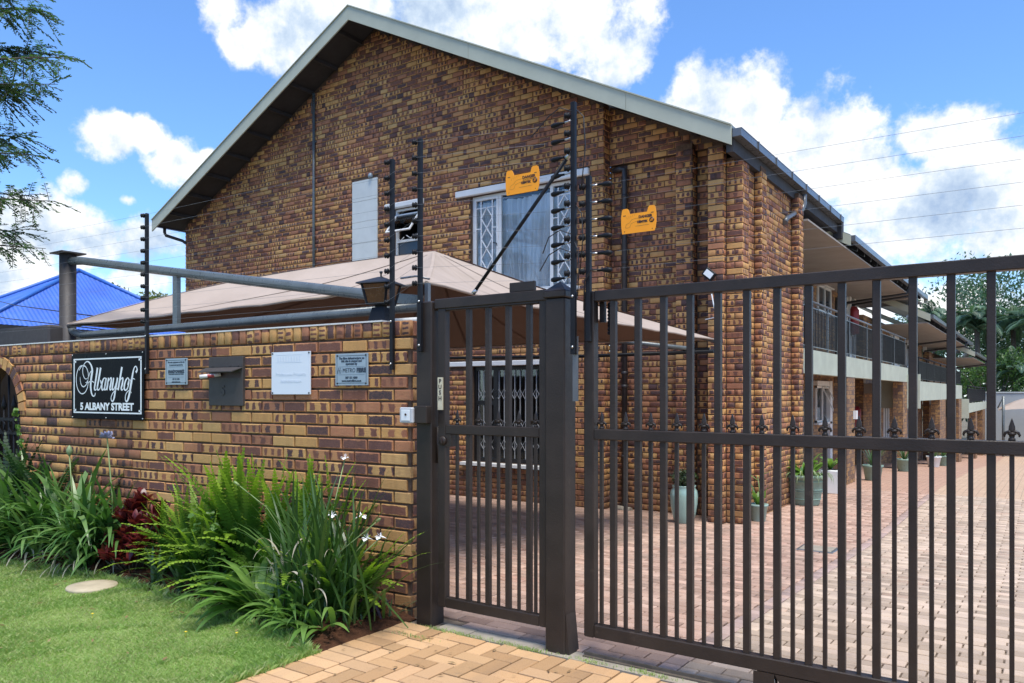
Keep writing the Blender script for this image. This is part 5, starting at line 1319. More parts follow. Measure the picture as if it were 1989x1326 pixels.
MB(WM).tube([(-2.066, -0.1512, 1.592), (-2.067, -0.1525, 1.5918)], 0.008, 10).build('core_shadow', 'sign_ink', pr)

# wall lantern behind the coping
ln = thing('wall_lantern', 'old square amber glass lantern standing on the wall near the gate', 'lantern', WP(-0.45, 0.10, 1.957))
M = WM @ Matrix.Translation((-0.45, 0.10, 0)) @ Matrix.Rotation(R(12), 4, 'Z')
def frust(mb, w0, w1, z0, z1): mb.add([(-w0, -w0, z0), (w0, -w0, z0), (w0, w0, z0), (-w0, w0, z0), (-w1, -w1, z1), (w1, -w1, z1), (w1, w1, z1), (-w1, w1, z1)], [(0, 3, 2, 1), (4, 5, 6, 7), (0, 1, 5, 4), (1, 2, 6, 5), (2, 3, 7, 6), (3, 0, 4, 7)])
mb = MB(M); frust(mb, 0.066, 0.045, 1.957, 2.055); frust(mb, 0.03, 0.03, 2.055, 2.072); mb.build('foot', 'black_steel', ln)
mb = MB(M); frust(mb, 0.068, 0.094, 2.08, 2.21); mb.build('glass', 'lamp_amber', ln)
mb = MB(M)
for sx in (-1, 1):
    for sy in (-1, 1): mb.bar((sx * 0.07, sy * 0.07, 2.075), (sx * 0.097, sy * 0.097, 2.215), 0.014, 0.014)
frust(mb, 0.072, 0.074, 2.071, 2.084); mb.build('cage', 'black_steel', ln)
mb = MB(M); frust(mb, 0.128, 0.124, 2.213, 2.222); frust(mb, 0.124, 0.014, 2.222, 2.268); mb.lathe([(0.006, 2.268), (0.006, 2.29), (0.012, 2.295), (0.012, 2.305), (0.001, 2.31)], (0, 0, 0), 8); mb.build('roof', 'gutter_dark', ln)

# ================================================================== ELECTRIC FENCE
def knob(mb, x, y, z, s=1.0): mb.lathe([(0.010 * s, 0.0), (0.019 * s, 0.006), (0.019 * s, 0.014), (0.012 * s, 0.018), (0.017 * s, 0.022), (0.017 * s, 0.030), (0.009 * s, 0.034), (0.001, 0.034)], (x, y, z), 12, 'y')
knob_me = None
def put_knob(parent, x, y, z, yaw=0.0):
    global knob_me
    if knob_me is None:
        b = MB(); knob(b, 0, 0, 0); o = b.build('insulator', 'black_plastic'); knob_me = o.data; bpy.data.objects.remove(o)
    o = bpy.data.objects.new('insulator', knob_me); col.objects.link(o); o.parent = parent; o.location = Vector((x, y, z)) - root_loc(parent); o.rotation_euler = (0, 0, yaw)
posts = []
def fpost(label, x, y, z0, z1, zs, side=-0.018, yaw=-0.9, bolts=True):
    t = thing('fence_post', label, 'fence post', (x, y, z0), 'electric fence posts')
    MB().box(x - 0.014, x + 0.014, y - 0.013, y + 0.013, z0, z1, 0.002).build('tube', 'black_steel', t)
    for z in zs: put_knob(t, x + side, y - 0.008, z, yaw)
    if bolts:
        mb = MB()
        for z in (z0 + 0.04, z0 + 0.32): mb.lathe([(0.008, 0), (0.008, 0.005), (0.001, 0.008)], (x, y - 0.013, z), 8, 'y')
        mb.build('bolt', 'steel', t)
    return t
lev = lambda z1, n, st: [z1 - k * st for k in range(n)]
pA = WP(-2.932, -0.022, 0); pB = WP(-0.247, -0.022, 0); pC = Vector((-3.275, 3.73, 0)); pD = Vector((-2.145, 3.72, 0)); pE = Vector((-2.075, 3.765, 0))
fpost('slim black electric fence post above the name board', pA.x, pA.y, 1.63, 2.985, lev(2.967, 10, 0.0995))
fpost('slim black electric fence post on the wall in front of the lantern', pB.x, pB.y, 1.62, 3.015, lev(2.995, 10, 0.103))
fpost('slim black electric fence post bolted to the left gate post', pC.x, pC.y, 1.73, 3.085, lev(3.065, 10, 0.1))
tD = fpost('tall braced black electric fence post on the thick gate post, with cables', pD.x, pD.y, 1.68, 3.075, lev(3.0, 10, 0.097))
tE = fpost('short black electric fence post at the end of the sliding gate', pE.x, pE.y, 1.75, 2.665, lev(2.605, 6, 0.0935), -0.018, -0.9, False)
def strain(parent, x, y, z, s):
    mb = MB(); mb.tube([(x + s * 0.055, y, z), (x + s * 0.075, y, z), (x + s * 0.10, y, z - 0.002), (x + s * 0.125, y, z - 0.004), (x + s * 0.14, y, z - 0.005), (x + s * 0.145, y, z - 0.005)], [0.006, 0.007, 0.0125, 0.015, 0.011, 0.003], 10); mb.build('strain_insulator', 'black_plastic', parent)
    MB().tube([(x + s * 0.012, y, z + 0.004), (x + s * 0.06, y, z)], 0.005, 6).build('hook', 'steel', parent)
for z in lev(2.985, 10, 0.097): strain(tD, pD.x - 0.02, pD.y + 0.03, z, -1)
for z in lev(2.605, 6, 0.0935): strain(tE, pE.x + 0.005, pE.y - 0.01, z, 1)
for z, dx in ((3.02, 0.30), (2.34, 0.22), (2.24, 0.24)):
    MB().tube([(pD.x, pD.y - 0.01, z), (pD.x - 0.07, pD.y - 0.03, z + 0.03), (pD.x - 0.15, pD.y - 0.02, z), (pD.x - dx, pD.y + 0.03, z - 0.075)], 0.003, 6).build('jumper', 'cable_black', tD)
for x, z0, z1, bow in ((pD.x + 0.02, 3.03, 2.6, 0.06), (pD.x + 0.02, 2.5, 2.15, 0.045), (pD.x + 0.01, 2.3, 2.0, 0.03)):
    MB().tube([(x, pD.y - 0.01, z0), (x + bow * 0.8, pD.y - 0.01, z0 - 0.05), (x + bow, pD.y - 0.01, (z0 + z1) / 2), (x + bow * 0.5, pD.y, z1)], 0.003, 6).build('jumper', 'cable_black', tD)
MB().tube([(pE.x + 0.10, pE.y - 0.012, 2.14), (pE.x + 0.03, pE.y - 0.03, 2.14), (pE.x - 0.015, pE.y - 0.02, 2.08), (pE.x - 0.02, pE.y - 0.02, 1.92)], 0.004, 6).build('jumper', 'cable_black', tE)
brc = tag(MB().tube([(-2.175, 3.735, 2.80), (-2.90, 3.80, 2.085)], 0.011, 10).build('post_brace', 'black_steel'), 'slanting black brace rod propping the tall fence post', 'brace')
MB().tube([(-2.905, 3.80, 2.08), (-2.88, 3.80, 2.103)], 0.013, 8).build('foot_clamp', 'steel', brc); MB().tube([(-2.168, 3.735, 2.807), (-2.20, 3.738, 2.775)], 0.013, 8).build('head_clamp', 'steel', brc)
ordn = ['topmost', 'second from top', 'third from top', 'fourth from top', 'fifth from top', 'sixth from top', 'seventh from top', 'eighth from top', 'ninth from top', 'lowest']
left = WP(-9.2, -0.03, 0)
for k in range(10):
    za, zb, zc, zd = 2.967 - k * 0.0995, 2.995 - k * 0.103, 3.065 - k * 0.1, 2.985 - k * 0.097
    mb = MB(); d = 0.03
    mb.tube([(left.x, left.y - d, za + 0.02), (pA.x - 0.03, pA.y - d, za), (pB.x - 0.03, pB.y - d, zb), (pC.x - 0.03, pC.y - 0.025, zc), (pD.x - 0.195, pD.y + 0.03, zd)], 0.0008, 5)
    tag(mb.build('fence_wire', 'wire'), '%s of the ten electric fence wires above the brick wall' % ordn[k], 'wire', 'wires over the wall')
for k in range(6):
    z = 2.605 - k * 0.0935; mb = MB(); mb.tube([(pE.x + 0.18, pE.y - 0.01, z), (2.4, 3.76, z - 0.012)], 0.0008, 5)
    tag(mb.build('fence_wire', 'wire'), '%s of the six electric fence wires above the sliding gate' % (ordn[k] if k < 5 else 'lowest'), 'wire', 'wires over the sliding gate')
def danger(label, x0, x1, zt, zb, y, tilt, full):
    """orange warning plate with two hooked ears"""
    W = x1 - x0; Hh = zt - zb
    t = thing('warning_sign', label, 'sign', ((x0 + x1) / 2, y, zb), 'orange electric fence signs')
    M = Matrix.Translation(((x0 + x1) / 2, y, (zt + zb) / 2)) @ Matrix.Rotation(tilt, 4, 'Y')
    a, h = W / 2, Hh / 2
    P = [(-a * 0.94, -h), (a * 0.90, -h), (a * 0.96, -h * 0.75), (a, -h * 0.3), (a, h * 0.35), (a * 0.93, h * 0.92), (a * 0.85, h), (a * 0.62, h), (a * 0.55, h * 0.9), (a * 0.48, h * 0.55), (-a * 0.5, h * 0.55), (-a * 0.58, h * 0.9), (-a * 0.65, h), (-a * 0.88, h), (-a * 0.95, h * 0.9), (-a, h * 0.4), (-a, -h * 0.3)]
    mb = MB(M); mb.prism(P, -0.004, 0.0); pb = mb.build('plate', 'orange_plastic', t)
    F = M; yy = -0.0046; s = W / 0.235
    text_mesh('DANGER', 0.0225 * s, F, 0.046 * s, 0.016 * s, yy, 'lettering', 'print_black', t, bold=0.0008, sx=0.98)
    if full: text_mesh('ELECTRIC FENCE', 0.0105 * s, F, 0.046 * s, 0.002 * s, yy, 'lettering', 'print_faded', t, bold=0.0004, sx=1.0)
    text_mesh('NEMTEK', 0.0185 * s, F, 0.026 * s, -0.014 * s, yy, 'lettering', 'print_black', t, bold=0.0009, sx=0.95)
    mb = MB(F); mb.lathe([(0.016 * s, 0), (0.016 * s, 0.0006), (0.001, 0.0006)], (0.088 * s, -0.0042, -0.010 * s), 18, 'y'); mb.build('emblem', 'print_black', t)
    mb = MB(F)
    for q in (-0.005, 0.0, 0.005): mb.bar((0.088 * s + q - 0.004, -0.0052, -0.018 * s), (0.088 * s + q + 0.004, -0.0052, -0.002 * s), 0.0022, 0.0005, (0, 1, 0))
    mb.build('emblem_stripes', 'orange_plastic', t)
    mb = MB(F)   # hand drawn shocked figure, sun bleached: a hand on a wire
    stroke(mb, [(-0.088 * s, -0.04 * s), (-0.08 * s, -0.02 * s), (-0.06 * s, -0.012 * s), (-0.045 * s, 0.004 * s), (-0.02 * s, 0.010 * s), (0.01 * s, 0.010 * s)], [0.002] * 6, yy, 0)
    stroke(mb, [(-0.088 * s, -0.04 * s), (-0.07 * s, -0.042 * s), (-0.055 * s, -0.035 * s), (-0.05 * s, -0.02 * s), (-0.03 * s, -0.012 * s), (0.01 * s, -0.002 * s)], [0.002] * 6, yy, 0)
    for q in range(5): stroke(mb, [((-0.075 + q * 0.012) * s, (0.012 + 0.004 * q) * s), ((-0.079 + q * 0.014) * s, (0.026 + 0.003 * q) * s)], [0.002, 0.001], yy, 0)
    stroke(mb, [(-0.02 * s, -0.037 * s), (0.02 * s, -0.0365 * s), (0.07 * s, -0.036 * s)], [0.0025] * 3, yy, 0)
    mb.build('drawing', 'print_faded', t, fix=False)
    mb = MB(F)
    for q in (-0.80, 0.78): mb.box(a * q - 0.008, a * q + 0.008, yy, yy + 0.0004, h * 0.42, h * 0.47); mb.lathe([(0.0025, 0), (0.0025, 0.0005), (0.0005, 0.0005)], (a * q, -0.0042, -h * 0.82), 8, 'y')
    mb.build('hook_slot', 'print_black', t)
danger('orange DANGER electric fence sign hanging in front of the curtained window', -2.615, -2.380, 2.772, 2.628, 3.74, R(0), True)
danger('orange DANGER sign hanging over the sliding gate before the downpipe', -1.862, -1.660, 2.445, 2.312, 3.74, R(0), False)

# ================================================================== SHADE SAIL CARPORT
cp = thing('shade_carport', 'beige shade sail carport on cantilever tube frames behind the garden wall', 'carport', (-8.76, 4.2, 0))
FLc, FRc, BRc, BLc, APX = Vector((-8.60, 4.12, 2.21)), Vector((-3.55, 4.12, 2.245)), Vector((-3.36, 9.3, 2.14)), Vector((-8.55, 9.35, 2.16)), Vector((-5.80, 6.85, 3.11))
mb = MB(); mb.smooth = True
def sail_pt(a, b, s, t, sag):
    """s along the edge a-b, t from edge (0) to apex (1); tensioned cloth sags a little between hip lines"""
    e = a.lerp(b, s); mid = 4 * s * (1 - s)
    c = (a + b) / 2; inw = (Vector((APX.x, APX.y, 0)) - Vector((c.x, c.y, 0))).normalized()
    e = e + inw * mid * sag
    p = e.lerp(APX, t); wl = (1 - s) ** 3 if (a is FLc) else (s ** 3 if (b is FLc) else ((1 - s) ** 3 if a is BLc else (s ** 3 if b is BLc else 0.0)))
    p.z += (0.15 * wl - 0.02) * math.sin(math.pi * t) - 0.11 * mid * math.sin(math.pi * t) - 0.05 * math.sin(math.pi * min(1, t * 1.0)) ** 2 * t
    p.z += 0.006 * math.sin(s * 40 + t * 3) * (1 - t) ** 2
    p.z += 0.02 * mid * (1 - t)
    return p
NS, NTt = 24, 14
for a, b, sag in ((FLc, FRc, 0.22), (FRc, BRc, 0.22), (BRc, BLc, 0.16), (BLc, FLc, 0.3)):
    G = [[sail_pt(a, b, i / NS, j / NTt, sag) for j in range(NTt + 1)] for i in range(NS + 1)]
    vs = [p for r_ in G for p in r_]; fs = []
    for i in range(NS):
        for j in range(NTt): fs.append((i * (NTt + 1) + j, (i + 1) * (NTt + 1) + j, (i + 1) * (NTt + 1) + j + 1, i * (NTt + 1) + j + 1))
    mb.add(vs, fs)
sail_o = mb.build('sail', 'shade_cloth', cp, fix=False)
mb = MB()
for a, b, sag in ((FLc, FRc, 0.22), (FRc, BRc, 0.22), (BRc, BLc, 0.16), (BLc, FLc, 0.3)):
    mb.tube([sail_pt(a, b, i / NS, 0, sag) + Vector((0, 0, -0.008)) for i in range(NS + 1)], 0.012, 6)
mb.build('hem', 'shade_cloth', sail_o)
for a, b, sag in ((FLc, FRc, 0.22), (FRc, BRc, 0.22), (BRc, BLc, 0.16), (BLc, FLc, 0.3)):
    for s_ in (0.0, 0.27, 0.5, 0.73):
        mb = MB(); pl_ = [sail_pt(a, b, s_, j / 20, sag) for j in range(20)]; tv = (b - a).normalized() * 0.022; up = Vector((0, 0, 0.004))
        for p, q in zip(pl_, pl_[1:]): mb.quad(p - tv + up, p + tv + up, q + tv + up, q - tv + up)
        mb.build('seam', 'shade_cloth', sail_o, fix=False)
for c in (FLc, FRc, BRc, BLc): MB().tube([c + Vector((0, 0, -0.03)), c.lerp(APX, 0.5) + Vector((0, 0, -0.10)), APX + Vector((0, 0, -0.06))], 0.02, 8).build('hip_pole', 'pipe_brown', cp)
mb = MB(); mb.lathe([(0.083, -0.4), (0.083, 2.98)], (-8.76, 4.2, 0), 24); po = mb.build('post', 'brown_post', cp)
mb = MB(); mb.box(-8.89, -8.62, 4.07, 4.33, 2.981, 2.995); mb.build('cap_plate', 'brown_post', po)
MB().tube([(-8.68, 4.2, 2.90), (-8.45, 4.2, 2.88), (-6.7, 4.2, 2.60), (-4.2, 4.2, 2.21), (-3.95, 4.2, 2.175)], 0.043, 14).build('top_tube', 'grey_tube', cp)
mb = MB(); mb.add([(-3.98, 4.19, 2.21), (-3.66, 4.185, 2.165), (-3.70, 4.185, 2.10), (-3.98, 4.19, 2.135), (-3.98, 4.21, 2.21), (-3.66, 4.215, 2.165), (-3.70, 4.215, 2.10), (-3.98, 4.21, 2.135)], [(0, 3, 2, 1), (4, 5, 6, 7), (0, 1, 5, 4), (1, 2, 6, 5), (2, 3, 7, 6), (3, 0, 4, 7)]); mb.build('flattened_end', 'grey_tube', cp)
MB().tube([(-8.70, 4.2, 2.17), (-8.62, 4.2, 2.12), (-8.45, 4.2, 2.09), (-6.5, 4.2, 2.085), (-3.62, 4.2, 2.085)], 0.036, 14).build('lower_tube', 'grey_tube', cp)
MB().box(-6.745, -6.675, 4.18, 4.22, 2.11, 2.58).build('strut', 'grey_tube', cp)
MB().tube([(-3.62, 4.2, 2.085), (-3.50, 4.2, 2.075), (-3.46, 4.2, 2.03), (-3.47, 4.15, 2.0), (-3.60, 4.1, 1.978), (-3.85, 4.05, 1.974)], 0.022, 10).build('end_bend', 'white_paint', cp)
mb = MB(); mb.box(-3.56, -3.53, 4.10, 4.13, 2.05, 2.235); mb.tube([(-3.50, 4.08, 2.255), (-3.62, 4.08, 2.285), (-3.80, 4.12, 2.29)], 0.008, 6); mb.build('corner_bracket', 'gutter_metal', cp)
MB().tube([(-6.2, 9.42, 2.34), (-5.0, 9.42, 2.215), (-3.75, 9.40, 2.04)], 0.03, 12).build('top_tube', 'grey_tube', cp)
MB().tube([(-8.4, 9.42, 2.035), (-5.2, 9.42, 1.985), (-3.40, 9.40, 1.995)], 0.025, 12).build('lower_tube', 'black_steel', cp)
mb = MB(); mb.box(-3.80, -3.46, 9.385, 9.425, 1.985, 2.045); mb.build('flattened_end', 'black_steel', cp)
mb = MB(); mb.lathe([(0.083, g(9.4) - 0.2), (0.083, 2.4)], (-8.76, 9.42, 0), 20); mb.build('post', 'brown_post', cp)

# ================================================================== BLUE ROOFED HOUSE
bh = thing('blue_roof_house', 'neighbouring house with bright blue hipped metal roof at left', 'house', (-26.4, 13, g(13)))
EX, EY0, EY1, EXB, EZ = -23.9, 9.1, 16.9, -28.9, 3.40
AP = Vector((-26.4, 13.0, 5.53))
cor = [Vector((EX, EY0, EZ)), Vector((EX, EY1, EZ)), Vector((EXB, EY1, EZ)), Vector((EXB, EY0, EZ))]
mb = MB()
for i in range(4):                                    # corrugated sheets, ribs running up the slope
    a, b = cor[i], cor[(i + 1) % 4]; nrm = (b - a).cross(AP - a).normalized(); n = 120
    if nrm.z < 0: nrm = -nrm
    mid = (a + b) / 2; up = (AP - mid)
    for k in range(n):
        s0, s1 = k / n, (k + 1) / n
        def top(s): return 1 - abs(2 * s - 1)
        h0 = 0.011 * (k % 2); h1 = 0.011 * ((k + 1) % 2)
        p0, p1 = a.lerp(b, s0) + nrm * h0, a.lerp(b, s1) + nrm * h1
        mb.quad(p0, p1, p1 + up * top(s1), p0 + up * top(s0))
mb.build('roof', 'blue_roof_sheet', bh, fix=False)
for c in cor: MB().tube([c + Vector((0, 0, 0.03)), AP + Vector((0, 0, 0.05))], 0.06, 8).build('ridge_cap', 'blue_trim', bh)
mb = MB(); mb.box(EX - 0.02, EX + 0.12, EY0 - 0.1, EY1 + 0.1, EZ - 0.16, EZ - 0.02); mb.box(EXB, EX - 0.021, EY0 - 0.12, EY0, EZ - 0.16, EZ - 0.02); mb.build('gutter', 'gutter_dark', bh)
MB().box(EXB + 0.5, EX - 0.5, EY0 + 0.5, EY1 - 0.5, g(13) - 0.3, EZ - 0.05).build('wall', 'house_wall', bh)
mb = MB(); mb.tube([(EX + 0.04, 9.6, 3.26), (EX + 0.04, 9.6, 3.1), (EX - 0.35, 9.6, 2.9), (EX - 0.42, 9.6, 2.75), (EX - 0.42, 9.6, -0.2)], 0.05, 8); mb.build('downpipe', 'gutter_dark', bh)
for y in (10.8, 13.4): MB().box(EX - 0.505, EX - 0.47, y, y + 1.2, 1.0, 2.2).build('window', 'dark_frame', bh)
for k, (a, b, lab) in enumerate((((-8.9, 5.2, 2.31), (-25, 9.0, 4.36), 'upper black cable slanting in front of the blue roof'), ((-8.9, 5.3, 2.17), (-25, 8.6, 3.95), 'lower black cable slanting in front of the blue roof'))):
    a, b = Vector(a), Vector(b); tag(MB().tube([a, a.lerp(b, 0.5) - Vector((0, 0, 0.1)), b], 0.009, 5).build('service_cable', 'cable_black'), lab, 'cable', 'cables to the neighbouring house')

# ================================================================== FAR END OF THE YARD
ew = thing('boundary_wall', 'pale grey boundary wall closing the far end of the driveway', 'wall', (4, 52, g(52)))
MB().box(-2.9, 14, 52.0, 52.25, -2.2, 1.5).build('wall', 'wall_grey', ew)
MB().box(-2.95, 14, 51.96, 52.29, 1.5, 1.58, 0.02).build('coping', 'wall_grey', ew)
fc = thing('far_carport', 'small pale shade sail carport far away at the end of the yard', 'carport', (-0.4, 48, g(48)))
A0 = [Vector((-1.95, 46.5, 0.62)), Vector((1.8, 46.5, 0.62)), Vector((1.8, 50.5, 0.62)), Vector((-1.95, 50.5, 0.62))]; A1 = Vector((-0.1, 48.5, 1.35))
mb = MB(); mb.smooth = True
for i in range(4):
    a, b = A0[i], A0[(i + 1) % 4]
    for k in range(8):
        for j in range(6):
            def q(s, t):
                p = a.lerp(b, s).lerp(A1, t); p.z += 0.18 * math.sin(math.pi * t) * 0.8 + 0.12 * 4 * s * (1 - s) * (1 - t); return p
            mb.quad(q(k / 8, j / 6), q((k + 1) / 8, j / 6), q((k + 1) / 8, (j + 1) / 6), q(k / 8, (j + 1) / 6))
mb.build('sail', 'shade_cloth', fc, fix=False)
for p in A0[:2]:
    MB().tube([(p.x + 0.25, p.y, g(48) - 0.1), (p.x + 0.25, p.y, 1.35)], 0.07, 10).build('post', 'grey_tube', fc); MB().tube([(p.x + 0.25, p.y, 1.33), (p.x, p.y, 0.74)], 0.03, 8).build('arm', 'grey_tube', fc)
# hose covers
def red(label, x, y, z0, z1, w):
    mb = MB(); mb.smooth = True; n = 12; L = 8; vs = []
    for j in range(L + 1):
        t = j / L; z = z0 + (z1 - z0) * t; ww = w * (0.86 + 0.14 * math.sin(t * 3.1)) * (0.6 if j == L else 1)
        for k in range(n):
            a = 2 * math.pi * k / n; vs.append((x + 0.13 * math.cos(a) * (0.6 if j == L else 1), y + ww / 2 * math.sin(a) * (1 + 0.08 * math.sin(3 * a + j)), z + 0.03 * math.sin(2 * a) * (j == 0)))
    fs = [(j * n + k, j * n + (k + 1) % n, (j + 1) * n + (k + 1) % n, (j + 1) * n + k) for j in range(L) for k in range(n)] + [tuple(L * n + k for k in range(n)), tuple(range(n - 1, -1, -1))]
    mb.add(vs, fs); tag(mb.build('reel_cover', 'red_cover'), label, 'cover', 'red fire hose reel covers')
red('red fire hose reel cover on the upstairs balcony wall', -4.52, 24.0, 3.2, 3.98, 0.55); red('red fire hose reel cover on the ground floor wall', -4.5, 24.2, 0.42, 1.10, 0.45)

# ================================================================== POTS
def pot(name, label, x, y, prof, m, soil_r, soil_z, ribs=()):
    z = g(y); t = thing(name, label, 'plant pot', (x, y, z), 'potted plants by the building')
    mb = MB(); mb.lathe([(r, z + h) for r, h in prof], (x, y, 0), 32); mb.build('pot', m, t)
    for h, r in ribs: 
        mb = MB(); mb.lathe([(r, z + h - 0.012), (r + 0.012, z + h), (r, z + h + 0.012)], (x, y, 0), 32); mb.build('rib', m, t)
    mb = MB(); mb.lathe([(soil_r, z + soil_z - 0.02), (soil_r, z + soil_z), (0.001, z + soil_z + 0.01)], (x, y, 0), 20); mb.build('soil', 'potting_soil', t)
    return t, z + soil_z
t, zs = pot('urn_pot', 'tall mint green glazed urn with a small dark shrub against the pilaster', -3.95, 9.78, [(0.11, 0.0), (0.125, 0.015), (0.155, 0.12), (0.178, 0.26), (0.183, 0.36), (0.172, 0.43), (0.15, 0.465), (0.155, 0.485), (0.16, 0.5), (0.14, 0.5), (0.13, 0.46)], 'glazed_mint', 0.13, 0.46)
pts = []
for k in range(520):
    a = rnd.uniform(0, 6.283); r_ = 0.19 * math.sqrt(rnd.random()); h = rnd.uniform(0, 1)
    pts.append(((-3.95 + r_ * math.cos(a) * (0.5 + 0.5 * h), 9.78 + r_ * math.sin(a) * (0.5 + 0.5 * h), zs + 0.02 + 0.24 * h * (1 - (r_ / 0.3) ** 2)), (math.cos(a), math.sin(a), 0.6)))
leaf_cloud('foliage', t, pts, 0.055, 'pot_plant_leaf')
for k in range(7):
    a = k * 0.9; MB().tube([(-3.95, 9.78, zs), (-3.95 + 0.12 * math.cos(a), 9.78 + 0.12 * math.sin(a), zs + 0.2)], 0.006, 6).build('stem', 'twig', t)
def prof_lance(t): return math.sin(math.pi * min(1, 0.08 + t * 0.92)) ** 0.8
t, zs = pot('small_pot', 'small mint plastic pot with broad upright leaves beside the brick corner', -3.215, 10.62, [(0.085, 0), (0.09, 0.01), (0.118, 0.2), (0.128, 0.203), (0.128, 0.235), (0.115, 0.235), (0.11, 0.2)], 'mint_plastic', 0.11, 0.2)
MBs = ribbon_mesh('leaf', 'lily_leaf', 0.30, 0.25, 0.5, 0.085, 6, 0.2, prof=prof_lance)
for k, (yaw, s, ti) in enumerate(((0.4, 1.0, 0), (1.9, 0.8, 0.2), (3.3, 1.25, -0.1), (4.4, 0.9, 0.1), (5.4, 1.1, 0.3), (2.6, 0.7, 0.3))): put(MBs, 'leaf', t, (-3.215, 10.62, zs), yaw, s, ti)
MB().tube([(-3.215, 10.62, zs), (-3.20, 10.62, zs + 0.2), (-3.225, 10.61, zs + 0.42)], 0.007, 6).build('stem', 'bud_green', t)
put(MBs, 'leaf', t, (-3.225, 10.61, zs + 0.40), 0.3, 0.7, 0.7); put(MBs, 'leaf', t, (-3.225, 10.61, zs + 0.36), 3.3, 0.75, 0.6)
bx_, by_ = -3.12, 12.75
t, zs = pot('ribbed_pot', 'large sage green ribbed pot with big leaves and trailing pale grass', bx_, by_, [(0.20, 0), (0.21, 0.02), (0.255, 0.25), (0.29, 0.42), (0.315, 0.43), (0.32, 0.48), (0.30, 0.48), (0.28, 0.44)], 'sage_resin', 0.28, 0.43, ((0.10, 0.228), (0.22, 0.250), (0.25, 0.257), (0.38, 0.283)))
big = [ribbon_mesh('leaf', 'lily_leaf', 0.5, 0.3 + 0.1 * k, 1.0 + 0.2 * k, 0.15, 7, 0.25, prof=prof_lance) for k in range(4)]
for k in range(22): put(big[k % 4], 'leaf', t, (bx_ + rnd.uniform(-.06, .06), by_ + rnd.uniform(-.06, .06), zs), k * 2.4, rnd.uniform(0.7, 1.1), rnd.uniform(-0.2, 0.3))
tr = [ribbon_mesh('grass_leaf', 'pale_grass_leaf', 0.34, 0.7, 2.2 + 0.3 * k, 0.014, 8, 0.2) for k in range(4)]
for k in range(90):
    a = rnd.uniform(0, 6.283); put(tr[k % 4], 'grass_leaf', t, (bx_ + 0.2 * math.cos(a), by_ + 0.2 * math.sin(a), zs), a + rnd.uniform(-.5, .5), rnd.uniform(0.7, 1.2), rnd.uniform(-.3, .3))
# square white planter behind it and further pots along the wall
pw = thing('white_planter', 'white square planter box behind the large ribbed pot', 'planter', (-3.15, 14.6, g(14.6)))
mb = MB(); mb.box(-3.32, -2.98, 14.45, 14.8, g(14.6), g(14.6) + 0.42, 0.015); mb.build('box', 'white_paint', pw)
mb = MB(); mb.box(-3.28, -3.02, 14.49, 14.76, g(14.6) + 0.40, g(14.6) + 0.425); mb.build('soil', 'potting_soil', pw)
for k in range(10): put(big[k % 4], 'leaf', pw, (-3.15, 14.62, g(14.6) + 0.42), k * 2.4, rnd.uniform(0.5, 0.8))
spiky = [ribbon_mesh('leaf', 'blue_green_leaf', 0.6, 0.15 + 0.15 * k, 0.5, 0.045, 6, 0.3) for k in range(4)]
for nm, lab, x, y, m in (('pot_plant', 'spiky pot plant beyond the first balcony pier', -3.0, 17.9, 'sage_resin'), ('pot_plant', 'dark green round pot in front of the second pier', -3.0, 22.4, 'sage_resin'), ('pot_plant', 'low white bowl with plants far along the building', -2.75, 26.5, 'white_paint'), ('pot_plant', 'green leafy pot plant farthest along the building', -2.7, 28.6, 'sage_resin')):
    t, zs = pot(nm, lab, x, y, [(0.14, 0), (0.15, 0.02), (0.19, 0.28), (0.21, 0.29), (0.21, 0.33), (0.19, 0.33), (0.17, 0.28)], m, 0.17, 0.29)
    for k in range(16): put(spiky[k % 4], 'leaf', t, (x, y, zs), k * 2.4, rnd.uniform(0.7, 1.1), rnd.uniform(-.1, .4))

# ================================================================== PLANTING BED
def soil_z(x, y):
    e, w_ = edge_y(x), wall_y(x); t = max(0, min(1, (y - e) / max(0.05, w_ - e))); return -0.01 + 0.065 * math.sin(min(1, t * 2.2) * 1.57)
BG = 'plants in the bed along the wall'
# strap-leaved agapanthus
AG = [ribbon_mesh('leaf', 'agapanthus_leaf', L, a0, b, w, 8, 0.22, tw) for L, a0, b, w, tw in ((0.62, 0.15, 1.3, 0.036, 0.1), (0.58, 0.30, 1.7, 0.040, -0.2), (0.66, 0.40, 1.9, 0.036, 0.2), (0.50, 0.6, 1.6, 0.038, 0.0), (0.60, 0.05, 0.8, 0.034, 0.2), (0.55, 0.75, 1.5, 0.042, -0.1), (0.66, 0.25, 2.3, 0.034, 0.3))]
DRYA = ribbon_mesh('dry_leaf', 'dry_leaf', 0.5, 0.7, 1.9, 0.026, 8, 0.15, 0.7)
labs = ['agapanthus clump at the left edge of the picture in front of the arch', 'low agapanthus clump at the left front of the bed by the lawn', 'agapanthus clump beneath the left half of the name board', 'agapanthus clump with a white bud below the name board', 'agapanthus clump just left of the dark red plant', 'frontmost agapanthus rosette on bare soil near the stepping stone', 'agapanthus clump with a purple flower on a tall stalk', 'agapanthus clump close against the brick wall below the black board']
spots = [(-7.85, 3.17, 26, 1.15), (-7.30, 3.24, 28, 1.05), (-7.40, 3.42, 30, 1.4), (-6.98, 3.42, 28, 1.35), (-6.66, 3.38, 24, 1.15), (-6.60, 3.28, 24, 0.9), (-6.50, 3.52, 22, 1.2), (-7.80, 3.42, 30, 1.4)]
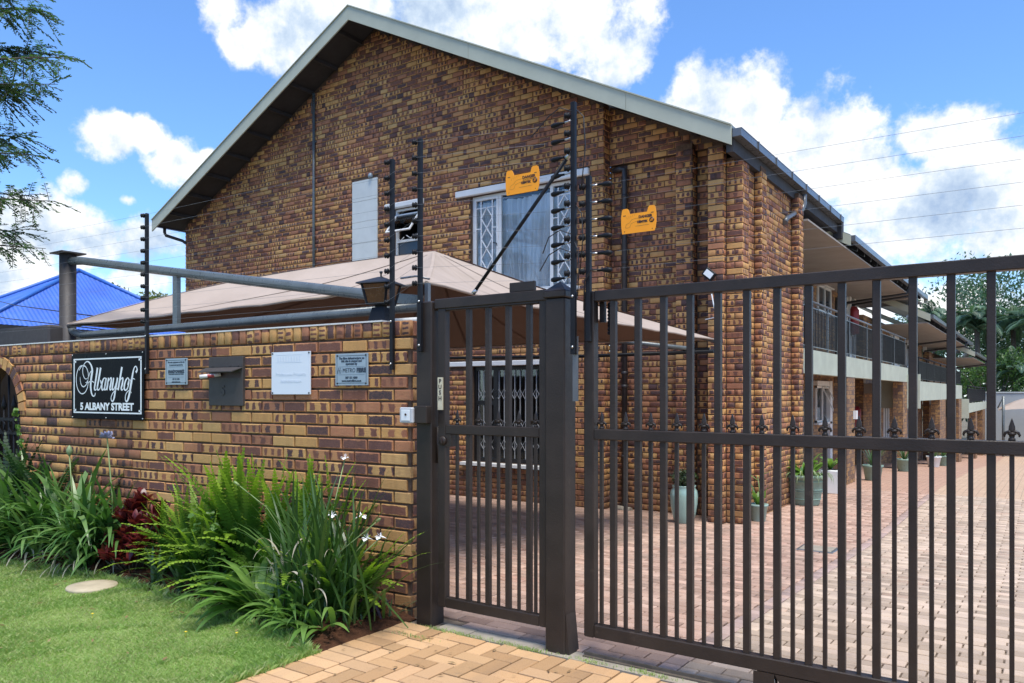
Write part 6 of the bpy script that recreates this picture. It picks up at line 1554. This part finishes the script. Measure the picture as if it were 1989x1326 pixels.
for (x, y, n, s), lab in zip(spots, labs):
    z = soil_z(x, y); t = thing('agapanthus', lab, 'plant', (x, y, z), BG)
    for k in range(n + 40):
        put(AG[rnd.randrange(7)], 'leaf', t, (x + rnd.uniform(-.10, .10), y + rnd.uniform(-.07, .07), z), rnd.uniform(0, 6.283), s * 1.1 * rnd.uniform(0.75, 1.15), rnd.uniform(-0.15, 0.25), rnd.uniform(-.15, .15))
    for k in range(5): put(DRYA, 'dry_leaf', t, (x + rnd.uniform(-.1, .1), y - rnd.uniform(0, .08), z), rnd.uniform(3.4, 6.0), s * rnd.uniform(0.6, 0.95), rnd.uniform(0.1, 0.5))
    if 'purple' in lab:
        st = [(x + 0.03, y - 0.05, z), (x + 0.035, y - 0.06, 0.6), (x + 0.01, y - 0.09, 1.09)]
        MB().tube(st, 0.006, 6).build('stalk', 'bud_green', t)
        mb = MB()
        for k in range(46):
            d = Vector((rnd.gauss(0, 1), rnd.gauss(0, 1), abs(rnd.gauss(0, 1)) * 0.9 + 0.05)).normalized(); c = Vector(st[-1]); r0 = 0.055 * rnd.uniform(0.8, 1.1); sd = d.orthogonal().normalized()
            mb.add([c, c + d * r0 + sd * 0.009, c + d * r0 * 1.2, c + d * r0 - sd * 0.009], [(0, 1, 2, 3)])
        mb.build('flower_head', 'petal_purple', t)
    if 'bud' in lab:
        MB().tube([(x, y, z), (x - 0.01, y - 0.03, 0.55), (x - 0.02, y - 0.05, 0.93)], 0.006, 6).build('stalk', 'bud_green', t)
        mb = MB(); mb.lathe([(0.006, 0.92), (0.022, 0.945), (0.026, 0.97), (0.014, 1.0), (0.001, 1.015)], (x - 0.02, y - 0.05, 0), 10); mb.build('bud', 'pale_grass_leaf', t)
# dark ferns at the arch
DF = [frond_mesh('frond', 'dark_fern_leaf', L, a0, b, 0.085, 30) for L, a0, b in ((0.8, 0.1, 0.9), (0.85, 0.3, 1.2), (0.7, 0.5, 1.3), (0.75, 0.0, 0.5))]
for (x, y, n, lab) in ((-8.15, 3.40, 34, 'tall dark fern growing in front of the brick arch'), (-7.75, 3.56, 26, 'dark fern reaching up the wall right of the arch')):
    z = soil_z(x, y); t = thing('fern', lab, 'fern', (x, y, z), BG)
    for k in range(n): put(DF[rnd.randrange(4)], 'frond', t, (x + rnd.uniform(-.15, .15), y + rnd.uniform(-.08, .08), z), rnd.uniform(0, 6.283), rnd.uniform(1.1, 1.5), rnd.uniform(-.1, .25), rnd.uniform(-.2, .2))
# dark red rosettes
rl = [ribbon_mesh('leaf', 'red_leaf', L, a0, b, 0.048, 5, 0.3, 0.1, prof=prof_lance) for L, a0, b in ((0.13, 0.3, 0.7), (0.15, 0.55, 0.9), (0.12, 0.8, 0.8), (0.14, 0.15, 0.5))]
t = thing('red_leaf_plant', 'dark red leafy plant between the agapanthus and the ferns', 'plant', (-6.05, 3.42, 0.05), BG)
for k in range(44):
    tt = rnd.random(); x = -6.34 + 0.56 * rnd.random(); y = 3.24 + 0.33 * tt; z = 0.10 + 0.52 * tt * rnd.uniform(0.55, 1.0)
    MB().tube([(x * 0.4 + -6.05 * 0.6, y * 0.5 + 3.42 * 0.5, 0.03), (x, y, z)], 0.006, 5).build('stem', 'twig', t)
    for q in range(11): put(rl[rnd.randrange(4)], 'leaf', t, (x, y, z), q * 2.4 + rnd.uniform(-.3, .3), rnd.uniform(0.75, 1.15), rnd.uniform(-.2, .3), rnd.uniform(-.2, .2))
# bright sword ferns
FN = [frond_mesh('frond', 'fern_leaf', L, a0, b, w, n) for L, a0, b, w, n in ((0.80, 0.0, 0.25, 0.085, 34), (0.85, 0.12, 0.5, 0.085, 36), (0.78, 0.35, 0.9, 0.095, 32), (0.75, 0.6, 1.1, 0.10, 32), (0.72, 0.9, 1.0, 0.10, 30), (0.9, 0.2, 0.7, 0.08, 38))]
fsp = [(-5.62, 3.52, 24, 0.72, 'sword fern spreading beside the dark red plant'), (-5.42, 3.55, 34, 0.95, 'sword fern under the white faded board'), (-5.10, 3.60, 36, 1.12, 'tall sword fern against the wall below the letter box'), (-4.80, 3.58, 34, 1.22, 'bright sword fern against the wall below the faded board'), (-4.48, 3.60, 32, 1.2, 'upright sword fern below the fibre plate'), (-4.15, 3.64, 26, 1.18, 'sword fern behind the white flowered iris'), (-5.02, 3.36, 24, 0.75, 'low arching sword fern in the middle of the bed front'), (-3.86, 3.42, 16, 0.7, 'young sword fern among the iris leaves'), (-3.66, 3.45, 9, 0.95, 'sword fern frond clump leaning over the wall end by the gate post')]
fsp[1] = (-5.42, 3.55, 34, 0.95, 'sword fern below the dark letter box')
fsp[2] = (-5.10, 3.60, 36, 1.24, 'tall sword fern against the wall left of the faded board')
for (x, y, n, s, lab) in fsp:
    n = int(n * 1.6)
    z = soil_z(x, y); t = thing('fern', lab, 'fern', (x, y, z), BG)
    for k in range(n):
        up = rnd.random() < 0.5; a = rnd.uniform(0, 6.283)
        me = FN[rnd.choice((0, 1, 5))] if up else FN[rnd.choice((2, 3, 4))]
        if 'gate post' in lab: me = FN[rnd.choice((1, 2))]; a = rnd.uniform(-0.5, 0.6)
        put(me, 'frond', t, (x + rnd.uniform(-.13, .13), y + rnd.uniform(-.06, .06), z), a, s * rnd.uniform(0.7, 1.08), rnd.uniform(-.1, .2), rnd.uniform(-.2, .2))
# round-leaved weed in the middle
t = thing('round_leaf_plant', 'small plant with round pale green leaves among the ferns', 'plant', (-5.0, 3.38, 0.05), BG)
def disc_mesh():
    vs = [(0, 0, 0)] + [(0.03 * math.cos(a), 0.03 * math.sin(a), 0.006 * math.sin(3 * a)) for a in [6.2832 * k / 10 for k in range(10)]]
    me = bpy.data.meshes.new('leaf'); me.from_pydata(vs, [], [(0, k + 1, (k + 1) % 10 + 1) for k in range(10)]); me.materials.append(MATS['lily_leaf'])
    at = me.color_attributes.new('lf', 'FLOAT_COLOR', 'POINT')
    for d in at.data: d.color = (0.3, 0.2, 0, 1)
    return me
dm = disc_mesh()
for k in range(60):
    x, y, z = -5.0 + rnd.gauss(0, .16), 3.36 + rnd.gauss(0, .05), rnd.uniform(0.22, 0.62); put(dm, 'leaf', t, (x, y, z), rnd.uniform(0, 6.3), rnd.uniform(0.6, 1.3), rnd.uniform(-.2, .7), rnd.uniform(-.7, .2))
# white iris
IR = [ribbon_mesh('leaf', 'iris_leaf', L, a0, b, w, 7, 0.15, tw) for L, a0, b, w, tw in ((0.98, 0.05, 0.25, 0.026, 0.3), (1.0, 0.2, 0.5, 0.028, -0.3), (0.9, 0.38, 0.6, 0.028, 0.2), (0.85, 0.55, 0.9, 0.026, 0.0), (1.0, 0.1, 0.9, 0.024, 0.5), (0.8, 0.75, 0.6, 0.026, 0.2))]
DRY = ribbon_mesh('dry_leaf', 'dry_leaf', 0.34, 0.5, 2.4, 0.014, 9, 0.1, 0.8)
t = thing('iris', 'large clump of sword leaves with white flowers beside the gate end of the wall', 'plant', (-3.92, 3.45, 0.05), BG)
for k in range(165):
    x, y = -3.80 + rnd.gauss(0, .17), 3.40 + rnd.gauss(0, .08); put(IR[rnd.randrange(6)], 'leaf', t, (x, y, 0.04), rnd.choice((rnd.uniform(0, 6.283), rnd.uniform(-1.2, 0.4), rnd.uniform(2.4, 3.9))), rnd.uniform(0.65, 1.02), rnd.uniform(-.12, .15), rnd.uniform(-.1, .1))
for k in range(16): put(DRY, 'dry_leaf', t, (-3.95 + rnd.gauss(0, .2), 3.26 + rnd.gauss(0, .05), rnd.uniform(0.25, 0.5)), rnd.uniform(0, 6.28), rnd.uniform(0.6, 1.1), rnd.uniform(-.3, .5))
for (x, y, z) in ((-3.725, 3.40, 0.692), (-3.46, 3.40, 0.709), (-3.42, 3.40, 0.577), (-3.307, 3.40, 0.598), (-3.874, 3.65, 1.034)):
    MB().tube([(-3.85, 3.42, 0.05), ((x - 3.85) / 2 - 0.02, (y + 3.42) / 2, z * 0.62), (x, y, z - 0.01)], 0.004, 5).build('flower_stalk', 'bud_green', t)
    mb = MB(); a0 = rnd.uniform(0, 2)
    for q in range(6):
        a = a0 + q * 1.0472; L = 0.042 if q % 2 else 0.034; c = Vector((x, y, z)); d = Vector((math.cos(a), math.sin(a), 0.25 if q % 2 == 0 else -0.12)); sd = Vector((-math.sin(a), math.cos(a), 0)) * (0.017 if q % 2 else 0.011)
        mb.add([c, c + d * L * 0.55 + sd, c + d * L - Vector((0, 0, 0.008)), c + d * L * 0.55 - sd], [(0, 1, 2, 3)])
    for q in range(3):
        a = a0 + q * 2.094; c = Vector((x, y, z)); mb.add([c, c + Vector((math.cos(a) * .012 - math.sin(a) * .006, math.sin(a) * .012 + math.cos(a) * .006, 0.016)), c + Vector((math.cos(a) * .016, math.sin(a) * .016, 0.026))], [(0, 1, 2)])
    mb.build('flower', 'petal_white', t)
for (u0, u1, z0, z1) in ((-3.9, -3.26, 0.1, 0.70), (-4.1, -4.75, 0.3, 0.13), (-4.1, -4.6, 0.32, 0.05), (-4.05, -4.32, 0.4, 0.86)):
    y1 = 3.32 if u1 > -4 else 3.15
    MB().tube([(u0, 3.4, z0), ((u0 + u1) / 2, (3.4 + y1) / 2 - 0.02, (z0 + z1) / 2 + 0.09), (u1, y1, z1)], 0.003, 5).build('flower_stalk', 'bud_green', t)
    mb = MB(); d = Vector((u1 - u0, y1 - 3.4, z1 - z0 - 0.15)).normalized(); p = Vector((u1, y1, z1)); mb.tube([p, p + d * 0.015, p + d * 0.035, p + d * 0.05], [0.003, 0.009, 0.009, 0.002], 8); mb.build('seed_pod', 'bud_green', t)
# broad arching lily in front
LY = [ribbon_mesh('leaf', 'lily_leaf', L, a0, b, w, 8, 0.18, tw) for L, a0, b, w, tw in ((0.50, 0.55, 1.4, 0.052, 0.1), (0.46, 0.75, 1.6, 0.056, -0.2), (0.52, 0.35, 1.9, 0.046, 0.2), (0.42, 0.9, 1.3, 0.058, 0.0))]
for (x, y, n, s, lab, cone) in ((-4.25, 3.24, 60, 1.15, 'broad leaved lily arching over the bed edge left of the iris', (1.9, 4.9)), (-4.02, 3.24, 30, 0.8, 'low lily leaves spilling onto the lawn edge', (2.6, 5.9)), (-3.66, 3.24, 22, 0.8, 'lily tuft with drooping leaves nearest the paving corner', (0, 6.28)), (-3.86, 3.22, 22, 0.62, 'small lily tuft below the dry leaves at the bed front', (3, 6.4))):
    t = thing('lily', lab, 'plant', (x, y, 0.02), BG)
    for k in range(n): put(LY[rnd.randrange(4)], 'leaf', t, (x + rnd.gauss(0, .06), y + rnd.gauss(0, .04), 0.02), rnd.uniform(*cone), s * rnd.uniform(0.7, 1.15), rnd.uniform(-.2, .3), rnd.uniform(-.2, .2))
# small bulbs along the edge
SB = [ribbon_mesh('leaf', 'blue_green_leaf', L, a0, b, 0.024, 6, 0.2, 0.1) for L, a0, b in ((0.26, 0.3, 0.6), (0.3, 0.55, 0.7), (0.24, 0.8, 0.8), (0.28, 0.1, 0.3))]
for (x, y, n, s, lab) in ((-5.52, 3.30, 18, 1.0, 'blue green bulb leaves right of the stepping stone'), (-5.18, 3.27, 12, 1.1, 'fan of blue green iris leaves at the soil edge'), (-4.86, 3.24, 10, 1.1, 'second fan of blue green leaves left of the broad lily'), (-3.47, 3.66, 9, 0.75, 'tiny blue green plant at the foot of the wall end')):
    t = thing('bulb_plant', lab, 'plant', (x, y, 0.02), BG)
    for k in range(n): put(SB[rnd.randrange(4)], 'leaf', t, (x + rnd.gauss(0, .03), y + rnd.gauss(0, .02), 0.03), rnd.uniform(0, 6.283), s * rnd.uniform(0.7, 1.2), rnd.uniform(-.1, .3))
t = thing('purple_plant', 'low dark purple plant in the shade at the wall end', 'plant', (-3.62, 3.6, 0.03), BG)
PR = [ribbon_mesh('leaf', 'purple_leaf', 0.2, 0.5 + 0.2 * k, 0.8, 0.03, 5, 0.2) for k in range(3)]
for k in range(26): put(PR[k % 3], 'leaf', t, (-3.62 + rnd.gauss(0, .08), 3.58 + rnd.gauss(0, .05), 0.04), rnd.uniform(0, 6.28), rnd.uniform(0.7, 1.2), rnd.uniform(-.2, .4))
t = thing('ivy_creeper', 'thin green creeper climbing the edge of the brick arch', 'plant', WP(-5.0, -0.02, 0.3), BG)
for k in range(40):
    z = rnd.uniform(0.75, 1.32); p = WP(-4.99 + 0.05 * math.sin(z * 9) + rnd.uniform(-.03, .03), -0.02 - rnd.random() * 0.03, z); put(dm, 'leaf', t, p, rnd.uniform(0, 6.3), rnd.uniform(0.4, 0.9), rnd.uniform(-.3, .3), rnd.uniform(0.6, 1.6))
for (x, y, lab_) in ((-3.98, 2.88, 'tiny yellow lawn flower nearest the bed and paving corner'), (-4.25, 2.72, 'tiny yellow lawn flower below the lily leaves'), (-5.1, 2.6, 'tiny yellow lawn flower farthest left, below the stepping stone')):
    mb = MB(); mb.tube([(x, y, -0.01), (x, y, 0.03)], 0.0015, 4); mb.lathe([(0.002, 0.028), (0.011, 0.033), (0.001, 0.036)], (x, y, 0), 8)
    tag(mb.build('lawn_flower', 'yellow_petal'), lab_, 'flower', 'yellow flowers in the lawn')

# ================================================================== TREES
# street tree overhanging from the left
tr_ = thing('street_tree', 'feathery green tree overhanging the upper left corner', 'tree', (-11.6, 2.6, 0))
TB = Vector((-11.6, 2.6, 0))
MB().tube([TB, TB + Vector((0.05, 0, 1.4)), TB + Vector((0.2, 0.1, 2.8)), TB + Vector((0.25, 0.25, 4.2)), TB + Vector((0.3, 0.35, 6.2))], [0.24, 0.19, 0.16, 0.12, 0.05], 12).build('trunk', 'bark', tr_)
tips = [((-8.22, 4.0, 4.93), 0.33), ((-8.55, 4.0, 4.72), 0.3), ((-8.95, 4.0, 5.62), 0.42), ((-9.2, 4.1, 5.25), 0.45), ((-9.0, 4.0, 4.05), 0.3), ((-9.3, 4.0, 4.3), 0.4), ((-8.62, 4.0, 3.50), 0.26), ((-9.1, 4.0, 3.62), 0.36), ((-8.82, 4.0, 3.02), 0.28), ((-9.3, 4.0, 3.25), 0.4), ((-9.4, 4.0, 4.85), 0.5), ((-9.3, 3.9, 5.9), 0.5)]
for k in range(26):
    a = rnd.uniform(0, 6.283); tips.append(((-12.3 + 2.1 * math.cos(a) * rnd.uniform(.4, 1), 2.8 + 2.3 * math.sin(a) * rnd.uniform(.4, 1), rnd.uniform(3.2, 7.2)), 0.55))
V = []; A = []; tw = MB(); br = MB()
for (tp, spread) in tips:
    tp = Vector(tp); h = max(2.6, min(5.6, tp.z - 0.3)); st = TB + Vector((0.25, 0.2, h)); mid = st.lerp(tp, 0.55) + Vector((0, 0, 0.25))
    br.tube([st, mid, tp], [0.04, 0.014, 0.003], 7)
    for q in range(int(62 * spread / 0.35)):
        f = rnd.uniform(0.45, 1.0); base = (mid.lerp(tp, (f - 0.55) / 0.45) if f > 0.55 else st.lerp(mid, f / 0.55))
        main = (tp - mid).normalized(); d = (main * rnd.uniform(0.2, 1.1) + Vector((rnd.gauss(0, .7), rnd.gauss(0, .7), rnd.gauss(-0.15, .45)))).normalized(); L = spread * rnd.uniform(0.5, 1.1)
        e = base + d * L + Vector((0, 0, -0.22 * L)); tw.tube([base, base.lerp(e, 0.5) + Vector((0, 0, 0.05 * L)), e], 0.003, 4, False)
        n = int(L / 0.021); s0 = d.cross(Vector((0, 0, 1))); s0 = s0.normalized() if s0.length > .01 else Vector((1, 0, 0))
        for i in range(2, n):
            t_ = i / n; p = base.lerp(e, t_) + Vector((0, 0, 0.05 * L * math.sin(math.pi * t_)))
            for sg_ in (-1, 1):
                if rnd.random() < 0.12: continue
                ld = (s0 * sg_ + d * rnd.uniform(0.35, 0.7) + Vector((0, 0, rnd.uniform(-.55, .15)))).normalized(); l = rnd.uniform(0.038, 0.06); wv = ld.cross(Vector((rnd.gauss(0, .4), rnd.gauss(0, .4), 1))).normalized() * l * 0.21
                V.append([p, p + ld * l * .5 + wv, p + ld * l, p + ld * l * .5 - wv]); A.append([[rnd.random(), 0.2, 0, 1]] * 4)
br.build('limb', 'bark', tr_); tw.build('twigs', 'twig', tr_)['kind'] = 'stuff'
cloud_obj('crown', tr_, np.array([[tuple(q) for q in v] for v in V]), np.array(A), 'tree_leaf')['kind'] = 'stuff'
def clump_tree(name, label, base, h, rx, rz, n, size, m, lobes, group=None, cat='tree'):
    t = thing(name, label, cat, base, group); b = Vector(base)
    MB().tube([b, b + Vector((0.1, 0, h * 0.4)), b + Vector((0, 0.1, h * 0.8))], [0.2, 0.14, 0.05], 8).build('trunk', 'bark', t)
    L = [(b + Vector((rnd.gauss(0, rx * .5), rnd.gauss(0, rx * .5), h + rnd.gauss(0, rz * .5))), rnd.uniform(.35, .6)) for _ in range(lobes)]
    pts = []
    for k in range(n):
        c, r_ = L[rnd.randrange(lobes)]; d = Vector((rnd.gauss(0, 1), rnd.gauss(0, 1), rnd.gauss(0, 1))).normalized(); q = rnd.random() ** 0.35
        pts.append((c + Vector((d.x * rx * r_, d.y * rx * r_, d.z * rz * r_)) * q, d))
    lb_ = MB()
    for c, r_ in L: lb_.tube([b + Vector((0, 0, h * 0.5)), c], [0.05, 0.015], 5)
    lb_.build('limb', 'bark', t)
    leaf_cloud('crown', t, pts, size, m)['kind'] = 'stuff'; return t
clump_tree('garden_tree', 'yellow green bushy tree behind the blue roof at the left edge', (-44.5, 22.6, -0.3), 6.4, 3.4, 1.7, 7000, 0.26, 'yellow_tree_leaf', 16)
t = thing('palm', 'tip of a palm crown just showing behind the blue roof ridge', 'palm', (-37.0, 22.6, 0))
MB().tube([(-37, 22.6, 0), (-37, 22.6, 6.1)], 0.12, 8).build('trunk', 'bark', t)
PF = None
def palm_frond(L, droop, n=110, w=0.5, m='palm_leaf'):
    vs = []; fs = []; at_ = []; x = z = 0.0; a = 0.35; st = L / n; pos = []
    for i in range(n + 1):
        pos.append((x, z, a)); a += droop / n * (0.5 + i / n); x += math.sin(a) * st; z += math.cos(a) * st
    for i in range(2, n):
        px, pz, pa = pos[i]; t_ = i / n; l = w * math.sin(math.pi * min(1, 0.15 + t_ * 0.85)) ** 0.7
        for s in (-1, 1):
            dx, dz = math.sin(pa), math.cos(pa); hang = rnd.uniform(0.3, 0.9); b = len(vs)
            vs += [(px - dx * .011, 0, pz - dz * .011), (px + dx * .011, 0, pz + dz * .011), (px + dx * l * .45, s * l * .75, pz + dz * l * .45 - hang * l * .6), (px + dx * l * .2, s * l * .45, pz + dz * l * .2 - hang * l * .15)]; at_ += [t_] * 4; fs.append((b, b + 1, b + 2, b + 3))
        b = len(vs); qx, qz, _ = pos[i + 1]; vs += [(px, -.02, pz), (px, .02, pz), (qx, .02, qz), (qx, -.02, qz)]; at_ += [t_] * 4; fs.append((b, b + 1, b + 2, b + 3))
    me = bpy.data.meshes.new('frond'); me.from_pydata(vs, [], fs); at = me.color_attributes.new('lf', 'FLOAT_COLOR', 'POINT'); rr = rnd.random()
    for d, q in zip(at.data, at_): d.color = (rr, q * .4, 0, 1)
    me.materials.append(MATS[m]); return me
PF = [palm_frond(3.0, 1.7), palm_frond(2.8, 2.2), palm_frond(2.6, 2.7), palm_frond(3.2, 1.3)]
for k in range(14): put(PF[k % 4], 'frond', t, (-37, 22.6, 6.0), k * 2.4, 0.35)
def palm(label, x, y, h, n, s):
    z = g(y); t = thing('palm', label, 'palm', (x, y, z), 'palms beyond the boundary wall')
    MB().tube([(x, y, z), (x + 0.1, y, z + h * .5), (x, y, z + h)], [0.24, 0.17, 0.15], 10).build('trunk', 'bark', t)
    for k in range(n): put(PF[rnd.randrange(4)], 'frond', t, (x + rnd.uniform(-.1, .1), y + rnd.uniform(-.1, .1), z + h - rnd.uniform(0, 0.5)), k * 2.4 + rnd.uniform(-.3, .3), s * rnd.uniform(0.8, 1.1), rnd.uniform(-0.25, 0.75))
palm('tall feathery palm at the right edge of the picture', 0.2, 57.5, 7.4, 34, 1.0); palm('feathery palm rising behind the end of the far roof', -3.6, 58.5, 7.8, 34, 1.0); palm('broad palm in the middle above the boundary wall', -1.7, 61, 7.9, 36, 1.1); palm('low palm crown hanging just above the boundary wall', -1.5, 56, 4.8, 26, 0.75); palm('palm crown peeping over the far balcony roof', -6.4, 62, 8.3, 26, 1.0); palm('palm beyond the right picture edge', 3.2, 59, 7.0, 26, 1.2)
clump_tree('dense_tree', 'dense dark green tree behind the palms and far roofs', (-4.5, 66, -1.8), 6.6, 5.0, 3.8, 15000, 0.30, 'palm_leaf', 34, 'trees beyond the boundary wall')
clump_tree('dense_tree', 'dark green tree filling the gap behind the boundary wall', (0.5, 67, -1.8), 6.0, 5.0, 3.8, 15000, 0.30, 'palm_leaf', 34, 'trees beyond the boundary wall')
clump_tree('hedge_bush', 'light green bush just above the boundary wall at right', (0.4, 56.0, -1.8), 3.4, 2.0, 1.4, 3500, 0.18, 'bush_leaf', 12, None, 'bush')
clump_tree('hedge_bush', 'olive green bush beside the far end of the balconies', (-2.4, 55.5, -1.8), 4.0, 1.7, 2.0, 3500, 0.2, 'bush_leaf', 12, None, 'bush')

# fallen leaves on the lawn, the bed and the paving
V = []; A = []
for k in range(150):
    q = rnd.random()
    if q < 0.45: x = rnd.uniform(-7.2, -3.45); y = rnd.uniform(1.6, edge_y(x)); z = 0.012
    elif q < 0.8: x = rnd.uniform(-7.5, -3.5); y = edge_y(x) + rnd.uniform(0.0, 0.2); z = soil_z(x, y) + 0.022
    else: x = rnd.uniform(-3.3, -2.0); y = rnd.uniform(2.4, 3.7); z = 0.006
    a = rnd.uniform(0, 6.283); L = rnd.uniform(0.012, 0.032); w_ = L * rnd.uniform(0.18, 0.4); dx, dy = math.cos(a), math.sin(a)
    V.append([(x - dx * L, y - dy * L, z), (x + dy * w_, y - dx * w_, z + 0.004), (x + dx * L, y + dy * L, z + rnd.uniform(0, 0.012)), (x - dy * w_, y + dx * w_, z + 0.004)]); A.append([[rnd.random(), 0, 0, 1]] * 4)
leaf_material('fallen_leaf', (0.14, 0.075, 0.03), (0.22, 0.13, 0.055), (0.34, 0.25, 0.13), 0.7, 0.1)
tag(cloud_obj('leaf_litter', None, np.array(V), np.array(A), 'fallen_leaf'), 'small dry brown leaves scattered on the lawn, bed and paving', 'leaf litter', kind='stuff')
# weeds and moss in the joints by the gate
V = []; A = []
for k in range(900):
    c = rnd.choice(((-2.9, 3.70), (-2.6, 3.71), (-2.42, 3.70), (-3.1, 3.69), (-2.05, 3.72), (-1.7, 3.73), (-3.14, 3.5))); x = c[0] + rnd.gauss(0, .07); y = c[1] + rnd.gauss(0, .012)
    a = rnd.uniform(0, 6.283); h = rnd.uniform(0.004, 0.018); dx, dy = math.cos(a) * 0.0018, math.sin(a) * 0.0018; bx2, by2 = rnd.gauss(0, .008), rnd.gauss(0, .008)
    V.append([(x - dx, y - dy, -0.006), (x + dx, y + dy, -0.006), (x + dx + bx2 * .5, y + dy + by2 * .5, h * .6), (x + bx2, y + by2, h)]); A.append([[rnd.random() * 0.6, 0, 0, 1]] * 4)
tag(cloud_obj('joint_weeds', None, np.array(V), np.array(A), 'grass_blade'), 'tiny weeds growing in the paving joints at the gate threshold', 'weeds', kind='stuff')
